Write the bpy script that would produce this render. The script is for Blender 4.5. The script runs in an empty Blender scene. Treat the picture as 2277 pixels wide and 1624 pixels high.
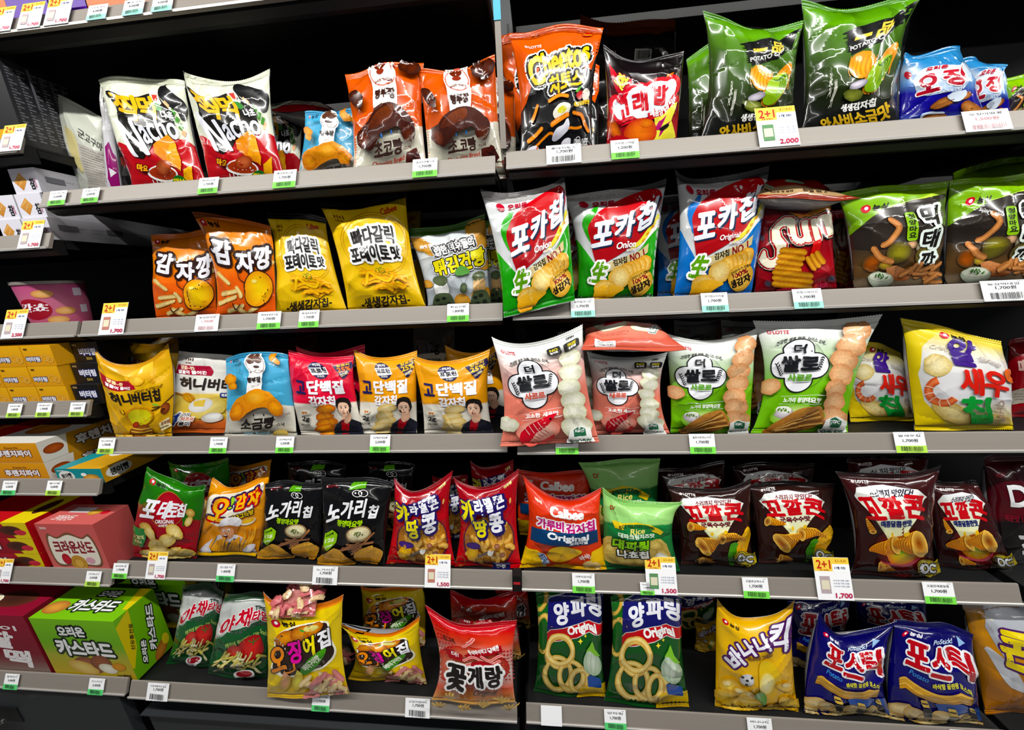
import bpy, math, random
import numpy as np
from mathutils import Vector, Matrix

# ------------------------------------------------------------------ camera, world, lights, exposure
SC = bpy.context.scene
COL = SC.collection
W_PX, H_PX = 2277, 1624
FPX = 761.0
YAW, PITCH, ROLL = -0.0896, -0.2498, -0.0493
CAM = np.array([0.0635, -0.6207, 1.2618])
cy_, sy_, cp_, sp_ = math.cos(YAW), math.sin(YAW), math.cos(PITCH), math.sin(PITCH)
FWD = np.array([sy_*cp_, cy_*cp_, sp_]); R0 = np.array([cy_, -sy_, 0.0]); U0 = np.cross(R0, FWD)
RGT = math.cos(ROLL)*R0 + math.sin(ROLL)*U0
UPV = -math.sin(ROLL)*R0 + math.cos(ROLL)*U0
cd = bpy.data.cameras.new('camera'); cam = bpy.data.objects.new('camera', cd); COL.objects.link(cam)
cd.sensor_width = 36.0; cd.lens = FPX/W_PX*36.0; cd.clip_start = 0.02
M = Matrix(((RGT[0], UPV[0], -FWD[0], CAM[0]), (RGT[1], UPV[1], -FWD[1], CAM[1]), (RGT[2], UPV[2], -FWD[2], CAM[2]), (0, 0, 0, 1)))
cam.matrix_world = M
SC.camera = cam
SC.view_settings.view_transform = 'Standard'; SC.view_settings.look = 'None'
SC.view_settings.exposure = 0.2; SC.view_settings.gamma = 1.0; SC.view_settings.use_curve_mapping = False
wd = bpy.data.worlds.new('store_ambience'); SC.world = wd; wd.use_nodes = True
wd.node_tree.nodes['Background'].inputs[0].default_value = (0.80, 0.86, 1.0, 1)
wd.node_tree.nodes['Background'].inputs[1].default_value = 0.05
def tube(name, x, y, z, lx, ly, power, col=(1, .985, .95)):
    l = bpy.data.lights.new(name, 'AREA'); l.shape = 'RECTANGLE'; l.size = lx; l.size_y = ly
    l.energy = power; l.color = col
    o = bpy.data.objects.new(name, l); COL.objects.link(o); o.location = (x, y, z)
    d = Vector((0.0, 0.35, -1.0)); o.rotation_euler = d.to_track_quat('-Z', 'Y').to_euler()
    return o
for lx in (-1.5, 0.75, 3.0):
    tube('ceiling_tube_lamp', lx, -.80, 2.62, 2.1, 0.045, 35)
    tube('ceiling_tube_lamp', lx, -2.6, 2.62, 2.1, 0.05, 8)

# ------------------------------------------------------------------ helpers
def ray(px, py):
    d = FWD*FPX + RGT*(px-1138.5) - UPV*(py-812.0)
    return d/np.linalg.norm(d)
def at_y(px, py, y):
    """the point where the sight line of a pixel meets the vertical plane Y=y"""
    d = ray(px, py); t = (y-CAM[1])/d[1]
    return CAM+d*t
def at_plane(px, py, p0, n):
    d = ray(px, py); return CAM+d*(np.dot(p0-CAM, n)/np.dot(d, n))
def lin(h):
    if isinstance(h, str):
        h = h.lstrip('#')
        c = [int(h[i:i+2], 16)/255 for i in (0, 2, 4)]
    else: c = h
    return np.array([x/12.92 if x <= .04045 else ((x+.055)/1.055)**2.4 for x in c])
def tag(o, label=None, cat=None, group=None, kind=None):
    if label: o['label'] = label
    if cat: o['category'] = cat
    if group: o['group'] = group
    if kind: o['kind'] = kind
    return o
def empty(name, loc, parent=None):
    o = bpy.data.objects.new(name, None); COL.objects.link(o); o.location = loc; o.empty_display_size = .03
    if parent: o.parent = parent
    return o

# ------------------------------------------------------------------ materials
def new_mat(name):
    m = bpy.data.materials.new(name); m.use_nodes = True
    nt = m.node_tree; b = nt.nodes['Principled BSDF']
    return m, nt, b
def print_mat(name, rough, spec, coat, bump, bscale, bdist, tscale=260, metallic=0.0):
    m, nt, b = new_mat(name); N = nt.nodes; L = nt.links
    at = N.new('ShaderNodeAttribute'); at.attribute_name = 'Col'
    tc = N.new('ShaderNodeTexCoord')
    nz = N.new('ShaderNodeTexNoise'); nz.inputs['Scale'].default_value = tscale; nz.inputs['Detail'].default_value = 3
    L.new(tc.outputs['Object'], nz.inputs['Vector'])
    mr = N.new('ShaderNodeMapRange'); mr.inputs[1].default_value = .3; mr.inputs[2].default_value = .7
    mr.inputs[3].default_value = .70; mr.inputs[4].default_value = 1.25
    L.new(nz.outputs['Fac'], mr.inputs[0])
    mx = N.new('ShaderNodeMix'); mx.data_type = 'FLOAT'; mx.inputs[2].default_value = 1.0
    L.new(at.outputs['Alpha'], mx.inputs[0]); L.new(mr.outputs[0], mx.inputs[3])
    vm = N.new('ShaderNodeVectorMath'); vm.operation = 'SCALE'
    L.new(at.outputs['Color'], vm.inputs[0]); L.new(mx.outputs[0], vm.inputs['Scale'])
    hs = N.new('ShaderNodeHueSaturation'); hs.inputs['Saturation'].default_value = 1.05
    L.new(vm.outputs[0], hs.inputs['Color']); L.new(hs.outputs[0], b.inputs['Base Color'])
    b.inputs['Roughness'].default_value = rough; b.inputs['Specular IOR Level'].default_value = spec
    b.inputs['Coat Weight'].default_value = coat; b.inputs['Coat Roughness'].default_value = .06
    b.inputs['Metallic'].default_value = metallic
    if bump > 0:
        oi = N.new('ShaderNodeObjectInfo'); va = N.new('ShaderNodeVectorMath'); va.operation = 'ADD'
        L.new(tc.outputs['Object'], va.inputs[0]); L.new(oi.outputs['Location'], va.inputs[1])
        rn = N.new('ShaderNodeTexNoise'); rn.noise_type = 'RIDGED_MULTIFRACTAL'
        rn.inputs['Scale'].default_value = bscale; rn.inputs['Detail'].default_value = 1.2
        rn.inputs['Distortion'].default_value = .6
        L.new(va.outputs[0], rn.inputs['Vector'])
        bp = N.new('ShaderNodeBump'); bp.inputs['Strength'].default_value = bump; bp.inputs['Distance'].default_value = bdist
        L.new(rn.outputs['Fac'], bp.inputs['Height']); L.new(bp.outputs[0], b.inputs['Normal']); L.new(bp.outputs[0], b.inputs['Coat Normal'])
    return m
M_FILM = print_mat('printed_glossy_film', .22, .35, .75, 1.0, 13, .006)
M_MATTE = print_mat('printed_satin_film', .34, .35, .3, .8, 12, .006)
M_CARD = print_mat('printed_carton', .45, .4, .15, 0, 1, 0)
M_PAPER = print_mat('printed_paper', .6, .3, 0, 0, 1, 0)
def flat_mat(name, hexc, rough, metal=0.0, spec=.5, brushed=0.0):
    m, nt, b = new_mat(name); N = nt.nodes; L = nt.links
    c = lin(hexc); b.inputs['Roughness'].default_value = rough; b.inputs['Metallic'].default_value = metal
    b.inputs['Specular IOR Level'].default_value = spec
    tc = N.new('ShaderNodeTexCoord'); mp = N.new('ShaderNodeMapping'); nz = N.new('ShaderNodeTexNoise')
    mp.inputs['Scale'].default_value = (3, 300, 300) if brushed else (8, 8, 8)
    nz.inputs['Scale'].default_value = 1.5; nz.inputs['Detail'].default_value = 4
    L.new(tc.outputs['Object'], mp.inputs[0]); L.new(mp.outputs[0], nz.inputs['Vector'])
    k = brushed or .12
    cr = N.new('ShaderNodeMapRange'); cr.inputs[3].default_value = 1-k; cr.inputs[4].default_value = 1+k
    L.new(nz.outputs['Fac'], cr.inputs[0])
    vm = N.new('ShaderNodeVectorMath'); vm.operation = 'SCALE'; vm.inputs[0].default_value = tuple(c)
    L.new(cr.outputs[0], vm.inputs['Scale']); L.new(vm.outputs[0], b.inputs['Base Color'])
    return m
M_RAIL = flat_mat('brushed_aluminium_rail', '#8b847c', .45, .1, .4, .08)
M_RAILEDGE = flat_mat('rail_bright_edge', '#b8b5b0', .35, .2)
M_BLACK = flat_mat('black_powder_coat', '#0b0c0d', .5, 0, .35)
M_DARK = flat_mat('charcoal_powder_coat', '#2a2d30', .45, 0, .4)
M_FLOOR = flat_mat('grey_floor_tile', '#5c5b59', .35)
M_CHROME = flat_mat('chrome', '#c8c8c8', .15, 1.0)

# ------------------------------------------------------------------ 2D artwork -> coloured triangles
_glyph = {}
def glyphs(s):
    """outline triangles and contour edges of a line of text, from Blender's own font"""
    if s in _glyph: return _glyph[s]
    c = bpy.data.curves.new('t', 'FONT'); c.body = s; c.resolution_u = 3
    o = bpy.data.objects.new('t', c); COL.objects.link(o)
    bpy.context.view_layer.update()
    me = bpy.data.meshes.new_from_object(o.evaluated_get(bpy.context.evaluated_depsgraph_get()))
    n = len(me.vertices); v = np.zeros(n*3); me.vertices.foreach_get('co', v); v = v.reshape(-1, 3)[:, :2]
    me.calc_loop_triangles(); k = len(me.loop_triangles); t = np.zeros(k*3, int); me.loop_triangles.foreach_get('vertices', t)
    t = t.reshape(-1, 3)
    # weld and find contour edges
    e = np.concatenate([t[:, [0, 1]], t[:, [1, 2]], t[:, [2, 0]]]); es = np.sort(e, 1)
    if len(es):
        key = es[:, 0].astype(np.int64)*(n+1)+es[:, 1]
        u, idx, cnt = np.unique(key, return_index=True, return_counts=True)
        edges = e[idx[cnt == 1]]
    else: edges = np.zeros((0, 2), int)
    bpy.data.objects.remove(o); bpy.data.curves.remove(c); bpy.data.meshes.remove(me)
    _glyph[s] = (v, t, edges)
    return _glyph[s]

def tri_poly(pts):
    from mathutils.geometry import tessellate_polygon
    return np.array(tessellate_polygon([[Vector((p[0], p[1], 0)) for p in pts]]), int).reshape(-1, 3)

class Art:
    """flat print, 100 units wide and H high (y runs down); shapes stack in drawing order"""
    def __init__(s, H=130, bg='#ffffff', stops=None, mat=None, seam=None):
        s.H = H; s.bg = bg; s.stops = stops; s.sh = []; s.mat = mat; s.seam = seam; s.layer = 0; s.rs = np.random.RandomState(7)
    def base_color(s, v):
        v = np.asarray(v, float); out = np.zeros(v.shape+(4,))
        if not s.stops: out[..., :3] = lin(s.bg)
        else:
            xs = [a for a, b in s.stops]; cs = np.array([lin(b) for a, b in s.stops])
            for k in range(3): out[..., k] = np.interp(v, xs, cs[:, k])
        return out
    def add(s, v, t, c, c2=None, mode='v', tex=0, jit=None):
        v = np.asarray(v, float); C = np.zeros((len(v), 4)); C[:, 3] = tex
        a = lin(c)
        if c2 is None: C[:, :3] = a
        else:
            b = lin(c2)
            if not isinstance(mode, str): f = mode
            else: f = v[:, 1] if mode == 'v' else v[:, 0]
            if isinstance(mode, str): f = (f-f.min())/max(1e-6, f.max()-f.min())
            C[:, :3] = a+(b-a)*np.asarray(f)[:, None]
        z = np.full(len(v), float(s.layer)) if jit is None else s.layer+jit
        s.layer += 1
        s.sh.append((v, np.asarray(t, int), C, z))
        return s
    def scale_from(s, k0, cx, cy, f):
        s.sh[k0:] = [((v-[cx, cy])*f+[cx, cy], t, c, z) for v, t, c, z in s.sh[k0:]]
        return s
    def poly(s, pts, c, c2=None, mode='v', tex=0, smooth=0):
        pts = [tuple(p) for p in pts]
        if smooth:
            n = len(pts); P = np.array(pts); out = []
            for i in range(n):
                p0, p1, p2, p3 = P[i-1], P[i], P[(i+1) % n], P[(i+2) % n]
                for k in range(smooth):
                    t = k/smooth
                    out.append(.5*((2*p1)+(-p0+p2)*t+(2*p0-5*p1+4*p2-p3)*t*t+(-p0+3*p1-3*p2+p3)*t**3))
            pts = out
        return s.add(pts, tri_poly(pts), c, c2, mode, tex)
    def rect(s, x0, y0, x1, y1, c, c2=None, mode='v', rot=0, r=0, tex=0, skew=0):
        if r:
            pts = []
            for cx, cy, a0 in ((x1-r, y0+r, -90), (x1-r, y1-r, 0), (x0+r, y1-r, 90), (x0+r, y0+r, 180)):
                for k in range(5):
                    a = math.radians(a0+k*22.5); pts.append((cx+r*math.cos(a), cy+r*math.sin(a)))
        else: pts = [(x0, y0), (x1, y0), (x1, y1), (x0, y1)]
        P = np.array(pts, float); m = np.array([(x0+x1)/2, (y0+y1)/2])
        P[:, 1] += skew*(P[:, 0]-m[0])
        if rot: a = math.radians(rot); P = (P-m)@np.array([[math.cos(a), math.sin(a)], [-math.sin(a), math.cos(a)]])+m
        return s.poly(P, c, c2, mode, tex)
    def ell(s, cx, cy, rx, ry, c, c2=None, rot=0, tex=0, n=20, rough=0, pw=1.6):
        """ellipse; c at the middle, c2 at the rim"""
        K = 3 if c2 else 1; a = np.linspace(0, 2*np.pi, n, endpoint=False); V = [[0, 0]]; f = [0.]
        rr = 1+rough*s.rs.uniform(-1, 1, n)
        for k in range(1, K+1):
            q = k/K; V += list(np.stack([q*rx*np.cos(a)*rr, q*ry*np.sin(a)*rr], 1)); f += [q**pw]*n
        T = [(0, 1+i, 1+(i+1) % n) for i in range(n)]
        for k in range(1, K):
            o = 1+(k-1)*n; p = 1+k*n
            for i in range(n):
                j = (i+1) % n; T += [(o+i, p+i, p+j), (o+i, p+j, o+j)]
        V = np.array(V, float); r = math.radians(rot)
        V = V@np.array([[math.cos(r), math.sin(r)], [-math.sin(r), math.cos(r)]])+[cx, cy]
        return s.add(V, T, c, c2, np.array(f) if c2 else 'v', tex)
    def ring(s, cx, cy, rx, ry, w, c, c2=None, rot=0, tex=0, n=28, a0=0, a1=360):
        full = abs(a1-a0) >= 360; a = np.radians(np.linspace(a0, a1, n+1))
        V = []; f = []
        qs = (0, .5, 1)
        for q in qs:
            V += list(np.stack([(rx-w/2+w*q)*np.cos(a), (ry-w/2+w*q)*np.sin(a)], 1)); f += [abs(q-.5)*2]*(n+1)
        T = []
        for k in range(2):
            for i in range(n): o = k*(n+1)+i; T += [(o, o+1, o+n+2), (o, o+n+2, o+n+1)]
        V = np.array(V); r = math.radians(rot)
        V = V@np.array([[math.cos(r), math.sin(r)], [-math.sin(r), math.cos(r)]])+[cx, cy]
        return s.add(V, T, c, c2, np.array(f) if c2 else 'v', tex)
    def line(s, pts, w, c, c2=None, tex=0, taper=0, cap=True):
        """thick stroke along points; c on the spine and c2 on the sides"""
        P = np.array(pts, float)
        if len(P) > 2:
            out = []
            for i in range(len(P)-1):
                p0, p1, p2, p3 = P[max(i-1, 0)], P[i], P[i+1], P[min(i+2, len(P)-1)]
                for k in range(5):
                    t = k/5; out.append(.5*((2*p1)+(-p0+p2)*t+(2*p0-5*p1+4*p2-p3)*t*t+(-p0+3*p1-3*p2+p3)*t**3))
            out.append(P[-1]); P = np.array(out)
        d = np.gradient(P, axis=0); d /= np.maximum(1e-9, np.linalg.norm(d, axis=1))[:, None]; nrm = np.stack([-d[:, 1], d[:, 0]], 1)
        if cap:
            P = np.vstack([P[0]-d[0]*w*.35, P, P[-1]+d[-1]*w*.35]); nrm = np.vstack([nrm[0], nrm, nrm[-1]])
        n = len(P); t = np.linspace(0, 1, n); ww = w/2*(1-taper*t)
        if cap: ww[0] *= .45; ww[-1] *= .45
        V = np.vstack([P-nrm*ww[:, None], P, P+nrm*ww[:, None]]); f = np.array([1.]*n+[0.]*n+[1.]*n)
        T = []
        for k in range(2):
            for i in range(n-1): o = k*n+i; T += [(o, o+1, o+n+1), (o, o+n+1, o+n)]
        return s.add(V, T, c, c2, f if c2 else 'v', tex)
    def txt(s, body, x0, y0, x1, y1, c, o=(), b=0, c2=None, mode='v', rot=0, sh=0, arc=0, sk=0, dx=0, dy=0):
        """text fitted to a box; b = extra boldness, o = [(width, colour)] outlines from the outermost in,
        sh = slant, sk = rise along x, arc = bend (units of sagitta)"""
        v, t, e = glyphs(body)
        if len(v) == 0: return s
        lo, hi = v.min(0), v.max(0); q = (v-lo)/np.maximum(1e-9, hi-lo); q[:, 1] = 1-q[:, 1]
        nch = max(1, len(body)); b_ = min(b*.75, .048*min(y1-y0, (x1-x0)/nch*1.15) if nch < 6 or b < 1 else b*.6); wx = (x1-x0-2*b_); wy = (y1-y0-2*b_)
        P = np.stack([x0+b_+q[:, 0]*wx, y0+b_+q[:, 1]*wy], 1)
        m = np.array([(x0+x1)/2, (y0+y1)/2])
        def warp(X):
            X = X.copy(); rx = X[:, 0]-m[0]; ry = X[:, 1]-m[1]
            X[:, 0] = X[:, 0]-sh*ry
            X[:, 1] = X[:, 1]+sk*rx + arc*((rx/max(1e-6, (x1-x0)/2))**2)
            if rot:
                a = math.radians(rot); X = (X-m)@np.array([[math.cos(a), math.sin(a)], [-math.sin(a), math.cos(a)]])+m
            return X
        def stroke(w, col, col2=None):
            A, B = P[e[:, 0]], P[e[:, 1]]; d = B-A; L = np.linalg.norm(d, axis=1); k = L > 1e-6; A, B, d, L = A[k], B[k], d[k], L[k]
            d = d/L[:, None]; nn = np.stack([-d[:, 1], d[:, 0]], 1)*w
            n = len(A)
            if n == 0: return
            V = np.stack([A-nn, A+nn, B+nn, B-nn], 1).reshape(-1, 2)
            T = (np.arange(n)[:, None, None]*4+np.array([[0, 1, 2], [0, 2, 3]])[None]).reshape(-1, 3)
            ang = np.radians(np.arange(0, 360, 60)); disc = np.stack([np.cos(ang), np.sin(ang)], 1)*w
            # round joins only at real corners
            dd = {}
            ek = e[k]
            for i in range(n): dd.setdefault(int(ek[i, 0]), []).append(i); dd.setdefault(int(ek[i, 1]), []).append(i)
            cen = [vi for vi, l in dd.items() if len(l) != 2 or abs(np.dot(d[l[0]], d[l[1]])) < .93]
            if cen:
                Cn = P[cen]; VD = (Cn[:, None]+disc[None]).reshape(-1, 2)
                TD = (np.arange(len(cen))[:, None, None]*6+np.array([[0, 1, 2], [0, 2, 3], [0, 3, 4], [0, 4, 5]])[None]).reshape(-1, 3)+len(V)
                V = np.vstack([V, VD]); T = np.vstack([T, TD])
            V = np.vstack([V, P]); T = np.vstack([T, t+len(V)-len(P)])
            jq = np.repeat(s.rs.uniform(0, .35, (len(V)-len(P))//2+1), 2)[:len(V)-len(P)]
            jit = np.zeros(len(V)); jit[:4*n] = np.repeat(s.rs.uniform(0, .4, n), 4)
            s.add(warp(V+[dx_, dy_]), T, col, col2, mode, 0, jit)
        for ow in o:
            w, col = ow[0], ow[1]; dx_, dy_ = (ow[2], ow[3]) if len(ow) > 3 else (0, 0)
            stroke(w+b_, col)
        dx_, dy_ = dx, dy
        if b_ > 0: stroke(b_, c, c2)
        else: s.add(warp(P), t, c, c2, mode)
        return s

def refine(V, T, C, Z, L):
    for it in range(7):
        e = np.concatenate([T[:, [0, 1]], T[:, [1, 2]], T[:, [2, 0]]]); es = np.sort(e, 1)
        ln = np.linalg.norm(V[es[:, 0]]-V[es[:, 1]], axis=1); key = es[:, 0].astype(np.int64)*(len(V)+1)+es[:, 1]
        u, first, inv = np.unique(key, return_index=True, return_inverse=True)
        inv = inv.reshape(-1)
        split = ln[first] > L
        if not split.any(): break
        mid = np.full(len(u), -1); mid[split] = len(V)+np.arange(split.sum())
        A, B = es[first[split], 0], es[first[split], 1]
        V = np.vstack([V, (V[A]+V[B])/2]); C = np.vstack([C, (C[A]+C[B])/2]); Z = np.concatenate([Z, (Z[A]+Z[B])/2])
        n = len(T); m = mid[inv].reshape(3, n).T  # mids of edges 01,12,20
        has = m >= 0; cnt = has.sum(1); out = [T[cnt == 0]]
        k = cnt == 3
        if k.any():
            t, q = T[k], m[k]
            out += [np.stack([t[:, 0], q[:, 0], q[:, 2]], 1), np.stack([q[:, 0], t[:, 1], q[:, 1]], 1), np.stack([q[:, 2], q[:, 1], t[:, 2]], 1), np.stack([q[:, 0], q[:, 1], q[:, 2]], 1)]
        for r in range(3):
            o = [(r) % 3, (r+1) % 3, (r+2) % 3]
            k = (cnt == 1) & has[:, r]
            if k.any():
                t, q = T[k], m[k]; out += [np.stack([t[:, o[0]], q[:, r], t[:, o[2]]], 1), np.stack([q[:, r], t[:, o[1]], t[:, o[2]]], 1)]
            k = (cnt == 2) & ~has[:, r]
            if k.any():
                t, q = T[k], m[k]; a, b_, c_ = o; mb, mc = q[:, (r+1) % 3], q[:, (r+2) % 3]
                out += [np.stack([t[:, a], t[:, b_], mb], 1), np.stack([t[:, a], mb, mc], 1), np.stack([mc, mb, t[:, c_]], 1)]
        T = np.vstack(out)
    return V, T, C, Z

_flat = {}
def flatten(art, L=4.0):
    """all shapes of a print as one refined triangle set in (u, v)"""
    k = (id(art), L)
    if k in _flat: return _flat[k]
    Vs, Ts, Cs, Zs = [], [], [], []; o = 0
    for v, t, c, z in art.sh:
        if len(t) == 0: continue
        v, t, c, z = refine(v, t, c, z, L)
        Vs.append(v); Ts.append(t+o); Cs.append(c); Zs.append(z); o += len(v)
    if Vs: r = (np.vstack(Vs)/[100., art.H], np.vstack(Ts), np.vstack(Cs), np.concatenate(Zs))
    else: r = (np.zeros((0, 2)), np.zeros((0, 3), int), np.zeros((0, 4)), np.zeros(0))
    _flat[k] = r
    return r

def mesh_from(name, V, T, C, N, mat, quads=None):
    """fast mesh from arrays: V, triangles, colours, normals"""
    used = np.unique(T); rm = np.full(len(V), -1); rm[used] = np.arange(len(used)); V, C, N, T = V[used], C[used], N[used], rm[T]
    # drop degenerate triangles
    a, b, c = V[T[:, 0]], V[T[:, 1]], V[T[:, 2]]
    ar = np.linalg.norm(np.cross(b-a, c-a), axis=1); T = T[ar > 1e-12]
    a, b, c = V[T[:, 0]], V[T[:, 1]], V[T[:, 2]]
    fn = np.cross(b-a, c-a); flip = (fn*N[T[:, 0]]).sum(1) < 0; T[flip] = T[flip][:, ::-1]
    me = bpy.data.meshes.new(name); me.vertices.add(len(V)); me.vertices.foreach_set('co', V.ravel().astype(np.float32))
    me.loops.add(len(T)*3); me.loops.foreach_set('vertex_index', T.ravel().astype(np.int32))
    me.polygons.add(len(T)); me.polygons.foreach_set('loop_start', (np.arange(len(T))*3).astype(np.int32)); me.polygons.foreach_set('loop_total', np.full(len(T), 3, np.int32))
    me.update(calc_edges=True)
    ca = me.color_attributes.new('Col', 'FLOAT_COLOR', 'POINT'); ca.data.foreach_set('color', C.ravel().astype(np.float32))
    me.materials.append(mat)
    me.polygons.foreach_set('use_smooth', np.ones(len(T), bool))
    me.normals_split_custom_set_from_vertices(N.astype(np.float32).tolist() if False else [tuple(x) for x in N])
    return me
def link(name, me, parent=None, loc=None):
    o = bpy.data.objects.new(name, me); COL.objects.link(o)
    if parent: o.parent = parent
    if loc is not None: o.location = loc
    return o

# ------------------------------------------------------------------ pillow bags
def bez(a, m, b, t):
    """quadratic through a, m (at t=.5) and b"""
    c = 2*m-.5*(a+b); t = t[..., None]
    return (1-t)**2*a+2*t*(1-t)*c+t*t*b
class Pillow:
    def __init__(s, TL, TM, TR, RM, BR, BM, BL, LM, n, T, seed, seal=.055, crumple=1.0, wav=.006, bseal=None):
        s.c = [np.array(x, float) for x in (TL, TM, TR, RM, BR, BM, BL, LM)]
        s.n = n/np.linalg.norm(n); s.T = T; s.seal = seal; s.bseal = seal*.8 if bseal is None else bseal; s.cr = crumple
        s.Wd = np.linalg.norm(s.c[2]-s.c[0]); s.Hd = np.linalg.norm(s.c[6]-s.c[0])
        r = np.random.RandomState(seed); s.ph = r.uniform(0, 6.28, 12); s.fr = r.uniform(-1, 1, (8, 2)); s.wav = wav
        cs = []
        for k in range(13):   # straight folds running in from the seals and corners
            side = r.randint(4)
            if side < 2: p = np.array([r.uniform(.08, .92), .06 if side == 0 else .94]); d = np.array([r.uniform(-.6, .6), 1. if side == 0 else -1.])
            else: p = np.array([.04 if side == 2 else .96, r.uniform(.1, .9)]); d = np.array([1. if side == 2 else -1., r.uniform(-.9, .9)])
            d /= np.linalg.norm(d); cs.append((p, d, r.uniform(.25, .6), r.uniform(.0008, .0022)*(1 if r.rand() < .65 else -1), r.uniform(.018, .04)))
        s.cs = cs
    def mid(s, u, v):
        TL, TM, TR, RM, BR, BM, BL, LM = s.c
        top = bez(TL, TM, TR, u); bot = bez(BL, BM, BR, u); lf = bez(TL, LM, BL, v); rt = bez(TR, RM, BR, v)
        U, V = u[..., None], v[..., None]
        bl = (1-U)*(1-V)*TL+U*(1-V)*TR+(1-U)*V*BL+U*V*BR
        return bl+(top-(1-U)*TL-U*TR)*(1-V)**3.2+(bot-(1-U)*BL-U*BR)*V**3.2+(1-U)*(lf-(1-V)*TL-V*BL)+U*(rt-(1-V)*TR-V*BR)
    def P(s, u, v, side=1, off=0.):
        u = np.clip(u, 0, 1); v = np.clip(v, 0, 1)
        w = np.abs(2*u-1); vi = np.clip((v-s.seal)/(1-s.seal-s.bseal), 0, 1)
        g = np.sin(np.pi*vi**.88)**.6
        prof = np.clip(1-w**2.8, 0, 1)**.62
        h = s.T*g*prof
        x, y = u*s.Wd, v*s.Hd
        # folds and facets
        env = np.clip(prof*1.5, 0, 1)*np.clip(g*1.4, 0, 1)
        d = np.zeros_like(h)
        for p, dr, L, A, wd in s.cs:
            q0 = (u-p[0])*dr[0]+(v-p[1])*dr[1]; q1 = -(u-p[0])*dr[1]+(v-p[1])*dr[0]
            tp = np.clip(1-q0/L, 0, 1)*(q0 > -.05)
            d += A*tp*np.exp(-np.abs(q1)/wd)
        f = s.fr; ph = s.ph
        for k in range(4):
            a = f[k, 0]*42*x+f[k, 1]*42*y+ph[k]+1.3*np.sin(31*(x*f[k, 1]-y*f[k, 0])+ph[k+4])
            d += .0019*(.5-np.abs(np.sin(a)))
        d *= 1.45*s.cr*env
        # puckers beside the seals
        for vv, fr in ((s.seal, 70), (1-s.bseal, 60)):
            q = np.exp(-np.abs(v-vv)/.07)*(v > s.seal)*(v < 1-s.bseal)
            d += s.cr*.0016*q*np.abs(np.sin(fr*x+ph[1]+2*np.sin(17*x+ph[2])))
        inseal = (v <= s.seal+1e-6) | (v >= 1-s.bseal-1e-6)
        rid = .00035*np.sin(v*s.Hd/.0026*3.1416)*inseal
        m = s.mid(u, v)
        # the seal waves in depth
        wv = s.wav*np.sin(2*np.pi*u*1.15+ph[0])*np.clip(1-v/.22, 0, 1)
        wb = s.wav*.6*np.sin(2*np.pi*u*1.1+ph[3])*np.clip(1-(1-v)/.15, 0, 1)
        k = (wv+wb)[..., None] if np.ndim(wv) else wv+wb
        return m+s.n*k+s.n*(side*(h+.0006)+side*off+(d if side > 0 else d*.5)+rid)[..., None]
    def PN(s, u, v, side=1, off=0.):
        e = 2e-3; u0, u1, v0, v1 = np.clip(u-e, 0, 1), np.clip(u+e, 0, 1), np.clip(v-e, 0, 1), np.clip(v+e, 0, 1)
        du = s.P(u1, v, side)-s.P(u0, v, side); dv = s.P(u, v1, side)-s.P(u, v0, side)
        N = np.cross(dv, du)*side; N /= np.maximum(1e-12, np.linalg.norm(N, axis=-1))[..., None]
        N = np.where((N@s.n*side)[..., None] < 0, -N, N)
        return s.P(u, v, side)+N*np.asarray(off)[..., None], N

def grid(us, vs):
    U, V = np.meshgrid(us, vs); n, m = len(us), len(vs); i = np.arange(n-1)[None]+np.arange(m-1)[:, None]*n; i = i.ravel()
    T = np.concatenate([np.stack([i, i+1, i+n+1], 1), np.stack([i, i+n+1, i+n], 1)])
    return U.ravel(), V.ravel(), T
def cosgrid(n, k=.5):
    t = np.linspace(0, 1, n); return (1-k)*t+k*(.5-.5*np.cos(np.pi*t))

def proj_px(P):
    d = P-CAM; z = d@FWD
    return 1138.5+FPX*(d@RGT)/z, 812-FPX*(d@UPV)/z
def fit_sides(pil, lx, rx):
    """move the middles of both side seams until the swollen outline passes through the traced points"""
    ug = np.linspace(0, 1, 81); vg = np.full(81, .5); ax = pil.c[2]-pil.c[0]; ax /= np.linalg.norm(ax)
    cr, wv = pil.cr, pil.wav; pil.cr = 0
    for it in range(5):
        p = pil.P(ug, vg); X, Y = proj_px(p); X2, Y2 = proj_px(p+ax*.01)
        i, j = X.argmin(), X.argmax(); k = (X2-X)/.01
        pil.c[7] = pil.c[7]+ax*(lx-X[i])/k[i]*.9; pil.c[3] = pil.c[3]+ax*(rx-X[j])/k[j]*.9
    pil.cr = cr
def warps(pil):
    """where a print that looks evenly spread across the swollen bag sits on its skin"""
    g = np.linspace(0, 1, 81); h = np.full(81, .5); cr = pil.cr; pil.cr = 0
    X, _ = proj_px(pil.P(g, h)); _, Y = proj_px(pil.P(h, g)); pil.cr = cr
    i, j = X.argmin(), X.argmax(); X = X[i:j+1]; gu = g[i:j+1]; X = np.maximum.accumulate(X)+np.arange(len(X))*1e-6 if len(X) > 2 else X; su = (X-X[0])/(X[-1]-X[0]) if len(X) > 2 else gu
    i, j = Y.argmin(), Y.argmax(); Y = Y[i:j+1]; gv = g[i:j+1]; Y = np.maximum.accumulate(Y)+np.arange(len(Y))*1e-6 if len(Y) > 2 else Y; sv = (Y-Y[0])/(Y[-1]-Y[0]) if len(Y) > 2 else gv
    if len(gu) < 3 or len(gv) < 3: return (lambda u, v: (u, v)), (lambda u, v: v)
    def fw(u, v):
        a = np.clip(np.minimum(v, 1-v)/.25, 0, 1); b = np.clip(np.minimum(u, 1-u)/.2, 0, 1)
        return u+(np.interp(u, su, gu)-u)*a, v+(np.interp(v, sv, gv)-v)*b
    def inv_v(u, v):
        b = np.clip(np.minimum(u, 1-u)/.2, 0, 1)
        return v+(np.interp(v, gv, sv)-v)*b
    return fw, inv_v
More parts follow.
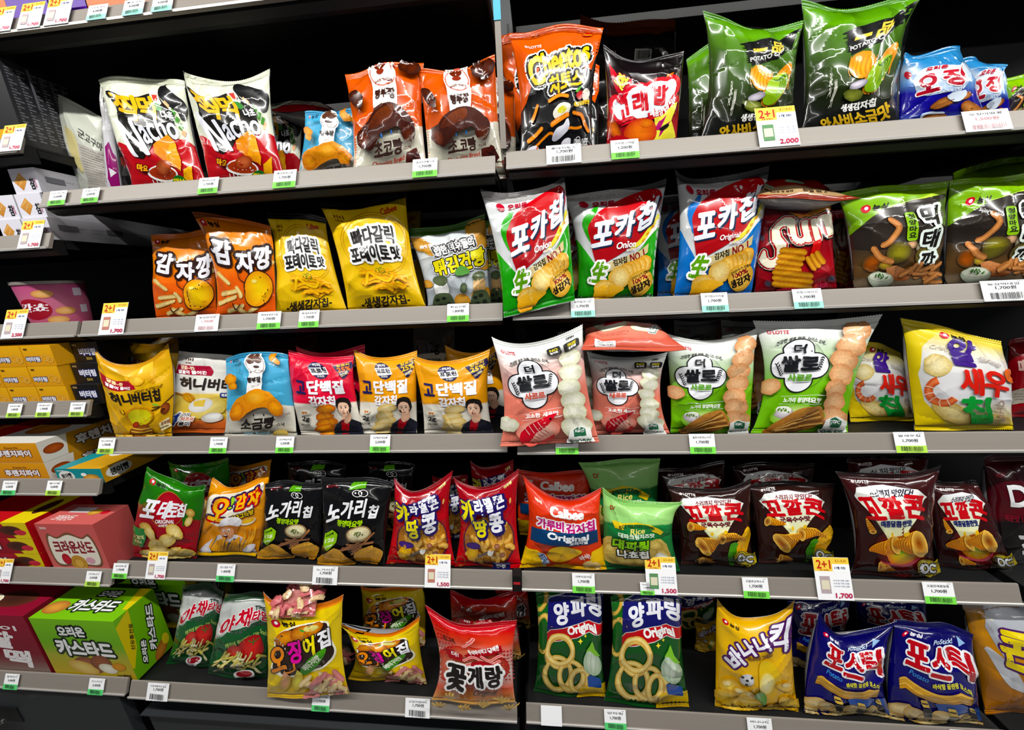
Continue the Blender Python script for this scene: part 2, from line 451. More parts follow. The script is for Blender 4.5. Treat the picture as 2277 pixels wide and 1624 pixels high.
def build_bag(name, pil, art, origin, label, group=None, cat='snack bag', mat=None, back='#b9bcc0', nu=54, nv=66, parent_name='bag_body', Ldec=4.0, root=None):
    mat = mat or art.mat or M_FILM
    root = root or empty(name, origin)
    tag(root, label, cat, group)
    U2, T2, C2, Z2 = flatten(art, Ldec)
    fw, inv_v = warps(pil); U2 = U2.copy(); inr = (U2 >= 0) & (U2 <= 1); u_n, v_n = fw(np.clip(U2[:, 0], 0, 1), np.clip(U2[:, 1], 0, 1))
    U2[:, 0] = np.where(inr[:, 0], u_n, U2[:, 0]); U2[:, 1] = np.where(inr[:, 1], v_n, U2[:, 1])
    o = np.array(origin)
    pieces = [(parent_name, pil.seal, 1-pil.bseal), ('top_seal', 0., pil.seal), ('bottom_seal', 1-pil.bseal, 1.)]
    if len(T2): cv = U2[T2, 1].mean(1)
    bc = lin(back)
    for nm, va, vb in pieces:
        main = nm == parent_name
        vs = va+(vb-va)*(cosgrid(nv, .35) if main else np.linspace(0, 1, 9))
        us = cosgrid(nu, .45) if main else np.linspace(0, 1, 2*nu)
        u, v, t = grid(us, vs); ve = v.copy()
        Pn, Nn = pil.PN(u, v)
        if not main:  # serrated cut edge
            edge = 0. if nm == 'top_seal' else 1.
            k = np.abs(v-edge) < 1e-6; zig = (np.arange(len(u)) % (2*nu)) % 2
            up = (pil.c[0]-pil.c[6]); up /= np.linalg.norm(up)
            Pn[k] += (up*(1 if edge == 0 else -1))[None]*(zig[k]*.0016)[:, None]
        Cn = art.base_color(inv_v(u, v))
        u_, v_, t_ = grid(cosgrid(18, .4) if main else us, va+(vb-va)*cosgrid(20 if main else 3, .3))
        Pb, Nb = pil.PN(u_, v_, -1); Cb = np.zeros((len(u_), 4)); Cb[:, :3] = bc
        Vs, Ts, Cs, Ns = [Pn, Pb], [t, t_+len(Pn)], [Cn, Cb], [Nn, Nb]; n = len(Pn)+len(Pb)
        if len(T2):
            eps = 1e-9
            k = (cv >= va-eps) & (cv < vb+eps)
            if not main or True:
                inside = ((U2[T2, 0].min(1) < 1) & (U2[T2, 0].max(1) > 0) & (U2[T2, 1].max(1) > 0) & (U2[T2, 1].min(1) < 1))
                k &= inside
            tt = T2[k]
            if len(tt):
                used = np.unique(tt); rm = np.full(len(U2), -1); rm[used] = np.arange(len(used))
                Pd, Nd = pil.PN(np.clip(U2[used, 0], 0, 1), np.clip(U2[used, 1], va, vb), 1, .00045+.00011*Z2[used])
                Vs.append(Pd); Ts.append(rm[tt]+n); Cs.append(C2[used]); Ns.append(Nd)
        me = mesh_from(nm, np.vstack(Vs)-o, np.vstack(Ts), np.vstack(Cs), np.vstack(Ns), mat)
        link(nm, me, root)
    return root

# flat faces (cartons, tags)
def face_mesh(art, p00, pu, pv, Ldec=50, th=.00008, base=True):
    """artwork on the parallelogram p00 + u*pu + v*pv"""
    p00, pu, pv = map(lambda q: np.array(q, float), (p00, pu, pv))
    n = np.cross(pv, pu); n /= np.linalg.norm(n)
    U2, T2, C2, Z2 = flatten(art, Ldec)
    Vs, Ts, Cs = [], [], []; k = 0
    if base:
        q = np.array([[u, v] for v in np.linspace(0, 1, 9) for u in (0, 1)], float)
        Vs.append(p00+q[:, :1]*pu+q[:, 1:]*pv); t = []
        for i in range(8): t += [(2*i, 2*i+1, 2*i+3), (2*i, 2*i+3, 2*i+2)]
        Ts.append(np.array(t)); Cs.append(art.base_color(q[:, 1])); k = 18
    if len(T2):
        q = np.clip(U2, 0, 1); Vs.append(p00+q[:, :1]*pu+q[:, 1:]*pv+n*(th*(1+Z2))[:, None]); Ts.append(T2+k); Cs.append(C2)
    V = np.vstack(Vs); return V, np.vstack(Ts), np.vstack(Cs), np.tile(n, (len(V), 1))
def join_faces(name, faces, mat, origin):
    Vs, Ts, Cs, Ns = [], [], [], []; k = 0
    for V, T, C, N in faces: Vs.append(V); Ts.append(T+k); Cs.append(C); Ns.append(N); k += len(V)
    return mesh_from(name, np.vstack(Vs)-np.array(origin), np.vstack(Ts), np.vstack(Cs), np.vstack(Ns), mat)

def box_mesh(name, lo, hi, mat, origin=(0, 0, 0), bevel=0.0):
    import bmesh
    bm = bmesh.new(); bmesh.ops.create_cube(bm, size=1)
    lo, hi = np.array(lo), np.array(hi)
    for v in bm.verts:
        for i in range(3): v.co[i] = (lo[i]+hi[i])/2+v.co[i]*(hi[i]-lo[i])-origin[i]
    if bevel: bmesh.ops.bevel(bm, geom=bm.edges[:], offset=bevel, segments=2, affect='EDGES')
    me = bpy.data.meshes.new(name); bm.to_mesh(me); bm.free(); me.materials.append(mat)
    return me
def prism_x(name, prof, x0, x1, mat, origin=(0, 0, 0)):
    """profile of (y, z) points drawn out along X"""
    n = len(prof); V = [(x0-origin[0], y-origin[1], z-origin[2]) for y, z in prof]+[(x1-origin[0], y-origin[1], z-origin[2]) for y, z in prof]
    F = [tuple(range(n-1, -1, -1)), tuple(range(n, 2*n))]+[(i, (i+1) % n, (i+1) % n+n, i+n) for i in range(n)]
    me = bpy.data.meshes.new(name); me.from_pydata(V, [], F); me.materials.append(mat); me.update()
    import bmesh
    bm = bmesh.new(); bm.from_mesh(me); bmesh.ops.recalc_face_normals(bm, faces=bm.faces); bm.to_mesh(me); bm.free()
    return me
# ------------------------------------------------------------------ printed designs
def chip(a, x, y, r, ry=None, rot=0, c='#fbd166', c2='#dfa233', rough=.04, tex=.45): a.ell(x, y, r, ry or r*.7, c, c2, rot, tex, 22, rough)
def chips(a, L, **k):
    for q in L: chip(a, *q, **k)
def stick(a, p, w, c='#f8cc70', c2='#cf902e', tex=.35): a.line(p, w, c, c2, tex)
def cone(a, x, y, L, w, rot, c='#fbc44c', c2='#cf7c20', flip=1):
    """ridged corn horn: mouth at (x, y), tip L away"""
    r = math.radians(rot); R = lambda p: (x+p[0]*math.cos(r)-p[1]*math.sin(r), y+p[0]*math.sin(r)+p[1]*math.cos(r))
    a.poly([R(p) for p in ((0, -w/2), (L*.5, -w*.36), (L, -w*.06), (L, w*.06), (L*.5, w*.3), (0, w/2))], c, c2, 'v', .2)
    for k in range(int(L/3.2)):
        t = (k*3.2+2)/L; h = w/2*(1-t*.85)
        a.line([R((t*L, -h)), R((t*L+h*.35, 0)), R((t*L, h*.95))], 1.0, '#b5600f', cap=False)
    a.ell(x, y, w*.3, w*.5, '#8c3d10', '#f7c860', rot, .2, 16)
def leaf(a, x, y, l, rot, c='#3c9a2c'): a.ell(x, y, l, l*.35, c, None, rot)
def badge_lotte(a, x0, y0, x1, y1, c='#ffffff', d=None):
    h = y1-y0; a.ell(x0+h*.5, (y0+y1)/2, h*.5, h*.5, d or c); a.ring(x0+h*.5, (y0+y1)/2, h*.2, h*.25, h*.12, '#ffffff' if d else '#d8606a')
    a.txt('LOTTE', x0+h*1.25, y0, x1, y1, c, b=.25)
def seed(a, x, y, r):   # red roundel with a white drop
    a.ell(x, y, r*1.15, r, '#c8152c'); a.ell(x+r*.1, y-r*.15, r*.45, r*.42, '#ffffff')
def nong(a, x, y, h, c='#111111', full=True):
    seed(a, x, y, h*.62)
    a.txt('농심' if full else '농', x+h*.95, y-h*.5, x+h*(3.1 if full else 2.), y+h*.5, c, b=.5)
def speck(a, n, c, x0=0, y0=0, x1=100, y1=130, r=.5):
    rs = np.random.RandomState(3)
    for k in range(n): a.ell(rs.uniform(x0, x1), rs.uniform(y0, y1), r, r, c, n=5)
def finep(a, x0, y0, x1, n, c, h=1.6, gap=3.0, body='식품위생법에 의한 한글표시 원재료명 내용량 유통기한'):
    for k in range(n): a.txt(body[:22+(k*5) % 8], x0, y0+k*gap, x1-(k*7 % 11), y0+k*gap+h, c)
def barcode(a, x0, y0, x1, y1, c='#222222'):
    rs = np.random.RandomState(int(x0*7+y0)); x = x0
    while x < x1:
        w = rs.choice([.5, .8, 1.3])*(x1-x0)/50; a.rect(x, y0, min(x+w, x1), y1, c); x += w+rs.choice([.6, .9, 1.5])*(x1-x0)/50

D = {}
def design(f):
    D[f.__name__] = f; return f

@design
def nacho():
    a = Art(128, '#dfe2cd'); a.rect(0, 0, 100, 6, '#c7cbb4')
    a.poly([(0, 74), (18, 82), (40, 70), (66, 62), (88, 68), (100, 78), (100, 128), (0, 128)], '#c40d1a', '#a80a14', smooth=0)
    a.poly([(70, 6), (80, 9), (88, 16), (96, 24), (99, 36), (95, 46), (88, 44), (84, 34), (74, 26), (66, 16)], '#111214', smooth=4)
    for q in ((72, 26), (78, 34), (82, 43), (86, 52), (88, 60)): a.poly([(q[0]-4, q[1]), (q[0], q[1]-5), (q[0]+4, q[1]), (q[0], q[1]+5)], '#4b9136' if q[0] % 4 else '#e8b487')
    a.poly([(5, 17), (30, 20), (62, 16), (70, 26), (76, 36), (78, 54), (68, 68), (46, 70), (30, 84), (14, 88), (6, 60), (8, 40)], '#15130f', smooth=4)
    a.poly([(56, 14), (66, 14), (67, 26), (60, 32), (55, 26)], '#f2e7d8'); a.poly([(58, 17), (65, 17), (63, 24), (59, 24)], '#c44a40'); a.ell(60, 31, 5, 4, '#3d8b3a')
    a.txt('찍', 6, 17, 34, 47, '#f7b410', b=1.6, rot=4); a.txt('먹', 35, 19, 57, 46, '#f7b410', b=1.5, rot=3)
    a.txt('나초', 62, 34, 78, 43, '#ffffff', b=.9, rot=-8, o=[(1.2, '#111111')])
    a.txt('N', 7, 47, 30, 88, '#eef0fb', b=2.2, sh=-.15, rot=-6); a.txt('acho', 30, 41, 80, 70, '#eef0fb', b=2.4, rot=-9)
    a.poly([(42, 74), (66, 62), (72, 70), (70, 104), (52, 98), (40, 84)], '#ef9a22', '#d9701a', tex=.6)
    a.poly([(52, 92), (64, 72), (72, 72), (70, 106)], '#f0b02a', '#e58a1c', tex=.5)
    a.poly([(74, 104), (88, 98), (86, 122), (72, 126)], '#f2b526', '#d88b15', tex=.5)
    a.poly([(26, 118), (60, 120), (66, 128), (34, 128)], '#eeae2c', '#c9811b', tex=.5)
    a.ell(44, 107, 22, 9, '#f5f3ee', None, 8); a.ell(44, 106.5, 19.5, 7, '#8f2412', '#a83a18', 8); a.ell(46, 101, 11, 8, '#c66a42', '#8e2f16', 0, .2)
    for k in range(8): a.line([(28+k*5, 113+k*.6), (30+k*5, 119)], .9, '#efeee8')
    a.ell(66, 118, 10, 7.5, '#1d6b1f'); a.txt('찍먹소스', 58, 114, 75, 118.5, '#f2e23a', b=.4, rot=5); a.txt('마요', 12, 96, 24, 104, '#f3b02a', b=.9, o=[(1., '#5a1010')])
    return a
@design
def choco():
    a = Art(128, '#d9560c'); a.poly([(0, 82), (30, 72), (70, 72), (100, 76), (100, 128), (0, 128)], '#dfdcca', '#cfccb8'); speck(a, 60, '#a83d08', 0, 6, 100, 70, .35)
    a.poly([(34, 2), (66, 2), (64, 52), (34, 54)], '#f1ede6'); a.ell(50, 16, 17, 15, '#f4f0ea', None, 0); 
    a.ring(50, 16, 15, 13, 1.2, '#c85a48'); a.txt('BAKERY SNACK', 39, 20, 61, 23.5, '#7a3a2a', arc=3, b=.15)
    a.ell(50, 7, 8, 4, '#6a2616'); a.ell(50, 13, 6, 2.6, '#8a3020')
    a.txt('빵부장', 37, 33, 62, 44, '#3a1a14', b=.7, rot=-3); finep(a, 43, 48, 57, 2, '#8a7a70', 1.2, 2.6)
    for x, y, r in ((11, 38, 9), (13, 45, 7), (78, 8, 8), (88, 12, 9)): a.ell(x, y, r, r*.9, '#54200f', '#2f1009', 20, .5, 14, .1)
    a.poly([(14, 92), (12, 78), (22, 66), (34, 54), (54, 48), (72, 54), (84, 68), (86, 84), (78, 90), (70, 84), (64, 74), (48, 78), (38, 82), (30, 92), (22, 98)], '#4a1c0f', '#331009', tex=.75, smooth=4)
    a.poly([(22, 72), (36, 56), (56, 50), (58, 60), (44, 68), (30, 74)], '#7a3a1c', '#54200f', tex=.8, smooth=4)
    a.ell(16, 86, 9, 11, '#6a2c15', '#3d140a', 10, .7, 16, .06); a.ell(76, 82, 9, 10, '#5a2411', '#3d140a', 0, .7, 16, .06)
    a.ell(40, 84, 1.1, 2.2, '#2c5fae'); a.ell(54, 81, 1.1, 2.2, '#2c5fae')
    a.txt('초코빵', 28, 88, 67, 107, '#35201c', b=1.3, rot=-5); a.txt('스낵', 69, 96, 79, 101, '#5a4038', b=.4, rot=-8)
    a.txt('Bakery Snack', 70, 84, 86, 90, '#8a7a70', rot=-32, b=.1); a.txt('Chocolate Bread', 27, 109, 72, 114.5, '#a8352a', b=.25, rot=-5)
    a.poly([(74, 104), (86, 101), (96, 120), (80, 126), (74, 118)], '#4a150d', '#2f0c07', tex=.2); a.line([(80, 108), (92, 118)], 1, '#1c0805'); a.line([(76, 116), (92, 108)], 1, '#1c0805')
    finep(a, 5, 116, 24, 2, '#6a645a', 1.5, 3)
    return a
@design
def salt():
    a = Art(128, '#4fa6cd'); a.poly([(0, 84), (100, 82), (100, 128), (0, 128)], '#dfdccf', '#cdc9ba'); a.rect(0, 0, 100, 5, '#3d8fb8'); speck(a, 70, '#8cc9e4', 0, 8, 100, 80, .35)
    a.poly([(42, 22), (60, 22), (56, 66), (32, 66)], '#eeedec'); a.ell(52, 20, 14, 15, '#f4f3f1'); a.ring(52, 20, 12, 13, .9, '#6a5548')
    a.ell(52, 11, 7, 5, '#6a3f2c', '#3a1f16'); a.ell(47, 15, 5, 4, '#54301f'); a.ell(57, 15, 5, 4, '#54301f'); a.ell(52, 24, 5, 2, '#3a1a14'); a.txt('BAKERY SNACK', 42, 28, 62, 30.5, '#6a5548', arc=2)
    seed(a, 18, 13, 1.8); a.txt('농심', 22, 11, 34, 16, '#183048', b=.5)
    a.txt('빵부장', 37, 38, 57, 46, '#2a1c18', b=.55, rot=-3); finep(a, 42, 50, 54, 2, '#8a7a70', 1.1, 2.5)
    for x, y, r in ((78, 12, 7), (84, 16, 6), (14, 38, 9), (16, 48, 7)): a.ell(x, y, r, r*.8, '#e9a53a', '#c7711a', 20, .4, 14, .1)
    a.poly([(10, 98), (9, 84), (18, 70), (34, 62), (50, 56), (64, 60), (76, 70), (84, 84), (80, 98), (70, 94), (62, 84), (48, 84), (34, 90), (20, 100)], '#ec9c30', '#cf7418', tex=.45, smooth=4)
    a.ell(48, 68, 18, 11, '#f5b64a', '#dd8820', -5, .35, 20, .05); a.ell(18, 86, 9, 12, '#ee9f36', '#c96f18', 20, .4, 16, .05); a.ell(74, 84, 10, 12, '#f0a23a', '#cc7218', -20, .4, 16, .05)
    a.ell(42, 94, 1.1, 1.9, '#222222'); a.ell(56, 93, 1.1, 1.9, '#222222')
    a.txt('소금빵', 26, 97, 72, 114, '#1e1614', b=1.2, rot=-4); a.txt('스낵', 75, 106, 87, 111, '#4a4038', b=.4); a.txt('Bakery Snack', 74, 92, 94, 98, '#8a7a70', rot=-22, b=.1)
    a.txt('Salt Bread', 34, 116, 66, 120, '#8fc0d2', b=.2); a.ell(82, 120, 11, 5, '#f0d77c', '#dcb64e', 0, .2); finep(a, 4, 115, 20, 3, '#8a857a', 1.3, 2.6)
    return a
@design
def cheetos():
    a = Art(140, '#0e0e10'); a.poly([(0, 0), (100, 0), (100, 30), (96, 50), (60, 30), (30, 40), (16, 62), (8, 80), (0, 90)], '#e4570a'); a.rect(0, 0, 100, 9, '#d24c06')
    for y in (2, 4, 6, 8): a.rect(0, y, 100, y+.6, '#b53d04')
    badge_lotte(a, 13, 17, 33, 20.5, '#f7e9dc'); a.ell(85, 10, 6, 2, '#b01818'); a.txt('Cheetos', 80, 9, 90, 11, '#f3c63a')
    o = [(4.6, '#ffffff'), (2.9, '#111111')]
    a.txt('C', 14, 31, 34, 62, '#f7c70c', b=1.6, o=o, rot=-10); a.txt('heetos', 32, 22, 91, 46, '#f7c70c', b=1.7, o=o, rot=-13); a.txt('치토스', 40, 48, 86, 68, '#f7c70c', b=1.7, o=o, rot=-13, sh=.1)
    a.txt('heetos', 32, 22, 91, 46, '#f7c70c', b=1.7, rot=-13); a.txt('C', 14, 31, 34, 62, '#f7c70c', b=1.6, rot=-10)
    a.ell(82, 74, 5, 5, '#c22a30', '#8a1720'); a.ell(90, 76, 5, 6, '#f0e6dc', '#cfc4b4'); leaf(a, 80, 67, 5, -40, '#58a83a'); a.txt('매콤달콤한맛', 75, 81, 95, 86, '#f2c21a', b=.5, arc=1)
    stick(a, [(40, 78), (54, 73), (66, 75)], 4, '#f0a53a', '#d9741a'); stick(a, [(24, 80), (20, 90), (16, 98)], 4, '#f0a53a', '#d9741a'); stick(a, [(30, 106), (22, 112), (12, 120)], 5, '#f0a53a', '#d9741a')
    a.line([(74, 92), (84, 96), (90, 108), (94, 114)], 4, '#e98a1e', '#b55b10'); a.line([(18, 128), (40, 112), (52, 116), (66, 108), (84, 108)], 3, '#e98a1e', '#c86a12')
    a.poly([(46, 90), (56, 82), (70, 84), (66, 94), (58, 98), (48, 98)], '#e9e6dc', '#c9c4b4', tex=.3, smooth=3); a.ell(58, 89, 6, 3.5, '#cfc83a', None, -10); a.line([(44, 104), (56, 98), (66, 94)], 5, '#f0952a', '#d36c14')
    a.poly([(44, 118), (50, 108), (60, 104), (66, 98), (68, 108), (60, 114), (50, 120)], '#ecebf2', '#b8b8c8', smooth=3)
    a.poly([(56, 124), (62, 118), (70, 118), (70, 126), (78, 132), (72, 138), (56, 138)], '#ecebf2', '#b8b8c8', smooth=3); a.poly([(12, 128), (22, 124), (26, 130), (16, 138), (6, 140), (5, 136)], '#ecebf2', '#b8b8c8', smooth=3)
    for k in range(9):
        x = 24+k*8.5
        if not 54 < x < 76: a.poly([(x-4, 140), (x-3, 132), (x, 124+k % 3*2), (x+2, 132), (x+4, 128), (x+5, 140)], '#d9301a', '#f3a81a')
    a.txt('O-RISKA CHEESE', 74, 120, 92, 127, '#e8e8e8', b=.2, rot=10); a.ring(80, 120, 3, 3, .6, '#e8e8e8')
    return a
@design
def whale():
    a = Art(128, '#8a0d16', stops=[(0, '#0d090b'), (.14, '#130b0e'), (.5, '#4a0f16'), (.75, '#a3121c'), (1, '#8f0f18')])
    for x, y, r in ((14, 78, 12), (12, 96, 14), (90, 66, 9)): a.ell(x, y, r, r*.7, '#e2701c', '#8a2110', 40, .4, 16, .12)
    a.poly([(4, 16), (20, 28), (34, 24), (30, 40), (22, 50), (12, 44)], '#d52836', '#a01020', smooth=2); a.txt('핫', 12, 20, 28, 38, '#f2e25a', b=1.2, rot=30, o=[(1.2, '#7a1020')])
    a.poly([(78, 20), (88, 24), (84, 34), (78, 28)], '#e8762a')
    for x, y, r in ((24, 68, 17), (46, 54, 21), (72, 48, 22), (54, 66, 16)): a.ell(x, y, r+4.5, r+3, '#d9202e')
    for x, y, r in ((24, 68, 15), (46, 54, 19), (72, 48, 20), (50, 66, 15)): a.ell(x, y, r+1, r, '#e6e9f3')
    a.txt('고', 13, 52, 34, 84, '#cc1424', b=2, rot=-14); a.txt('래', 36, 42, 57, 72, '#cc1424', b=1.8, rot=-10); a.txt('밥', 62, 34, 84, 62, '#cc1424', b=1.6, rot=-4)
    a.poly([(58, 74), (96, 62), (98, 70), (62, 84)], '#c81a26'); a.txt('매콤양념맛', 61, 65, 94, 76, '#ffffff', b=.6, rot=-14)
    a.poly([(68, 80), (96, 70), (92, 92), (98, 112), (74, 120), (62, 104), (72, 96)], '#e8e052'); a.poly([(76, 84), (86, 80), (80, 94), (92, 92), (76, 108), (80, 97), (70, 98)], '#b0176a')
    a.ell(50, 100, 24, 20, '#f07a1e', '#c42a14', -10, .05); a.ell(58, 88, 10, 6, '#e8862e', '#d65a1a'); 
    a.poly([(8, 108), (22, 100), (40, 112), (60, 114), (56, 128), (0, 128)], '#c0141e', '#8a0e14', smooth=2); a.poly([(66, 120), (84, 104), (98, 128), (60, 128)], '#e8d848'); a.poly([(14, 118), (26, 116), (22, 122), (34, 122), (20, 126)], '#f0d848')
    a.ell(84, 96, 6, 3, '#141010')
    return a
@design
def wasabi():
    a = Art(135, '#3c5a1c', stops=[(0, '#3f7a12'), (.08, '#5d9a1e'), (.12, '#4f7f20'), (.4, '#3a5620'), (.6, '#24300f'), (.78, '#10120e'), (1, '#0a0a0b')])
    rs = np.random.RandomState(5); pts = [(36, 20)]
    for k in range(10): pts += [(36+k*1.1+rs.uniform(-3, 3), 21+k*2.1), (41+k*1.0, 22+k*2.1)]
    pts += [(50, 44), (72, 38), (100, 36), (100, 10), (60, 14)]
    a.poly(pts, '#0e0f10')
    a.txt('一', 50, 25, 66, 29, '#e3c552', b=.7, rot=-8); a.txt('品', 70, 16, 86, 31, '#e3c552', b=.8, rot=-6); a.txt('POTATO CHIP', 48, 32, 88, 36.5, '#f2f2ea', b=.2, rot=-10)
    chip(a, 62, 58, 16, 13, 60, '#fab52a', '#e8920f', .02, .3); a.ell(80, 72, 13, 22, '#f9b028', '#e58c10', 30, .3, 24, .03)
    for k in range(7): a.line([(50+k*4.2, 46+k*.8), (48+k*4.2, 60), (50+k*4, 68)], .8, '#e08c10')
    for k in range(6): a.line([(72+k*4.0, 92-k*2), (76+k*3.4, 76-k*2.4)], .8, '#e08c10')
    a.poly([(66, 80), (70, 64), (78, 56), (88, 60), (92, 70), (88, 82), (76, 90), (68, 88)], '#a8cc3a', '#6f9f1c', smooth=4)
    for k in range(4): a.line([(76+k*3, 60+k*.5), (84+k*2.4, 66), (80+k*2.6, 80)], 1.2, '#4f7f14')
    a.ell(58, 80, 10, 4.5, '#dcd6e2', '#8a8494', -12); a.ell(55, 90, 12, 6, '#8a9438', '#4a5418', 12, .5, 18, .08)
    a.txt('톡쏘는', 26, 60, 29, 88, '#e6e6da', b=.1); a.txt('와사비', 31, 70, 34, 100, '#e6e6da', b=.1)
    a.txt('생생감자칩', 44, 98, 80, 107, '#f4f4f0', b=.75, rot=-3, sh=.15); a.txt('와사비소금맛', 20, 109, 92, 124, '#d9b33e', b=1.0, rot=-3, c2='#b98f24')
    a.txt('LIMITED EDITION', 36, 127, 74, 129.5, '#8f8f86'); finep(a, 6, 128, 34, 2, '#b5b5ad', 1.6, 2.8)
    return a
@design
def peanut():
    a = Art(120, '#1c1a86', stops=[(0, '#2f7fb8'), (.12, '#3f86bd'), (.2, '#b9cfe8'), (.36, '#6f9fd6'), (.5, '#241f9c'), (.75, '#1a1680'), (1, '#3a62b0')])
    a.poly([(20, 18), (60, 14), (92, 22), (96, 48), (70, 60), (30, 56)], '#e3e8f2', '#a9c6ea', smooth=4)
    a.ell(10, 26, 5, 4, '#c01830'); a.txt('오', 24, 24, 52, 56, '#b8152c', b=2.4, o=[(1.8, '#ffffff')]); a.txt('징', 56, 22, 86, 50, '#b8152c', b=2.2, o=[(1.8, '#ffffff')]); a.txt('오리온', 30, 14, 62, 20, '#c01830', b=.8)
    a.txt('Since 1976', 50, 54, 84, 59, '#f0f2fa', b=.5, rot=-8)
    for x, y, r, ro in ((58, 76, 16, -25), (40, 104, 22, -20), (84, 70, 10, 30), (90, 92, 15, 60), (66, 110, 18, -10)): a.ell(x, y, r, r*.5, '#d08a4a', '#7e4018', ro, .45, 20, .05); 
    a.poly([(60, 66), (80, 58), (86, 70), (70, 76)], '#dbe8f6', smooth=3); a.line([(20, 110), (34, 92), (60, 92)], 3, '#c9dcf2'); a.line([(48, 80), (70, 72)], .8, '#7a3a14'); a.line([(24, 112), (56, 98)], .9, '#7a3a14')
    return a
@design
def gamja():
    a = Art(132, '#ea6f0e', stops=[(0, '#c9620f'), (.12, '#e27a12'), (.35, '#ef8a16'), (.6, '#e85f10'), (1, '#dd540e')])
    nong(a, 10, 12, 6.5, '#1c1410')
    for p in (((4, 74), (18, 86)), ((6, 100), (30, 96)), ((2, 112), (28, 104)), ((30, 92), (38, 104)), ((20, 122), (44, 116)), ((50, 128), (70, 118)), ((84, 66), (98, 58)), ((30, 116), (50, 126))): stick(a, p, 6.5, '#f3dd9c', '#cfa14e', .4)
    o = [(4.0, '#2c1612')]
    a.txt('감', 6, 30, 34, 62, '#f0f0f8', b=2.2, o=o, rot=4, sh=.1); a.txt('자', 38, 44, 68, 74, '#f0f0f8', b=2.2, o=o, sh=.1); a.txt('깡', 70, 34, 96, 68, '#f0f0f8', b=2.0, o=o, rot=-8, sh=.15)
    a.ell(70, 94, 27, 25, '#3a1a10', None, -25); a.ell(70, 94, 25.5, 23.5, '#f7d015', '#e8962a', -25, .1, 26)
    a.line([(38, 70), (38, 80), (46, 86)], 1.6, '#3a1a10'); a.line([(26, 112), (32, 120), (40, 114)], 1.8, '#3a1a10'); a.ell(62, 84, 5, 2.5, '#f2e27a'); a.ell(80, 104, 3, 2, '#e0a020')
    return a
@design
def garlic():
    a = Art(132, '#efc515', stops=[(0, '#15110d'), (.062, '#15110d'), (.066, '#e6bd12'), (.2, '#edc414'), (1, '#e9bd10')])
    a.txt('ㅎㅐㅌㅐ', 8, 15, 20, 20, '#7a2a1a', b=.3); a.txt('HAITAI', 8, 21.5, 18, 23.5, '#7a2a1a', b=.15); a.txt('Calbee', 68, 12, 88, 19, '#c22018', b=.9, rot=-6)
    for r in (0, 3): a.ring(52, 52, 42+r, 34+r, .5, '#c98f14')
    o = [(3.2, '#ffffff')]
    for sgn in (0, 1):
        oo = o if sgn == 0 else ()
        a.txt('빠다갈릭', 22, 30, 78, 51, '#1f1c1a', b=.8, o=oo, rot=-3, arc=3); a.txt('포테이토', 16, 52, 70, 72, '#1f1c1a', b=1.2, o=oo, rot=-2, arc=2); a.txt('맛', 72, 55, 84, 70, '#1f1c1a', b=1.1, o=oo)
    rs = np.random.RandomState(4)
    for k in range(26):
        x, y = rs.uniform(30, 78), rs.uniform(84, 106); r = rs.uniform(-50, 50); l = rs.uniform(7, 12)
        a.line([(x-l*math.cos(math.radians(r)), y-l*.6*math.sin(math.radians(r))), (x, y-2), (x+l*math.cos(math.radians(r)), y+l*.6*math.sin(math.radians(r)))], 4.6, '#fbc83e', '#dd8e22', .2)
    a.line([(28, 98), (34, 84), (46, 92), (58, 96), (66, 90)], 4, '#f9d23a', '#eaa81c'); speck(a, 34, '#3c6a1c', 44, 78, 64, 88, .7)
    a.txt('-생생감자칩-', 20, 112, 84, 124, '#211a14', b=.95, rot=-3); finep(a, 76, 107, 88, 1, '#5a4a14', 1.2)
    finep(a, 14, 127, 50, 1, '#5a4a14', 1.3)
    return a
@design
def hardtack():
    a = Art(118, '#c9ced0', stops=[(0, '#3d6a24'), (.085, '#3d6a24'), (.09, '#c6ccce'), (.6, '#bfc6ca'), (1, '#aab2b8')])
    for y in (2, 4.5, 7): a.rect(0, y, 100, y+.6, '#2c5018')
    for x, y, r in ((8, 22, 14), (20, 30, 12), (88, 14, 16), (92, 32, 12), (94, 62, 9), (92, 108, 22), (56, 108, 14), (4, 80, 8)): a.ell(x, y, r, r*.75, '#dca64c', '#c98c34', 20, .2, 12, .05)
    a.txt('#MI PICK', 7, 23, 34, 29, '#ffffff', b=.9)
    o = [(2.6, '#ffffff'), (1.6, '#171717')]
    a.txt('힙한 덕후들의', 24, 24, 82, 38, '#f4f4f4', b=.7, o=[(2.4, '#171717'), (3.2, '#ffffff'), (2.2, '#171717')], rot=-7)
    a.txt('튀김건빵', 18, 42, 96, 66, '#f0e21a', b=1.8, o=o, rot=-7)
    # plain helmeted biscuit shapes in camouflage instead of the characters
    for x, s_ in ((24, 1.), (84, .85)):
        a.ell(x, 88, 11*s_, 16*s_, '#f3f3f0' if x < 50 else '#c9a26a'); a.ell(x, 76, 11.5*s_, 8*s_, '#5e6b48', '#4a5638'); a.poly([(x-15*s_, 118), (x-12*s_, 98), (x, 94), (x+14*s_, 98), (x+18*s_, 118)], '#4c5a3c', '#3a4630', smooth=3)
        for dx, dy in ((-8, 104), (2, 102), (9, 110), (-4, 112)): a.ell(x+dx*s_, dy, 3.6, 2.4, '#1c221a')
    a.poly([(50, 64), (58, 58), (68, 62), (70, 70), (50, 72)], '#5fa04a', smooth=2); a.line([(52, 71), (58, 84)], .5, '#222222'); a.line([(69, 70), (61, 84)], .5, '#222222'); a.ell(59, 90, 6, 7, '#5a6a48', '#38432c')
    return a
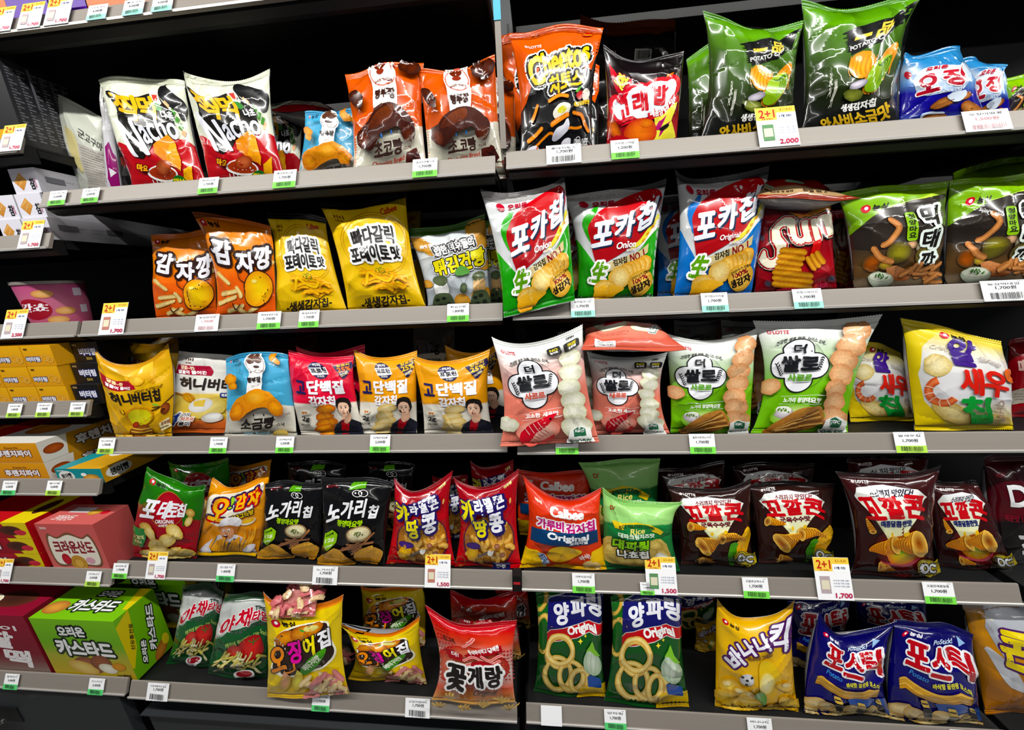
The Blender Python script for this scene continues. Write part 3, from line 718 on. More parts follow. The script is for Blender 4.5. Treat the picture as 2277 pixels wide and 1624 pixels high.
def _poca(field, foot, onion):
    a = Art(134, '#cfd2d4'); a.rect(0, 0, 100, 10, '#a8a6a4'); G = field
    a.poly([(0, 62), (8, 72), (20, 84), (30, 96), (60, 84), (84, 70), (100, 52), (100, 134), (0, 134)], G, foot)
    a.poly([(16, 60), (10, 44), (16, 28), (30, 16), (27, 26), (20, 40), (20, 54)], G, smooth=3)
    a.poly([(60, 12), (84, 8), (96, 14), (98, 30), (92, 44), (84, 24), (72, 16)], '#ffffff', smooth=3)
    a.poly([(18, 62), (16, 44), (26, 28), (44, 16), (66, 8), (86, 6), (96, 14), (98, 30), (90, 48), (78, 62), (60, 74), (40, 84), (26, 88), (20, 74)], '#c8141c', '#a00f16', smooth=4)
    a.poly([(90, 50), (98, 40), (97, 54), (84, 64), (66, 74), (70, 68)], '#e9dc4a', smooth=2); a.poly([(100, 42), (100, 56), (84, 68), (74, 72), (88, 62)], '#f2f2ee')
    for x, y in ((88, 58), (93, 53), (84, 63)): a.ell(x, y, 2, 2, '#d99a2a', n=5)
    a.ell(16, 15, 4.4, 4, '#b81830'); a.txt('오리온', 24, 12, 48, 18.5, '#b81830', b=.7)
    for dx, col in ((2.2, '#1a2c4a'), (0, '#eef1fa')):
        for s_, x0, y0, x1, y1, k in (('포', 20, 36, 46, 66, 2.2), ('카', 48, 28, 71, 58, 2.2), ('칩', 73, 20, 93, 50, 1.9)):
            a.txt(s_, x0+dx, y0+dx*.8, x1+dx, y1+dx*.8, col, b=k+(.5 if dx else 0), sh=.15, sk=-.12)
    a.txt('Onion' if onion else 'Original', 50, 62, 74, 70, '#ffffff', b=.6, rot=-6, sh=.2); a.txt('어니언맛' if onion else '오리지널', 62, 70.5, 74, 74, '#f4e6e6', b=.2, rot=-6)
    a.poly([(36, 88), (60, 80), (90, 70), (90, 80), (60, 90), (34, 100)], '#cfbf8c'); a.txt('감자칩 ', 46, 81, 64, 89, '#1d1710', b=.5, rot=-14); a.txt('NO.1', 67, 75, 86, 84, '#8a1420', b=.4, rot=-14)
    a.txt('生', 18, 84, 40, 110, '#5fa024', b=1.5, o=[(2.6, '#ffffff')], sh=.2, rot=4)
    for k in range(5): chip(a, 84-k*5, 94+k*1.5, 11, 13, 0, '#fbe08a', '#d9982c')
    chip(a, 56, 104, 15, 13, -10, '#fbe6a0', '#e0ac42'); chip(a, 36, 116, 15, 10, 0, '#f9dc86', '#dfa63c')
    a.poly([(20, 128), (24, 116), (40, 112), (62, 117), (50, 124), (40, 132), (26, 134)], '#f2bd48', '#dc9a26', tex=.3, smooth=3)
    a.ell(82, 112, 15, 15, '#eec862', '#cf9a3a', 0, .15); a.txt('감자연구소가 선별한', 70, 101, 94, 104, '#33200e', arc=2, b=.1, rot=-14); a.txt('100%', 73, 105, 91, 111, '#8a1420', b=.6, rot=-16); a.txt('생감자', 70, 112, 95, 121, '#1d120c', b=1., rot=-16)
    return a
@design
def poca_green(): return _poca('#2fa523', '#1d8a1a', True)
@design
def poca_blue(): return _poca('#1674c8', '#0f62b4', False)
@design
def sun():
    a = Art(128, '#8d1220', stops=[(0, '#6a0c16'), (.2, '#96141f'), (.7, '#a3141e'), (1, '#7a0f1a')])
    for x, y in ((6, 50), (4, 84), (16, 112), (96, 110), (30, 124)): a.ell(x, y, 6, 5, '#2c4a5a', '#7a1420', 30)
    a.poly([(40, 14), (60, 20), (84, 10), (98, 12), (96, 24), (60, 26)], '#d9a018', '#e06a18', smooth=2); a.txt('썬', 78, 4, 94, 13, '#f2f0ea', b=.9, rot=-10, o=[(1.2, '#14100e')])
    o = [(4.6, '#120c0c'), (3.0, '#f3ecdc'), (2.3, '#b01c1c')]
    for oo in (o, ()):
        a.txt('S', 14, 20, 44, 92, '#efe9cf', b=3.4, o=oo, rot=14, sh=.1); a.txt('un', 44, 26, 98, 58, '#efe9cf', b=3.2, o=oo, rot=-7)
    a.poly([(72, 58), (84, 54), (80, 84), (68, 82)], '#cf1c1c')
    def slab(x, y, w, h, n, r):
        rr = math.radians(r)
        for k in range(n):
            oy = k*h; c_ = (x-oy*math.sin(rr), y+oy*math.cos(rr))
            a.line([c_, (c_[0]+w*math.cos(rr), c_[1]+w*math.sin(rr))], h*1.15, '#e0a43a', '#9a4f1c', .5)
    slab(34, 66, 28, 8, 4, 12); slab(26, 96, 44, 8, 3, 10); slab(78, 72, 18, 7, 3, 60)
    a.txt('Hot', 76, 112, 90, 120, '#e2305a', b=.7, rot=-10); a.ell(72, 122, 3, 8, '#d9301a', None, 20); a.ell(40, 122, 16, 4, '#c81a3a', '#a0142a')
    return a
@design
def fish_stick():
    a = Art(118, '#2c241c', stops=[(0, '#6fa818'), (.1, '#7fb41c'), (.3, '#2a221d'), (.55, '#3a3024'), (.75, '#5a4020'), (1, '#3a2c1e')])
    a.poly([(0, 0), (100, 0), (100, 10), (60, 16), (40, 24), (20, 36), (6, 46), (0, 50)], '#84b81e', '#6fa416'); a.poly([(40, 22), (100, 9), (100, 14), (58, 20)], '#b9dc4a')
    a.poly([(0, 50), (20, 34), (44, 22), (70, 16), (100, 15), (100, 60), (60, 70), (0, 66)], '#29221d', smooth=0)
    nong(a, 22, 20, 7, '#14140e')
    for x, y, r, c in ((66, 66, 6, '#e0b088'), (52, 74, 14, '#8a8420'), (78, 70, 8, '#c9c2a8'), (24, 84, 12, '#b0561e'), (40, 86, 8, '#c9a83a'), (84, 80, 14, '#7a7420')): a.ell(x, y, r, r*.9, c, '#4a3a20')
    stick(a, [(44, 36), (52, 46), (42, 60), (34, 64)], 7, '#d9965a', '#9a5c30'); stick(a, [(24, 66), (32, 78), (46, 84)], 7, '#d9965a', '#9a5c30')
    a.rect(60, 30, 71, 62, '#84b81e', r=3)
    for k, ch in enumerate('청양마요'): a.txt(ch, 62, 32+k*6.8, 69.5, 38+k*6.8, '#1c2a08', b=.35)
    for ch, y0, y1 in (('먹', 26, 48), ('태', 52, 72), ('깡', 76, 98)): a.txt(ch, 76, y0, 93, y1, '#16120f', b=1.6, o=[(3.0, '#e6f2ea')], rot=3)
    a.ell(50, 108, 60, 9, '#7a6a54', '#4a3c2c', 0, .2); rs = np.random.RandomState(8)
    a.poly([(40, 90), (52, 88), (74, 100), (60, 106), (38, 104)], '#c98a5a', '#a0562e', tex=.6)
    for k in range(14): x, y, r = rs.uniform(54, 90), rs.uniform(94, 110), rs.uniform(-70, 20); stick(a, [(x, y), (x+14*math.cos(math.radians(r)), y+10*math.sin(math.radians(r)))], 5, '#cf9058', '#8f5428', .4)
    a.ell(30, 103, 16, 9, '#cfd6c4', '#8f9a86'); a.ell(30, 100, 14, 5, '#e6ead8', '#c4ccb4'); speck(a, 24, '#2f6a22', 24, 96, 38, 102, .9)
    return a
@design
def honey():
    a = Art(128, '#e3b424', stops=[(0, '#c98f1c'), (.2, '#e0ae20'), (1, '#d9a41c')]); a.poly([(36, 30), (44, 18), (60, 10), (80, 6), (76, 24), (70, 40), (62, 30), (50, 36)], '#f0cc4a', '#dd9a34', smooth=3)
    a.poly([(0, 30), (44, 28), (46, 44), (2, 48)], '#a32030'); a.txt('달콤~한', 8, 31, 28, 37, '#f2e0a8', b=.6, rot=4); a.txt('벌꿀이 들어간', 6, 38.5, 40, 44, '#ffffff', b=.5, rot=2)
    a.txt('HONEY BUTTER CHIP', 44, 45, 84, 50, '#7a5a18', b=.2, rot=-4)
    a.txt('허니버터칩', 8, 50, 80, 70, '#1f1814', b=1.0, rot=-2); a.ell(50, 30, 10, 9, '#f3cf52', '#dca030', 0, .2)
    a.line([(58, 84), (74, 80), (100, 70)], 2, '#4a2c18'); a.line([(64, 78), (86, 78)], 1.4, '#4a2c18'); leaf(a, 70, 74, 6, 20, '#8fb83a'); leaf(a, 56, 84, 6, 30, '#8fb83a'); a.ell(88, 84, 7, 8, '#a3552a', '#6a2c14'); a.ell(86, 85, 3, 2.4, '#3a140a')
    a.ell(20, 82, 5, 4, '#f0c030', '#c98a1c'); a.line([(18, 79), (19, 85)], 1, '#3a2412'); a.line([(22, 79), (23, 85)], 1, '#3a2412')
    a.ell(44, 92, 22, 17, '#c98a2a'); a.ell(44, 93, 19, 14.5, '#dcd83a', '#cfc22c'); a.ell(50, 117, 20, 12, '#a8622a', '#7a3c18'); 
    for k in range(3): a.line([(34, 111+k*5), (50, 113+k*5), (68, 110+k*5)], 1.7, '#e8c450')
    a.ell(38, 105, 6, 5, '#b8442a', '#8a2a1c'); a.poly([(78, 104), (94, 98), (100, 112), (84, 118)], '#f2e6b4'); a.txt('프라임', 82, 102, 97, 108, '#7a2a1a', b=.4, rot=-8); a.txt('고소한 버터', 80, 110, 96, 113, '#5a3a1a', b=.2, rot=-8)
    for x, y in ((14, 124), (30, 126), (66, 126), (84, 122)): a.ell(x, y, 8, 5, '#e6c466', '#c99a34', 0, .3)
    return a
@design
def honey_cheese():
    a = Art(128, '#dcdad4', stops=[(0, '#d2d0ca'), (.5, '#e2e0da'), (.52, '#ecd069'), (.8, '#e2c04a'), (.86, '#cf6a3a'), (1, '#b95a30')])
    a.txt('ㅎㅐㅌㅐ', 18, 8, 38, 13, '#3a1a10', b=.5); a.txt('HAITAI', 18, 15, 32, 17.5, '#7a2a1a', b=.2)
    a.poly([(2, 20), (60, 20), (64, 28), (60, 36), (0, 34)], '#a32038'); a.txt('달콤~한', 8, 21, 36, 27, '#f4dfc0', b=.6, rot=2); a.txt('벌꿀이 들어간', 4, 28, 52, 34, '#ffffff', b=.5, rot=1)
    a.txt('허니버터', 8, 40, 100, 60, '#241a18', b=1.2, rot=2); a.rect(80, 64, 100, 72, '#22387a', r=2); a.txt('콰트로', 83, 65.5, 99, 70.5, '#ffffff', b=.5)
    a.line([(2, 64), (18, 70)], 2.5, '#a86a2a'); a.ell(24, 72, 11, 7, '#f0b440', '#cc8420', 20, .2); a.line([(20, 68), (28, 78)], 1, '#a86018'); a.line([(25, 67), (33, 77)], 1, '#a86018')
    a.ell(60, 88, 34, 17, '#f0de8c', '#d9bc52', -10, .3, 24, .04); a.ell(46, 84, 22, 11, '#f3f2f0', '#dedcda', -14); a.poly([(34, 78), (56, 74), (52, 86), (34, 86)], '#ecca58'); a.ell(70, 104, 18, 8, '#f4f2ee', '#bfb4a4'); a.ell(70, 102, 14, 5.5, '#fbfaf8', '#dcdad6')
    a.txt('4', 0, 96, 16, 116, '#1f3c9a', b=2.4, o=[(2, '#ffffff')], sh=.15); a.txt('가지', 18, 97, 30, 102, '#2a1c14', b=.6, o=[(1, '#ffffff')]); a.txt('치즈의', 18, 103, 40, 109, '#e0621c', b=.7, o=[(1.2, '#ffffff')]); a.txt('풍미', 18, 110, 36, 116, '#2a1c14', b=.8, o=[(1.2, '#ffffff')])
    return a
def _protein(top, foot, mirror=False, red=False):
    a = Art(126, '#e6e0d4', stops=[(0, top), (.6, top), (.605, '#e4dfd2'), (1, '#d5cfc2')])
    a.ell(46, 22, 13, 14, '#1e1b4a'); a.poly([(33, 18), (59, 16), (60, 28), (34, 30)], '#f4f3f0'); a.txt('이지', 41, 10.5, 52, 15, '#f4f3f0', b=.4); a.txt('프로틴', 35, 18, 58, 26, '#171430', b=.9, rot=-2); a.txt('EASY PROTEIN', 41, 30, 51, 33, '#f4f3f0')
    a.poly([(70, 14), (98, 10), (100, 18), (86, 36), (82, 36)], '#1e1b4a'); a.txt('칼로리', 76, 12, 94, 16, '#e6b83a', b=.3, rot=-5); a.txt('25%', 76, 17, 96, 25, '#f0c030' if not red else '#f07a3a', b=1, rot=-5); a.txt('DOWN', 80, 27, 92, 31, '#f2e6c0', b=.5, rot=-18)
    a.txt('고', 6, 40, 22, 61, '#221e58', b=1.9); a.txt('단백질', 25, 38, 84, 61, '#eeeef4', b=1.9); a.txt('감자칩', 26, 63, 66, 79, '#eeeef4', b=1.4)
    if red: C1, C2 = '#e8962e', '#b0541c'
    else: C1, C2 = '#efdba4', '#cfae5c'
    for x, y, r in ((48, 84, 16), (42, 96, 15), (46, 106, 17), (42, 115, 17), (50, 122, 17)): a.ell(x, y, r, r*.42, C1, C2, -8, .3, 18, .1)
    a.txt('2g', 6, 96, 18, 106, '#171717', b=.8); a.txt('PROTEIN', 5, 108, 20, 111.5, '#171717', b=.4); finep(a, 5, 113, 18, 3, '#4a4a48', 1.3, 2.6)
    a.ell(12, 90, 6, 3.4, '#f4efe2'); a.txt('콤팡', 8, 88, 16, 92, '#d9822a', b=.3)
    # a person in a black jacket over a red shirt
    k0 = len(a.sh)
    a.poly([(62, 126), (63, 114), (72, 106), (80, 102), (92, 106), (100, 112), (100, 126)], '#14151b', '#1d2030', smooth=3); a.poly([(73, 106), (80, 102), (84, 110), (78, 126), (70, 126)], '#c41a22' if red else '#a8222a')
    a.poly([(76, 96), (86, 95), (87, 105), (80, 110), (75, 105)], '#d9ab8f', smooth=3); a.ell(80, 86, 10.5, 12, '#16110f'); a.ell(79, 89, 8.2, 10.4, '#ecc8b0', '#dcb094'); a.poly([(69, 88), (70, 77), (78, 73), (88, 76), (91, 88), (88, 90), (85, 82), (76, 80), (71, 84)], '#17110f', smooth=3)
    for x in (75.5, 82): a.ell(x, 88, 1.5, .7, '#2a1a16'); a.line([(x-2, 85.8), (x+1.8, 85.4)], .6, '#2a1a16')
    a.line([(78.6, 89), (78, 92.2), (79.4, 92.6)], .5, '#c08a70'); a.line([(76.4, 95.4), (80.6, 95.2)], .9, '#b0524a')
    a.scale_from(k0, 98, 128, 1.12)
    return a
@design
def protein_red(): return _protein('#d8203c', '#000000', red=True)
@design
def protein_gold(): return _protein('#e69a14', '#000000')
def _rice(field, top, red, name, flav, H=128):
    a = Art(H, field, stops=[(0, '#d9dcd8'), (.1, '#dcdfdc'), (.3, top), (.52, field), (1, field)])
    badge_lotte(a, 8, 10, 26, 14, '#c01c34', '#c01c34'); a.txt('OPEN', 84, 6, 92, 8.5, '#222222', b=.2)
    a.txt('-건강한 쌀로 만든, 라이스 스낵-', 14, 17, 62, 22, '#3a3a3a', arc=7, b=.15)
    K = '#16181c'
    for g, c in ((1.5, K), (0, '#f0f1f6')):
        for x, y, rx, ry in ((37, 34, 14, 13), (22, 51, 14, 14), (53, 51, 14, 14), (37, 68, 14, 13), (37, 51, 22, 19)): a.ell(x, y, rx+g, ry+g, c, n=28)
    a.ring(37, 51, 27, 29, .35, K, a0=20, a1=60); a.ring(37, 51, 27, 29, .35, K, a0=-60, a1=-20)
    for k in range(6): leaf(a, 13+k*.9, 48+k*2.6, 1.8, 50, K); leaf(a, 61-k*.9, 42+k*2.6, 1.8, 40, K); leaf(a, 15+k*.9, 47+k*2.6, 1.6, -50, K); leaf(a, 59-k*.9, 42+k*2.6, 1.6, -30, K)
    a.txt('더', 31, 26, 43, 37, K, b=.9); a.txt('쌀로', 18, 39, 56, 58, K, b=1.4); a.txt('사르르', 25, 60, 50, 69, red, b=.6)
    a.line([(20, 86), (66, 84)], .35, '#ffffff'); a.line([(20, 95), (66, 94)], .35, '#ffffff'); a.txt(flav, 24, 87, 62, 93, '#ffffff', b=.45)
    if name == 'shrimp':
        for x, y, r in ((84, 30, 12), (82, 46, 13), (78, 62, 13), (80, 78, 14), (80, 92, 14), (80, 108, 17), (6, 98, 11)): a.ell(x, y, r, r*.8, '#ecebdc', '#c9c9a8', 20, .3, 16, .06)
        a.ell(38, 108, 24, 14, '#f7c9b8', field)
        a.poly([(60, 90), (52, 98), (46, 104), (38, 110), (32, 118), (26, 124), (20, 120), (20, 110), (28, 102), (40, 96), (50, 92)], '#d92030', '#c01828', smooth=4)
        a.poly([(20, 118), (24, 124), (34, 122), (44, 120), (56, 114), (52, 122), (38, 127), (26, 127)], '#cc1c2c', '#e86a60', smooth=3)
        for k in range(6): a.line([(44-k*3, 106+k*2.6), (50-k*3, 112+k*2)], .5, '#b8202a')
        for k in range(4): a.line([(24+k*5, 104-k*2), (30+k*5, 113-k*2)], .8, '#f2c9c0')
        a.ell(52, 95, .8, .8, '#1a1010')
    else:
        for x, y, r in ((86, 16, 12), (84, 30, 13), (80, 46, 14), (80, 62, 14), (76, 78, 13), (80, 92, 13), (82, 110, 15), (8, 72, 11)): a.ell(x, y, r, r*.85, '#e6b98c', '#c98a5a', 20, .5, 16, .06)
        a.ell(42, 108, 30, 14, '#d9ee9a', field); a.ell(26, 104, 10, 7, '#ece8ec', '#a898a8'); a.ell(26, 101, 8, 4, '#f2f4e8'); speck(a, 12, '#5a8a2a', 20, 99, 32, 104, 1)
        a.poly([(8, 125), (20, 114), (34, 104), (50, 97), (62, 95), (68, 101), (70, 112), (62, 119), (46, 123), (26, 126)], '#c48a44', '#8a5424', tex=.6, smooth=4)
        for k in range(6): a.line([(14+k*1.2, 124-k*.4), (36+k*2.4, 112-k*1.4+k*k*.5), (62+k*1.4, 99+k*3.2)], 1.6, '#e0ae62' if k % 2 else '#7a4a20', None, .3)
    a.poly([(72, 112), (84, 108), (94, 112), (94, 120), (96, 127), (68, 127), (70, 120)], '#f0f2ee'); a.poly([(76, 112), (82, 109), (88, 112), (88, 119), (76, 119)], '#2a6a4a'); a.txt('KGFC', 77.5, 112, 86.5, 115, '#ffffff', b=.3); a.txt('Gluten Free', 71, 121, 93, 125.5, '#2a6a4a', b=.5)
    if name == 'shrimp':
        for x0, c_ in ((62, 'NO'), (80, 'FREE')): a.rect(x0, 12, x0+15, 21, '#1a1712', r=2.5); a.txt(c_, x0+3, 13.5, x0+12, 16.5, '#f2dc3a', b=.4); a.txt('밀가루' if c_ == 'NO' else '글루텐', x0+3, 17, x0+12, 19.6, '#ffffff', b=.3)
    return a
@design
def rice_pink(): return _rice('#e0806e', '#e6b8b0', '#d8604e', 'shrimp', '고소한 새우맛')
@design
def rice_green(): return _rice('#6fb51c', '#bfd9ae', '#5aa028', 'fish', '노가리 청양마요맛')
@design
def shrimp_chip():
    a = Art(124, '#dfe0e4', stops=[(0, '#d9c23c'), (.1, '#e3cf5a'), (.3, '#e0e0dc'), (.7, '#dedee2'), (.95, '#e0c83c'), (1, '#d9bd28')])
    a.poly([(0, 0), (40, 0), (20, 30), (8, 60), (14, 90), (34, 124), (0, 124)], '#e0cb38', '#dcc02c', smooth=0); nong(a, 40, 12, 7, '#14140e')
    a.txt('Crispy', 28, 26, 52, 33, '#c9bfae', b=.3)
    chip(a, 30, 50, 17, 12, -30, '#efe3b4', '#cdb568'); chip(a, 40, 104, 20, 12, 20, '#eddb9c', '#cbaa50'); chip(a, 86, 112, 14, 8, 0, '#eddb9c', '#cbaa50')
    a.ring(32, 80, 14, 13, 8, '#f08a5a', '#d2502e', 20, .2, a0=10, a1=230)
    for k in range(6): an = math.radians(30+k*34); a.line([(32+10*math.cos(an), 80+9*math.sin(an)), (32+18*math.cos(an), 80+17*math.sin(an))], 1, '#f6d4c0')
    a.txt('알', 44, 13, 72, 48, '#3d1c80', b=2.6); a.txt('새', 50, 49, 73, 82, '#d83a34', b=2.4); a.txt('우', 73, 49, 96, 82, '#d83a34', b=2.4); a.txt('칩', 50, 83, 80, 116, '#1c9a3a', b=2.8)
    a.txt('CHIP', 76, 95, 104, 101, '#b5998a', b=.7, rot=90); a.txt('Shrimp', 74, 34, 92, 42, '#b8aca4', b=.2, rot=8); a.ell(98, 50, 5, 9, '#e2703a')
    return a
@design
def potechip():
    a = Art(124, '#9c1420', stops=[(0, '#2f7d14'), (.15, '#267014'), (.3, '#2a6a16'), (.5, '#9a1622'), (1, '#8a101c')])
    a.poly([(0, 0), (100, 0), (100, 60), (84, 56), (70, 70), (66, 50), (60, 30), (40, 20), (20, 24), (8, 40), (0, 50)], '#247414', '#1f6212'); nong(a, 12, 12, 6, '#0f1c0c')
    a.ell(44, 44, 26, 28, '#c02430', '#8a1018'); a.ring(44, 44, 25, 28, 1.2, '#b56a3a')
    for x, y, r, ro in ((80, 46, 9, 40), (16, 76, 10, 20)): chip(a, x, y, r, r*.7, ro, '#dcbc6a', '#a87830')
    for s_, x0, x1, y0, y1 in (('포', 6, 28, 34, 62), ('테', 30, 44, 30, 60), ('토', 42, 58, 32, 56), ('칩', 56, 72, 30, 54)): a.txt(s_, x0, y0, x1, y1, '#f0f0f6', b=1.9, sh=.1, sk=-.1)
    a.txt('ORIGINAL', 30, 60, 56, 66, '#f4ecec', b=.6, rot=-4); a.txt('오리지널', 36, 67, 50, 71, '#f4ecec', b=.3, rot=-4)
    a.rect(0, 78, 16, 106, '#2a7a3a'); a.txt('100%', 1, 88, 14, 94, '#e6e0a0', b=.5); a.txt('REAL', 2, 96, 13, 100, '#e6e0a0', b=.4)
    for x, y, r, ry, ro in ((24, 84, 13, 8, 60), (60, 78, 16, 9, 40), (50, 92, 12, 11, 0), (80, 60, 6, 9, 20), (34, 100, 12, 10, 0), (44, 110, 18, 10, 10), (64, 112, 15, 9, -20), (84, 114, 16, 9, 0), (24, 116, 12, 7, 0), (70, 122, 16, 6, 0)): chip(a, x, y, r, ry, ro, '#f0dc96', '#c9a444')
    return a
@design
def ogamja():
    a = Art(128, '#e68f12', stops=[(0, '#d98a14'), (.2, '#e6981a'), (1, '#e08a10')]); a.poly([(4, 60), (2, 30), (20, 14), (60, 12), (92, 12), (90, 34), (76, 50), (56, 56), (40, 70), (20, 76)], '#f3ead8', smooth=4)
    o = [(3.8, '#241a4a'), (2.2, '#c42a2a', .8, 1.6)]
    a.txt('오', 8, 20, 38, 66, '#f2a820', b=3, o=o, sh=.15, c2='#f5c630'); a.txt('!', 39, 20, 45, 42, '#8fbf2a', b=1.6, o=[(2.2, '#241a4a')], sh=.2); a.txt('감', 48, 18, 66, 44, '#f5b62a', b=1.8, o=o, sh=.15, rot=-6); a.txt('자', 68, 16, 88, 44, '#f5b62a', b=1.8, o=o, sh=.15, rot=-6)
    a.txt('감자그라탕', 42, 52, 80, 62, '#e8c21c', b=1.0, o=[(1.5, '#241a10')], rot=-12); a.ell(72, 70, 13, 6, '#f2ead8', '#cdbda0', -8); a.ell(72, 68.5, 10.5, 3.8, '#efc440', '#d39a24', -8, .3)
    # a cook in a tall white hat behind the fries
    a.poly([(10, 128), (14, 104), (26, 92), (50, 90), (68, 98), (88, 112), (94, 128)], '#ded9de', '#c4bfc8', smooth=3); a.ell(40, 86, 12, 13, '#e2a67c', '#cf8a60', -8); a.poly([(26, 82), (26, 74), (34, 62), (48, 62), (58, 70), (58, 80), (54, 90), (51, 80), (40, 75), (30, 78)], '#b06a30', smooth=3)
    a.poly([(28, 74), (30, 62), (40, 56), (54, 58), (62, 66), (58, 76), (44, 71)], '#f0eef0', '#cfccd4', smooth=3); a.ell(36, 82, 2.3, 2.6, '#f7f4ee'); a.ell(43, 81, 2.3, 2.6, '#f7f4ee'); a.ell(36.4, 82.3, 1, 1.2, '#2a1a14'); a.ell(43, 81.6, 1, 1.2, '#2a1a14'); a.ell(39, 86, 2, 1.8, '#d98f68'); a.ell(38.6, 92, 3.6, 3, '#4a1210'); a.ell(38.6, 90.2, 2.6, .9, '#f4f0ea')
    a.line([(36, 102), (46, 108), (54, 98)], 3, '#3a5a8a')
    for k in range(16): x = 20+k*4.3; h = 94+9*abs(math.sin(k*1.9)) - (14 if k > 11 else 0); stick(a, [(x+4*math.sin(k), h), (x, 122)], 4.6, '#f2b545', '#c97a1c', .35)
    a.ell(18, 120, 10, 6, '#ece9ee', '#c4c0c8', 30); a.ell(84, 116, 11, 6, '#ece9ee', '#c4c0c8', -30); a.rect(0, 122, 100, 128, '#c9971a', '#e0b22a')
    return a
@design
def nogari():
    a = Art(128, '#0b0b0d'); a.rect(0, 0, 100, 5, '#1b1b1e'); badge_lotte(a, 8, 10, 26, 13.5, '#8a1c26', '#8a1c26')
    a.poly([(46, 6), (64, 6), (62, 16), (40, 18)], '#5aa81e'); a.ring(50, 24, 6, 5, 1, '#f2f2f0'); a.ring(58, 24, 6, 5, 1, '#f2f2f0'); a.ell(48, 23, 1.2, 1.2, '#f2f2f0'); a.ell(56, 23, 1.2, 1.2, '#f2f2f0')
    a.txt('노', 6, 38, 26, 62, '#f0f0f4', b=2., sh=.1); a.txt('가', 27, 34, 45, 62, '#f0f0f4', b=2., sh=.1); a.txt('리', 47, 32, 62, 62, '#f0f0f4', b=2., sh=.1); a.txt('칩', 66, 42, 82, 64, '#f0f0f4', b=1.5, sh=.15)
    a.txt('청양마요맛', 22, 64, 60, 74, '#a8d82a', b=1.0, rot=4)
    a.poly([(4, 78), (14, 76), (22, 86), (20, 98), (10, 106), (3, 98)], '#8fc820'); a.txt('고단백', 5, 80, 16, 84, '#18280a', b=.4); a.txt('12g', 5, 87, 17, 94, '#f0f8d8', b=.6); a.txt('단백질', 6, 97, 15, 100, '#f0f8d8', b=.2)
    a.ell(56, 85, 19, 12, '#cfc4ae', '#8a6a40'); a.ell(56, 84, 16, 9, '#f3ecc8', '#dccf9c'); speck(a, 16, '#5a6a22', 50, 80, 62, 87, 1.1)
    rs = np.random.RandomState(2)
    for k in range(9): x, y, r = rs.uniform(40, 70), rs.uniform(98, 108), rs.uniform(-35, 30); stick(a, [(x-14, y-14*math.sin(math.radians(r))), (x+14, y+14*math.sin(math.radians(r)))], 3.4, '#b07a52', '#6a3a20', .4)
    stick(a, [(50, 112), (66, 96), (80, 84)], 3, '#b98050', '#6a3a20')
    for p in ([(4, 112), (20, 104), (44, 116), (56, 128), (2, 128)], [(54, 110), (80, 102), (88, 116), (76, 126), (58, 122)], [(80, 104), (96, 108), (92, 126), (78, 124)], [(0, 122), (30, 118), (50, 128), (0, 128)]): a.poly(p, '#d3a045', '#a86f24', tex=.75, smooth=3)
    return a
@design
def caramel():
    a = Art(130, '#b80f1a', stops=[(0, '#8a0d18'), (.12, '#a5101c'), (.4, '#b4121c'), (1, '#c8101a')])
    a.txt('CROWN', 3, 9, 13, 12, '#e8c8c8', b=.3); a.txt('카라멜', 82, 8, 92, 13, '#e8e08a', b=.3, rot=-10)
    a.ell(50, 90, 45, 42, '#5a2036', None, -10); a.ell(50, 89, 42.5, 40, '#e0aa4a', '#b06c28', -10, .3)
    rs = np.random.RandomState(6)
    for k in range(34):
        an, q = rs.uniform(0, 6.28), rs.uniform(0, .92)**.6; x, y = 50+38*q*math.cos(an), 90+35*q*math.sin(an); r = rs.uniform(0, 6.28)
        a.line([(x-6*math.cos(r), y-6*math.sin(r)), (x+2*math.sin(r), y-2*math.cos(r)), (x+6*math.cos(r), y+6*math.sin(r))], 8, '#fbd070', '#d8943a', .2)
        if k % 6 == 0: a.ell(x, y, 4.5, 4, '#c98a6a', '#8a4a30')
    o = [(2.6, '#241a5e', 1.4, 1.6), (1.8, '#241a5e')]
    for s_, x0, y0, x1, y1, c, b in (('카', 6, 24, 30, 62, '#ecdf1e', 2.2), ('라', 31, 22, 46, 42, '#eceef6', 1.4), ('멜', 48, 19, 62, 40, '#eceef6', 1.4), ('콘', 64, 18, 80, 38, '#eceef6', 1.4), ('땅', 26, 50, 48, 82, '#ecdf1e', 1.9), ('콩', 52, 42, 76, 74, '#eceef6', 1.9)):
        a.txt(s_, x0, y0, x1, y1, c, b=b, o=o, rot=-4)
    a.ell(24, 106, 9, 12, '#e8b81c', '#c98c14', 10); a.ell(24, 94, 12, 6, '#4a2a8a', '#38206a'); a.line([(34, 110), (48, 102)], 3, '#5a5a60'); a.poly([(48, 104), (50, 98), (54, 100), (58, 98), (57, 104), (54, 108), (50, 107)], '#f4f4f0'); a.ring(8, 120, 6, 7, 1.2, '#8a4a2a')
    a.rect(58, 118, 84, 130, '#1e1f58'); a.txt('땅콩', 63, 120, 78, 127, '#f2f2f6', b=.6); a.ell(88, 32, 1.6, 4, '#d9a860', None, 10)
    return a
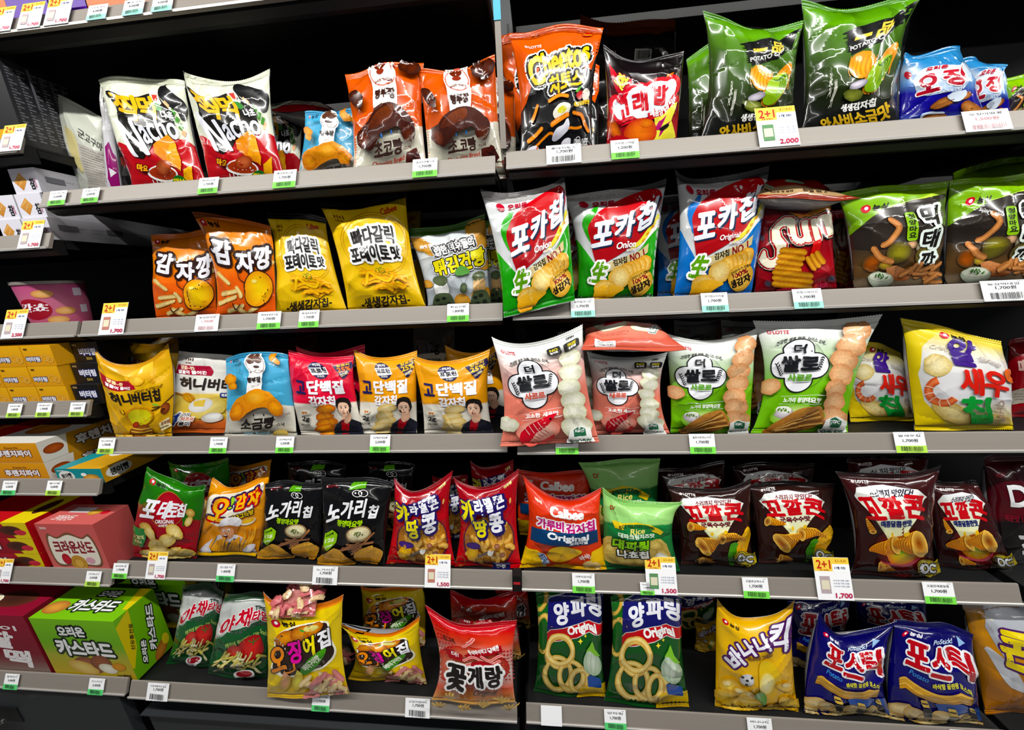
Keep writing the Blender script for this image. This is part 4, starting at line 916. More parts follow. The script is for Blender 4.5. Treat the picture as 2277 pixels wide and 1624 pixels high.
@design
def calbee():
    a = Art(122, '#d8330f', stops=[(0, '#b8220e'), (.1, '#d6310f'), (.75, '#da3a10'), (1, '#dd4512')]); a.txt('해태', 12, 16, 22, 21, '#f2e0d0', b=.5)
    a.txt('Calbee', 32, 18, 79, 36, '#f4f1ee', b=1.6, rot=4)
    a.txt('가루비', 12, 42, 50, 60, '#c0187a', b=1.3, o=[(2.2, '#f6eef0')], rot=2); a.txt('감자칩', 53, 44, 93, 62, '#c0187a', b=1.3, o=[(2.2, '#f6eef0')], rot=-2)
    a.poly([(4, 61), (96, 61), (96, 80), (84, 84), (40, 84), (4, 80)], '#123c68', '#0f335c'); a.txt('Original', 26, 64, 84, 78, '#f2f4f8', b=1.2, rot=3); a.txt('오리지널', 57, 76, 82, 82.5, '#f2f4f8', b=.7)
    a.poly([(28, 100), (34, 88), (48, 84), (62, 88), (74, 96), (62, 106), (48, 112), (34, 110)], '#f2c93c', '#dba224', tex=.2, smooth=4)
    a.poly([(0, 92), (14, 94), (28, 104), (32, 122), (0, 122)], '#ecc63a', '#d9a82a', smooth=0, tex=.2); a.poly([(32, 122), (50, 114), (80, 118), (86, 96), (100, 88), (100, 122)], '#ecc63a', '#d9a82a', tex=.2); a.ell(84, 116, 11, 7, '#f0d8a0', '#dcb870')
    a.txt('바삭!', 70, 100, 84, 108, '#f6f0ea', b=.7, rot=-22); a.poly([(16, 98), (24, 100), (34, 114), (28, 120)], '#b9cbe4'); a.txt('생감자', 17, 103, 31, 110, '#23407a', b=.5, rot=50)
    return a
@design
def nacho_green():
    a = Art(122, '#8fca74', stops=[(0, '#a3d67e'), (.36, '#93cc78'), (.37, '#1f7a3c'), (.8, '#1c6e36'), (1, '#185e2e')])
    a.rect(0, 0, 100, 10, '#8cc66e')
    for y in (2, 4.5, 7): a.rect(0, y, 100, y+.6, '#74b058')
    a.txt("D'", 12, 18, 20, 26, '#b83a2a', b=.8); a.poly([(14, 42), (30, 44), (50, 38), (70, 44), (88, 56), (84, 64), (66, 54), (50, 50), (34, 54), (18, 54)], '#e8c83a'); a.ell(52, 52, 22, 10, '#1f7a3c')
    a.txt('RICE NACHO CHIPS', 24, 43, 76, 49, '#24300f', b=.5, arc=6); a.txt('Rice', 40, 50, 62, 60, '#f0e07a', b=1.0, rot=-4, sh=.2); a.txt('대파크림치즈맛', 22, 60, 76, 68, '#d9ecd0', b=.5, rot=2)
    a.poly([(0, 72), (12, 66), (24, 84), (56, 88), (76, 72), (92, 78), (92, 108), (60, 116), (12, 112), (0, 96)], '#c9b05c', '#a89048', tex=.5, smooth=2)
    for x, y, r in ((10, 84, 10), (76, 82, 12), (86, 96, 10), (30, 104, 14), (54, 106, 14)): a.ell(x, y, r, r*.7, '#d9c06c', '#a88c40', 20, .5, 10, .1)
    a.txt('대파링', 14, 70, 66, 88, '#7fc01e', b=1.6, o=[(1.8, '#14200c')], rot=4); a.txt('나쵸칩', 20, 88, 64, 102, '#f0f0ea', b=1.3, o=[(1.8, '#14200c')], rot=2)
    a.ell(82, 104, 10, 9, '#e0e4de'); a.ring(82, 104, 8.5, 7.5, .5, '#4a5a50'); a.txt('DELTORY', 74, 102, 90, 106, '#3a4a40', b=.3, rot=-12)
    return a
def _corn(field, sub, subc, foot, sauce):
    a = Art(126, field, stops=[(0, '#120b0a'), (.1, field), (1, foot)])
    badge_lotte(a, 14, 9, 36, 13.5, '#ecebea')
    if sauce: a.ell(60, 96, 34, 30, '#8a1c16', field)
    a.poly([(12, 30), (18, 20), (50, 14), (82, 20), (94, 28), (88, 44), (74, 66), (62, 84), (46, 86), (30, 62), (18, 42)], '#e4e6ec', '#e8ecb0', smooth=0)
    a.txt('소리까지 맛있다!', 34, 20, 78, 30, '#7a1c2a' if not sauce else '#241a3a', b=.35, rot=-5)
    for s_, x0, y0, x1, y1, r in (('꼬', 16, 31, 42, 59, -8), ('깔', 43, 28, 67, 55, -3), ('콘', 68, 26, 93, 55, 3)): a.txt(s_, x0, y0, x1, y1, '#c8141c', b=1.9, rot=r)
    a.txt(sub, 34, 57, 75, 66, subc, b=.8, rot=-3)
    if sauce:
        a.ell(62, 94, 26, 17, '#b9b81c', '#c85a1c', -25); a.ell(58, 92, 12, 7, '#8fc01c', None, -10); a.line([(30, 108), (58, 112), (80, 102), (90, 82)], 3, '#b84a5a')
        cone(a, 54, 88, 38, 22, 166, '#f8ba44', '#d07c22'); cone(a, 80, 84, 30, 30, 176)
        cone(a, 24, 74, 18, 10, -110); cone(a, 28, 112, 18, 11, 10)
    else:
        a.poly([(96, 60), (100, 76), (94, 100), (86, 112), (78, 120), (76, 106), (84, 86), (90, 70)], '#e6b02c', '#d4951c', tex=.4, smooth=3); a.poly([(84, 92), (78, 104), (74, 122), (68, 126), (64, 112), (70, 100), (76, 92)], '#4a9a24', '#2f7018', smooth=3)
        cone(a, 60, 84, 34, 19, -8); cone(a, 18, 66, 22, 15, 6); cone(a, 32, 97, 30, 28, -26); cone(a, 26, 118, 20, 11, 8)
    a.ell(46, 74, 2, 3, '#f0c030'); a.ell(64, 72, 2.4, 3.4, '#f0c030', None, 40)
    a.ell(88, 112, 15, 12, '#b8a41c'); a.ring(88, 112, 14, 11, .8, '#3a2c10'); a.txt('OC', 76, 106, 98, 118, '#e8eaf0', b=1.6, o=[(1.6, '#3a3a34')], sh=.2)
    return a
@design
def corn_brown(): return _corn('#2a120e', '군옥수수맛', '#6a1c2a', '#2c130f', False)
@design
def corn_sauce(): return _corn('#3a0f10', '매콤달콤한맛', '#1f2a6a', '#260c0c', True)
@design
def dark_d():
    a = Art(128, '#3a0a12', stops=[(0, '#2a0a10'), (.3, '#4a0d16'), (.55, '#5a0f1a'), (.6, '#120b0e'), (1, '#0e0a0c')]); a.txt('D', 40, 34, 80, 62, '#e8e8ea', b=3.4, o=[(1, '#1a0a0c')]); a.ell(30, 22, 12, 3, '#8a2a34'); a.txt('초', 50, 92, 84, 118, '#e0e0e2', b=2); a.txt('매운맛 12g', 30, 72, 70, 82, '#8a2030', b=.6)
    return a
@design
def veggie():
    a = Art(132, '#c9ccc8', stops=[(0, '#1d3d22'), (.08, '#1d3d22'), (.12, '#bfc2c0'), (.42, '#cfd2ce'), (.5, '#d6d8d4'), (.56, '#155a2c'), (1, '#0f4a22')])
    a.poly([(0, 66), (40, 56), (100, 40), (100, 132), (0, 132)], '#145c2c', '#0f4a22')
    a.txt('TIME', 66, 20, 92, 28, '#1c2a20', b=.9, sh=.2, rot=-6)
    for s_, x0, y0, x1, y1 in (('야', 4, 36, 30, 62), ('채', 32, 26, 60, 54), ('타', 62, 28, 80, 46), ('임', 80, 26, 97, 44)): a.txt(s_, x0, y0, x1, y1, '#c41f30', b=1.5, o=[(1.1, '#f3f3f2')], sh=.2, rot=-8)
    a.txt('Vegetable', 24, 52, 88, 60, '#4a5a50', b=.3, rot=-14); a.txt('케첩에 찍어먹는 Dip Snack', 20, 68, 96, 78, '#a8c86a', b=.3, rot=-16)
    a.ell(66, 88, 24, 19, '#e2403c', '#a81c24'); a.ell(36, 92, 13, 11, '#dc5048', '#b02a2c'); a.line([(60, 76), (68, 80), (78, 76)], 1.6, '#3a7a2a'); a.line([(68, 74), (69, 84)], 1.6, '#3a7a2a')
    rs = np.random.RandomState(9)
    for k in range(38): x, y, r = rs.uniform(4, 84), rs.uniform(98, 120), rs.uniform(-1.4, .5); stick(a, [(x, y), (x+14*math.cos(r), y+12*math.sin(r))], 3.6, ('#ecdf9c', '#d8d06a', '#e8ead0')[k % 3], '#b0a040', .25)
    a.ell(66, 122, 18, 6, '#f2f0ee'); a.ell(66, 121.5, 14, 3.8, '#a8202a')
    return a
@design
def squid():
    a = Art(122, '#e6c515', stops=[(0, '#d87018'), (.06, '#dc7a1c'), (.075, '#e6c81c'), (.8, '#dfc01c'), (1, '#d0a63a')]); nong(a, 12, 26, 8, '#1c1408')
    a.txt('언제나 맛있게', 20, 17, 34, 20, '#3a2c0a', b=.15)
    a.poly([(8, 64), (10, 44), (30, 30), (60, 24), (80, 30), (84, 50), (92, 68), (80, 84), (50, 92), (30, 96), (14, 92), (4, 80)], '#f4f0d8', smooth=4); a.poly([(10, 64), (12, 46), (32, 32), (60, 26), (78, 32), (82, 52), (89, 68), (78, 82), (50, 89), (30, 93), (16, 89), (6, 78)], '#2a1a12', smooth=4)
    for x, y, r in ((24, 44, 15), (44, 38, 16), (62, 34, 13)): a.ell(x, y, r, r*.6, '#e89a34', '#a8521c', -20, .5, 18, .08)
    a.ell(58, 32, 10, 4, '#d8d07a'); leaf(a, 46, 34, 4, 20, '#4a9a3a')
    for s_, x0, y0, x1, y1, c in (('오', 3, 54, 24, 84, '#ee8a1c'), ('징', 27, 48, 45, 76, '#d8289a'), ('어', 48, 42, 65, 68, '#efe01c'), ('집', 68, 38, 84, 62, '#f0f0f4')): a.txt(s_, x0, y0, x1, y1, c, b=2.2, rot=-8, o=[(1.2, '#14100c')])
    a.line([(22, 88), (34, 84), (36, 76)], 2.6, '#ee8a1c'); a.poly([(42, 84), (60, 68), (76, 62), (78, 68), (66, 82), (50, 92), (42, 92)], '#4a9a24', '#2f7a18', smooth=3); a.txt('버터구이맛', 44, 72, 73, 82, '#f2f4e0', b=.5, rot=-32)
    for x, y, c in ((22, 100, '#e0a07a'), (38, 100, '#d8cf52')): a.ell(x, y, 7, 11, c, '#b89a34', 0, .2); a.poly([(x-5, y-8), (x, y-16), (x+5, y-8)], c)
    rs = np.random.RandomState(12)
    for k in range(20):
        x, y, r = rs.uniform(48, 96), rs.uniform(96, 122), rs.uniform(-.9, .9); c = ('#d98a8a', '#ecd6a8')[k % 2]; a.line([(x-7*math.cos(r), y-7*math.sin(r)), (x+7*math.cos(r), y+7*math.sin(r))], 7, c, '#b8706a' if k % 2 == 0 else '#c9a86a', .3)
    return a
@design
def squid_back():
    a = Art(122, '#d98a7a', stops=[(0, '#dd6a2c'), (.1, '#e0703a'), (.12, '#c9908a'), (1, '#b86a62')]); rs = np.random.RandomState(1)
    for k in range(40):
        x, y, r = rs.uniform(0, 100), rs.uniform(16, 122), rs.uniform(0, 3); c = ('#d97a80', '#ecd6b0')[k % 2]; a.line([(x-9*math.cos(r), y-9*math.sin(r)), (x+9*math.cos(r), y+9*math.sin(r))], 12, c, '#b05a5a' if k % 2 == 0 else '#c9a070', .3)
        for q in (-4, 0, 4): a.ell(x+q*math.cos(r), y+q*math.sin(r), 1, .7, '#8a4a3a')
    return a
@design
def crab():
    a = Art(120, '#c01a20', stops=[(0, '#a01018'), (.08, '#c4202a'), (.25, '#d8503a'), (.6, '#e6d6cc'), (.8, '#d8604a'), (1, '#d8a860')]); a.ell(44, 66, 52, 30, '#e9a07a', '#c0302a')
    for i in range(9):
        for j in range(5): a.ell(6+j*4.2+(i % 2)*2, 12+i*4.2, 1.2, 1.2, '#b0141c', n=8); a.ell(80+j*4.2, 40+i*4.6, 1.3, 1.3, '#b0141c', n=8)
    a.ring(13, 24, 3.4, 3, 1, '#a8202a'); a.txt('빙그레', 18, 21, 32, 28, '#2c1a18', b=.7, rot=3)
    a.poly([(14, 36), (36, 44), (36, 54), (18, 52)], '#9c141c'); a.txt('더!', 22, 41, 31, 48, '#f2efec', b=.6, rot=6); a.poly([(38, 44), (60, 34), (84, 30), (86, 38), (62, 44), (42, 52)], '#9c141c'); a.txt('바삭바삭하고 담백한', 44, 33, 82, 40, '#f2efec', b=.4, rot=-12)
    for p in ([(36, 52), (50, 46), (62, 52)], [(40, 30), (50, 24), (56, 18)], [(84, 60), (70, 50), (60, 44)], [(38, 58), (50, 54)], [(82, 50), (72, 56)], [(84, 42), (70, 50)]): a.line(p, 3.4, '#d8303a', '#f0c8c0')
    a.ell(60, 58, 16, 8, '#c01c26', '#8e1018')
    o = [(3.0, '#f0efee')]
    for oo in (o, ()):
        a.txt('꽃', 12, 58, 38, 92, '#17110f', b=2.2, o=oo, rot=6); a.txt('게', 40, 58, 60, 86, '#17110f', b=2.2, o=oo); a.txt('랑', 64, 56, 84, 86, '#17110f', b=2.2, o=oo)
    a.txt('Original', 46, 88, 76, 98, '#2c1a18', b=.7, sh=.3, rot=2)
    for x, y in ((18, 100), (62, 108), (84, 102), (40, 114), (10, 112), (92, 112)):
        for k in range(5): an = math.radians(-150+k*30); a.line([(x, y+4), (x+9*math.cos(an), y+4+9*math.sin(an))], 2.6, '#e8c470', '#b98a3a', .2)
    return a
@design
def onion():
    a = Art(158, '#14561c', stops=[(0, '#1c5a1e'), (.3, '#165420'), (1, '#0f4a18')]); a.poly([(0, 0), (30, 0), (16, 24), (18, 50), (8, 70), (12, 96), (0, 110)], '#1e6a22', '#145018')
    a.ring(4, 12, 12, 16, 7, '#dcb85a', '#b8903a'); a.ring(8, 64, 12, 26, 6, '#e6c468', '#c09840')
    a.poly([(18, 24), (22, 16), (60, 6), (100, 0), (100, 52), (60, 58), (24, 66), (14, 60)], '#20206e', '#1a1a5e', smooth=0); a.line([(18, 23), (22, 16), (60, 6), (100, 1)], 1.6, '#c9ccd4')
    for s_, x0, y0, x1, y1 in (('양', 26, 24, 50, 56), ('파', 52, 15, 76, 46), ('링', 76, 7, 98, 38)): a.txt(s_, x0, y0, x1, y1, '#e6e8f0', b=2.8, rot=-8, sh=.05)
    a.poly([(14, 64), (60, 56), (100, 44), (100, 60), (60, 74), (14, 84)], '#c41c22', '#b0181e'); a.line([(14, 84), (60, 74), (100, 60)], 1, '#d0d0cc'); a.line([(14, 64), (60, 56), (100, 44)], 1, '#d0d0cc'); a.txt('Original', 46, 54, 92, 70, '#f4f2f0', b=1.2, rot=-12)
    for x, y, rx, ry, ro in ((34, 96, 20, 22, 10), (32, 126, 20, 22, -10), (52, 128, 18, 20, 15), (64, 134, 12, 16, 20)): a.ring(x, y, rx, ry, 7.5, '#f4dd8c', '#c99a38', ro, .25)
    a.ring(34, 92, 20, 21, 7.5, '#f7e196', '#cf9f3c', 10, .25)
    for x, y, r in ((66, 78, 4), (74, 72, 2.4)): a.poly([(x, y-r), (x+r*.3, y-r*.3), (x+r, y), (x+r*.3, y+r*.3), (x, y+r), (x-r*.3, y+r*.3), (x-r, y), (x-r*.3, y-r*.3)], '#f2e04a')
    # a plain white onion where the character is printed
    a.ell(84, 108, 14, 20, '#e2eedc', '#a8c4a0'); a.poly([(74, 92), (80, 86), (84, 76), (88, 86), (96, 92), (88, 95), (82, 93)], '#7fbf3a', smooth=2)
    for k in range(3): a.line([(76+k*7, 94), (74+k*8, 108), (78+k*5, 124)], .6, '#b5cfae')
    a.poly([(66, 140), (100, 134), (100, 158), (60, 158)], '#dcb81c', '#c9a010'); a.rect(76, 128, 96, 142, '#1c4a9a', r=3)
    return a
@design
def banana():
    a = Art(140, '#eab60f', stops=[(0, '#d9a414'), (.2, '#eab812'), (1, '#e0aa14')]); nong(a, 12, 20, 6.5, '#3a2c0a')
    for k, (s_, x0, y0, x1, y1, r) in enumerate((('바', 14, 56, 38, 82, -48), ('나', 32, 38, 54, 64, -32), ('나', 54, 27, 75, 53, -18), ('킥', 75, 14, 97, 56, 4))): a.txt(s_, x0, y0, x1, y1, '#ecebf6', b=2.0, o=[(2.8, '#4a1c5a')], rot=r)
    a.txt('바나나맛 그대로!', 42, 58, 76, 66, '#6a3a1a', b=.3, rot=-14, arc=-3)
    a.poly([(58, 74), (66, 66), (76, 72), (84, 92), (86, 116), (76, 134), (60, 128), (56, 104)], '#f0cc2c', '#cf9a14', smooth=4); a.ell(66, 100, 10, 16, '#f5eeb4', '#e8cf5a', 8)
    a.ell(40, 94, 9, 9, '#f0f0f0', '#c4c4c8'); 
    for x, y in ((40, 94), (34, 90), (46, 90), (40, 101)): a.ell(x, y, 2.2, 2.0, '#16161a', n=6)
    a.ell(54, 122, 8, 12, '#6aa82a', '#4a881c', 20); a.line([(46, 116), (52, 132), (62, 136)], 2, '#e6e6e6')
    for x, y, r in ((20, 108, 15), (34, 116, 14), (12, 122, 14), (40, 130, 16), (20, 134, 14), (88, 104, 10), (90, 128, 14), (70, 138, 14)): a.ell(x, y, r, r*.7, '#f3cf5c', '#dba62c', 10, .1)
    for x, y in ((16, 104), (30, 112), (90, 100)): a.ell(x, y, 6, 4, '#f6e6b0', '#ecc95a')
    return a
@design
def postick():
    a = Art(126, '#12105e', stops=[(0, '#0e0d4a'), (.3, '#15126a'), (.6, '#171470'), (1, '#121058')]); nong(a, 16, 18, 6.5, '#e8e8f4'); a.txt('PoStick!', 54, 20, 80, 27, '#c9dcf2', b=.7, rot=-8); a.poly([(84, 12), (92, 16), (86, 24)], '#8fb4dc')
    for s_, x0, y0, x1, y1, r in (('포', 20, 28, 48, 64, 6), ('스', 49, 32, 74, 72, 8), ('틱', 72, 27, 97, 62, -4)): a.txt(s_, x0, y0, x1, y1, '#bc1a22', b=2.8, o=[(2.4, '#f0f0f4')], rot=r)
    a.txt('Potato', 24, 70, 46, 77, '#4a8ad8', b=.6, rot=14); a.txt('바삭함 끝판왕 포스틱', 50, 76, 94, 83, '#e6e04a', b=.5, rot=-8)
    for dy, c in ((-3, '#f0c860'), (0, '#e0ac44'), (3, '#f0c45a'), (6, '#cf9438')): a.line([(14, 82+dy), (40, 92+dy), (64, 96+dy), (94, 86+dy)], 3.6, c, '#c48a30', .15)
    a.poly([(50, 104), (100, 98), (100, 120), (54, 122)], '#1c4a9c')
    for x, y, r in ((10, 112, 14), (26, 118, 14), (4, 122, 12), (60, 122, 20), (84, 122, 18), (40, 124, 14)): a.ell(x, y, r, r*.5, '#efd9a0', '#c9a054', 15, .2)
    for x, y in ((38, 106), (66, 112), (92, 104)):   # small dark-suited stick shapes
        a.rect(x-4, y-5, x+4, y+3, '#e8c058', r=1.2); a.rect(x-3.4, y-1.6, x+3.4, y, '#16120e'); a.poly([(x-5, y+4), (x+5, y+4), (x+4, y+14), (x-4, y+14)], '#121214')
    return a
@design
def yellow_big():
    a = Art(130, '#c98414', stops=[(0, '#8a8a88'), (.1, '#b07a1c'), (.3, '#cf8a18'), (1, '#a8640f')]); a.poly([(30, 0), (100, 0), (100, 40), (60, 50), (40, 70), (34, 40)], '#b8bcc4', '#9a9ea6', smooth=2); a.poly([(16, 60), (40, 70), (60, 100), (40, 104)], '#c9ccd2', smooth=2)
    a.txt('CROWN', 22, 16, 40, 20, '#e8e0d0', b=.3, rot=20); a.txt('콘', 40, 36, 84, 84, '#e8d01c', b=4.5, o=[(2.6, '#4a1c5a')], rot=14); a.ell(62, 108, 9, 7, '#8fc4dc'); stick(a, [(70, 112), (90, 100)], 8, '#e8c23a', '#b8861c')
    return a
@design
def pouch_text():
    a = Art(150, '#c9cbbd', stops=[(0, '#b9bcae'), (.3, '#cccfc2'), (1, '#bfc1b6')]); a.poly([(10, 44), (30, 50), (34, 92), (22, 104), (10, 80)], '#cfc38a', smooth=3); a.txt('군고구마', 38, 40, 96, 54, '#3a3a34', b=.4, rot=10)
    a.rect(32, 60, 98, 122, '#b5b0a8', rot=0); finep(a, 36, 64, 96, 14, '#4a4440', 1.8, 4.0); a.rect(34, 124, 98, 130, '#5a3a2a'); finep(a, 36, 134, 96, 3, '#5a544c', 1.8, 4)
    return a
@design
def pouch_magenta():
    a = Art(220, '#b8b4bc', stops=[(0, '#8f9088'), (.4, '#c9c8cc'), (1, '#b5b0ba')]); a.poly([(10, 120), (40, 110), (60, 130), (90, 140), (96, 200), (40, 204), (10, 180)], '#8a1c6a', '#7a1458'); a.poly([(20, 160), (80, 170), (30, 178)], '#d0cdd2')
    return a
@design
def plain_dark():
    a = Art(120, '#1a1212', stops=[(0, '#a84a14'), (.07, '#a84a14'), (.08, '#14100f'), (1, '#120f0e')]); a.rect(56, 20, 74, 28, '#9a9a94'); barcode(a, 58, 21, 72, 27); a.txt('OPEN', 26, 22, 36, 27, '#8a8a84', b=.2); a.txt('매콤한 맛', 30, 60, 70, 74, '#8a2a20', b=.8)
    return a
@design
def down12():
    a = Art(120, '#8a8072', stops=[(0, '#8a8478'), (.5, '#a09684'), (1, '#8f8572')]); a.txt('12g', 30, 30, 64, 50, '#22201e', b=1.6, rot=-6); a.txt('25% DOWN', 32, 54, 68, 61, '#3a342e', b=.5)
    for x, y in ((84, 30), (86, 60)): a.ell(x, y, 12, 10, '#a8804c', '#7a5630', 0, .4)
    return a
@design
def red_plain():
    a = Art(120, '#a8121c', stops=[(0, '#7a0e16'), (1, '#a5141e')]); a.txt('매운맛', 20, 30, 80, 54, '#d8b0a8', b=1.5); a.poly([(0, 80), (100, 66), (100, 96), (0, 100)], '#b8b0a0'); finep(a, 10, 84, 90, 3, '#5a4038', 2, 4)
    return a
@design
def sun_back():
    a = Art(90, '#b79a72', stops=[(0, '#8a1a1c'), (.42, '#8a2420'), (.46, '#b79c74'), (.8, '#a88a62'), (.84, '#8a2a20'), (1, '#8a3a28')]); a.ell(50, 24, 12, 6, '#7fa890'); a.ell(14, 36, 10, 5, '#7fa890'); a.txt('원재료명 및 함량', 12, 54, 44, 62, '#3a241a', b=.5); a.txt('통밀 씬 스낵', 54, 50, 90, 62, '#3a241a', b=.5)
    return a
@design
def wasabi_dark():
    a = Art(120, '#0c0d0c', stops=[(0, '#2f5a14'), (.12, '#101210'), (1, '#0b0b0c')]); a.txt('생생감자칩', 10, 50, 46, 66, '#e4e4de', b=1, rot=-4, sh=.2); a.txt('와사비', 50, 40, 92, 62, '#b8962c', b=1.2, rot=-4); a.txt('LIMITED EDITION', 40, 70, 90, 76, '#77776e'); a.txt('가공소금 52%', 50, 88, 94, 97, '#a8a8a0', b=.3)
    return a
@design
def pink_flap():
    a = Art(100, '#d9705a', stops=[(0, '#e9c9c0'), (.3, '#e08a76'), (.62, '#dd7a66'), (.66, '#c8604e'), (1, '#c05a48')]); a.ell(30, 26, 20, 12, '#ecebdc', '#c9c9a8', 0, .3); a.ell(64, 36, 11, 9, '#ecebdc', '#c9c9a8', 0, .3); a.poly([(26, 10), (50, 14), (44, 24), (22, 20)], '#cc2838'); a.poly([(72, 30), (82, 24), (92, 30), (92, 48), (72, 48)], '#f0f2ee'); a.txt('KGFC', 76, 30, 88, 35, '#2a6a4a', b=.4); a.txt('Gluten Free', 73, 40, 91, 46, '#2a6a4a', b=.6)
    finep(a, 12, 46, 50, 3, '#8a3a30', 2.4, 4.4); a.rect(12, 74, 34, 92, '#dcdcdc', r=2); a.txt('24.03.14까지', 15, 77, 31, 82, '#4a4a4a', b=.2); a.txt('24.08.13 #1', 15, 84, 31, 89, '#4a4a4a', b=.2)
    return a
_cache = {}
def art(n):
    if n not in _cache: _cache[n] = D[n]()
    return _cache[n]
MATTE = {'pink_flap', 'honey', 'honey_cheese', 'protein_red', 'protein_gold', 'rice_pink', 'rice_green', 'shrimp_chip', 'pouch_text', 'garlic', 'nacho_green', 'hardtack', 'salt', 'calbee'}
# ------------------------------------------------------------------ shelves
YF = [.0527, .0438, 0., -.049, -.1007]
ZM = [1.4441, 1.1825, .9241, .6337, .3352]
ZR = [1.4485, 1.1819, .9182, .6328, .3367]
RH, RT, DK = .032, .014, .019           # rail height, tilt depth, deck height above the rail's lower edge
YB = .47
def yfront(z): return float(np.interp(z, ZM[::-1], YF[::-1])) if z < ZM[0] else YF[0]+(z-ZM[0])*.05
def tagrail(px, py, yf):
    return at_y(px, py, yf+RT*.5)
def make_shelf(x0, x1, z, yf, label, group):
    r = empty('display_shelf', (x0, yf, z)); tag(r, label, 'shelf', group)
    prof = [(yf-.001, z), (yf-.001, z+.002), (yf+.0005, z+.003), (yf+RT-.0012, z+RH-.001), (yf+RT-.0005, z+RH), (yf+RT+.002, z+RH), (yf+RT+.003, z+RH-.004), (yf+.007, z+.003), (yf+.006, z)]
    link('front_rail', prism_x('front_rail', prof, x0, x1, M_RAIL, (x0, yf, z)), r)
    link('rail_lip', prism_x('rail_lip', [(yf-.0035, z-.0005), (yf-.0035, z+.0035), (yf-.002, z+.0045), (yf-.001, z+.0005)], x0, x1, M_RAILEDGE, (x0, yf, z)), r)
    dk = z+DK; yb = YB-.02
    prof = [(yf+.008, z-.004), (yf+.006, dk-.004), (yf+.0185, dk-.001), (yf+.0185, dk), (yb, dk), (yb, dk-.004), (yf+.03, dk-.004), (yf+.03, z-.012), (yf+.020, z-.012)]
    link('deck', prism_x('deck', prof, x0+.003, x1-.003, M_BLACK, (x0, yf, z)), r)
    for xs in (x0+.004, x1-.007):
        link('bracket', prism_x('bracket', [(yf+.032, dk-.004), (yb, dk-.004), (yb, dk-.03), (yb-.05, dk-.03), (yf+.032, dk-.018)], xs, xs+.003, M_BLACK, (x0, yf, z)), r)
    return r
ordn = ['second', 'third', 'fourth', 'fifth', 'bottom']
MX = [at_y(88, 458, YF[0])[0], -.94, -.935, -.935, -.94]
place = ['holding cream and orange bread snack bags', 'holding orange and yellow potato bags', 'with butter chip and protein chip bags', 'with black and red caramel bags', 'lowest, with squid and crab snack bags']
placer = ['under the tall green wasabi bags', 'under the white-topped potato chip bags', 'under the pink and green rice snack bags', 'under the brown corn horn bags', 'lowest, under the onion ring bags']
for i in range(5):
    make_shelf(MX[i], -.010, ZM[i], YF[i], 'black shelf in the middle bay, '+place[i], 'middle bay shelves')
    make_shelf(.010, .935, ZR[i], YF[i], 'black shelf in the right bay, '+placer[i], 'right bay shelves')
# the next bay on the right begins at the frame's edge
for i, nm in enumerate(('beyond the blue peanut bags', 'beyond the fish stick bags', 'beyond the shrimp chips', 'above the lowest level', 'at the lowest level')):
    make_shelf(.955 if i > 2 else .945, 1.5, ZR[i], YF[i], 'black shelf running past the right edge '+nm, 'far right bay shelves')
# top shelf of the middle bay, seen from below
ZT = at_y(300, 43, .075)[2]
make_shelf(-1.12, -.010, ZT, .072, 'topmost shelf at the upper left with turquoise-edged price tags', 'middle bay shelves')
make_shelf(.955, 1.7, ZT+.13, .072, 'topmost shelf of the far right bay above the frame', 'far right bay shelves')
make_shelf(.010, .935, ZT+.13, .072, 'topmost shelf of the right bay above the green wasabi bags', 'right bay shelves')
LR = [((20, 341), 52), ((50, 556), 115), ((80, 752), 170), ((100, 927), 235), ((100, 1100), 252), ((100, 1298), 263), ((150, 1537), 290)]
LZ, LXE = [], []
lplace = ['under the tall black cartons', 'under the white cracker cartons', 'under the pink cookie tub', 'under the yellow and black butter biscuit cartons', 'under the orange pie cartons', 'under the pink sandwich biscuit carton', 'lowest, under the lime green custard carton']
for (p, xe), lp in zip(LR, lplace):
    z = at_y(p[0], p[1], 0.0)[2]
    for _ in range(4): z = at_y(p[0], p[1], yfront(z))[2]
    yf = yfront(z); x1 = min(at_y(xe, p[1], yf)[0], -.948)
    LZ.append(z); LXE.append(x1)
    make_shelf(-2.0, x1, z, yf, 'black shelf in the left bay, '+lp, 'left bay shelves')
def struct(name, me): return tag(link(name, me), kind='structure')
struct('wall_back', box_mesh('wall_back', (-2.4, YB, 0), (2.0, YB+.03, 2.3), M_BLACK))
struct('floor', box_mesh('floor', (-4, -5, -.02), (4, YB+.2, 0), M_FLOOR))
struct('ceiling', box_mesh('ceiling', (-4, -5, 2.7), (4, YB+.2, 2.72), M_FLOOR))
for x, lb in ((-.944, 'between the left and middle bays'), (.0, 'between the middle and right bays'), (.944, 'between the right bay and the one at the frame edge')):
    r = empty('shelf_upright', (x, YB, 0)); tag(r, 'black slotted steel upright '+lb, 'upright', 'shelf uprights')
    link('post', box_mesh('post', (x-.02, YB-.02, .02), (x+.02, YB-.001, 2.2), M_DARK, (x, YB, 0)), r)
    for k in range(20): link('slot', box_mesh('slot', (x-.003, YB-.0212, .35+k*.08), (x+.003, YB-.02, .375+k*.08), M_BLACK, (x, YB, 0)), r)
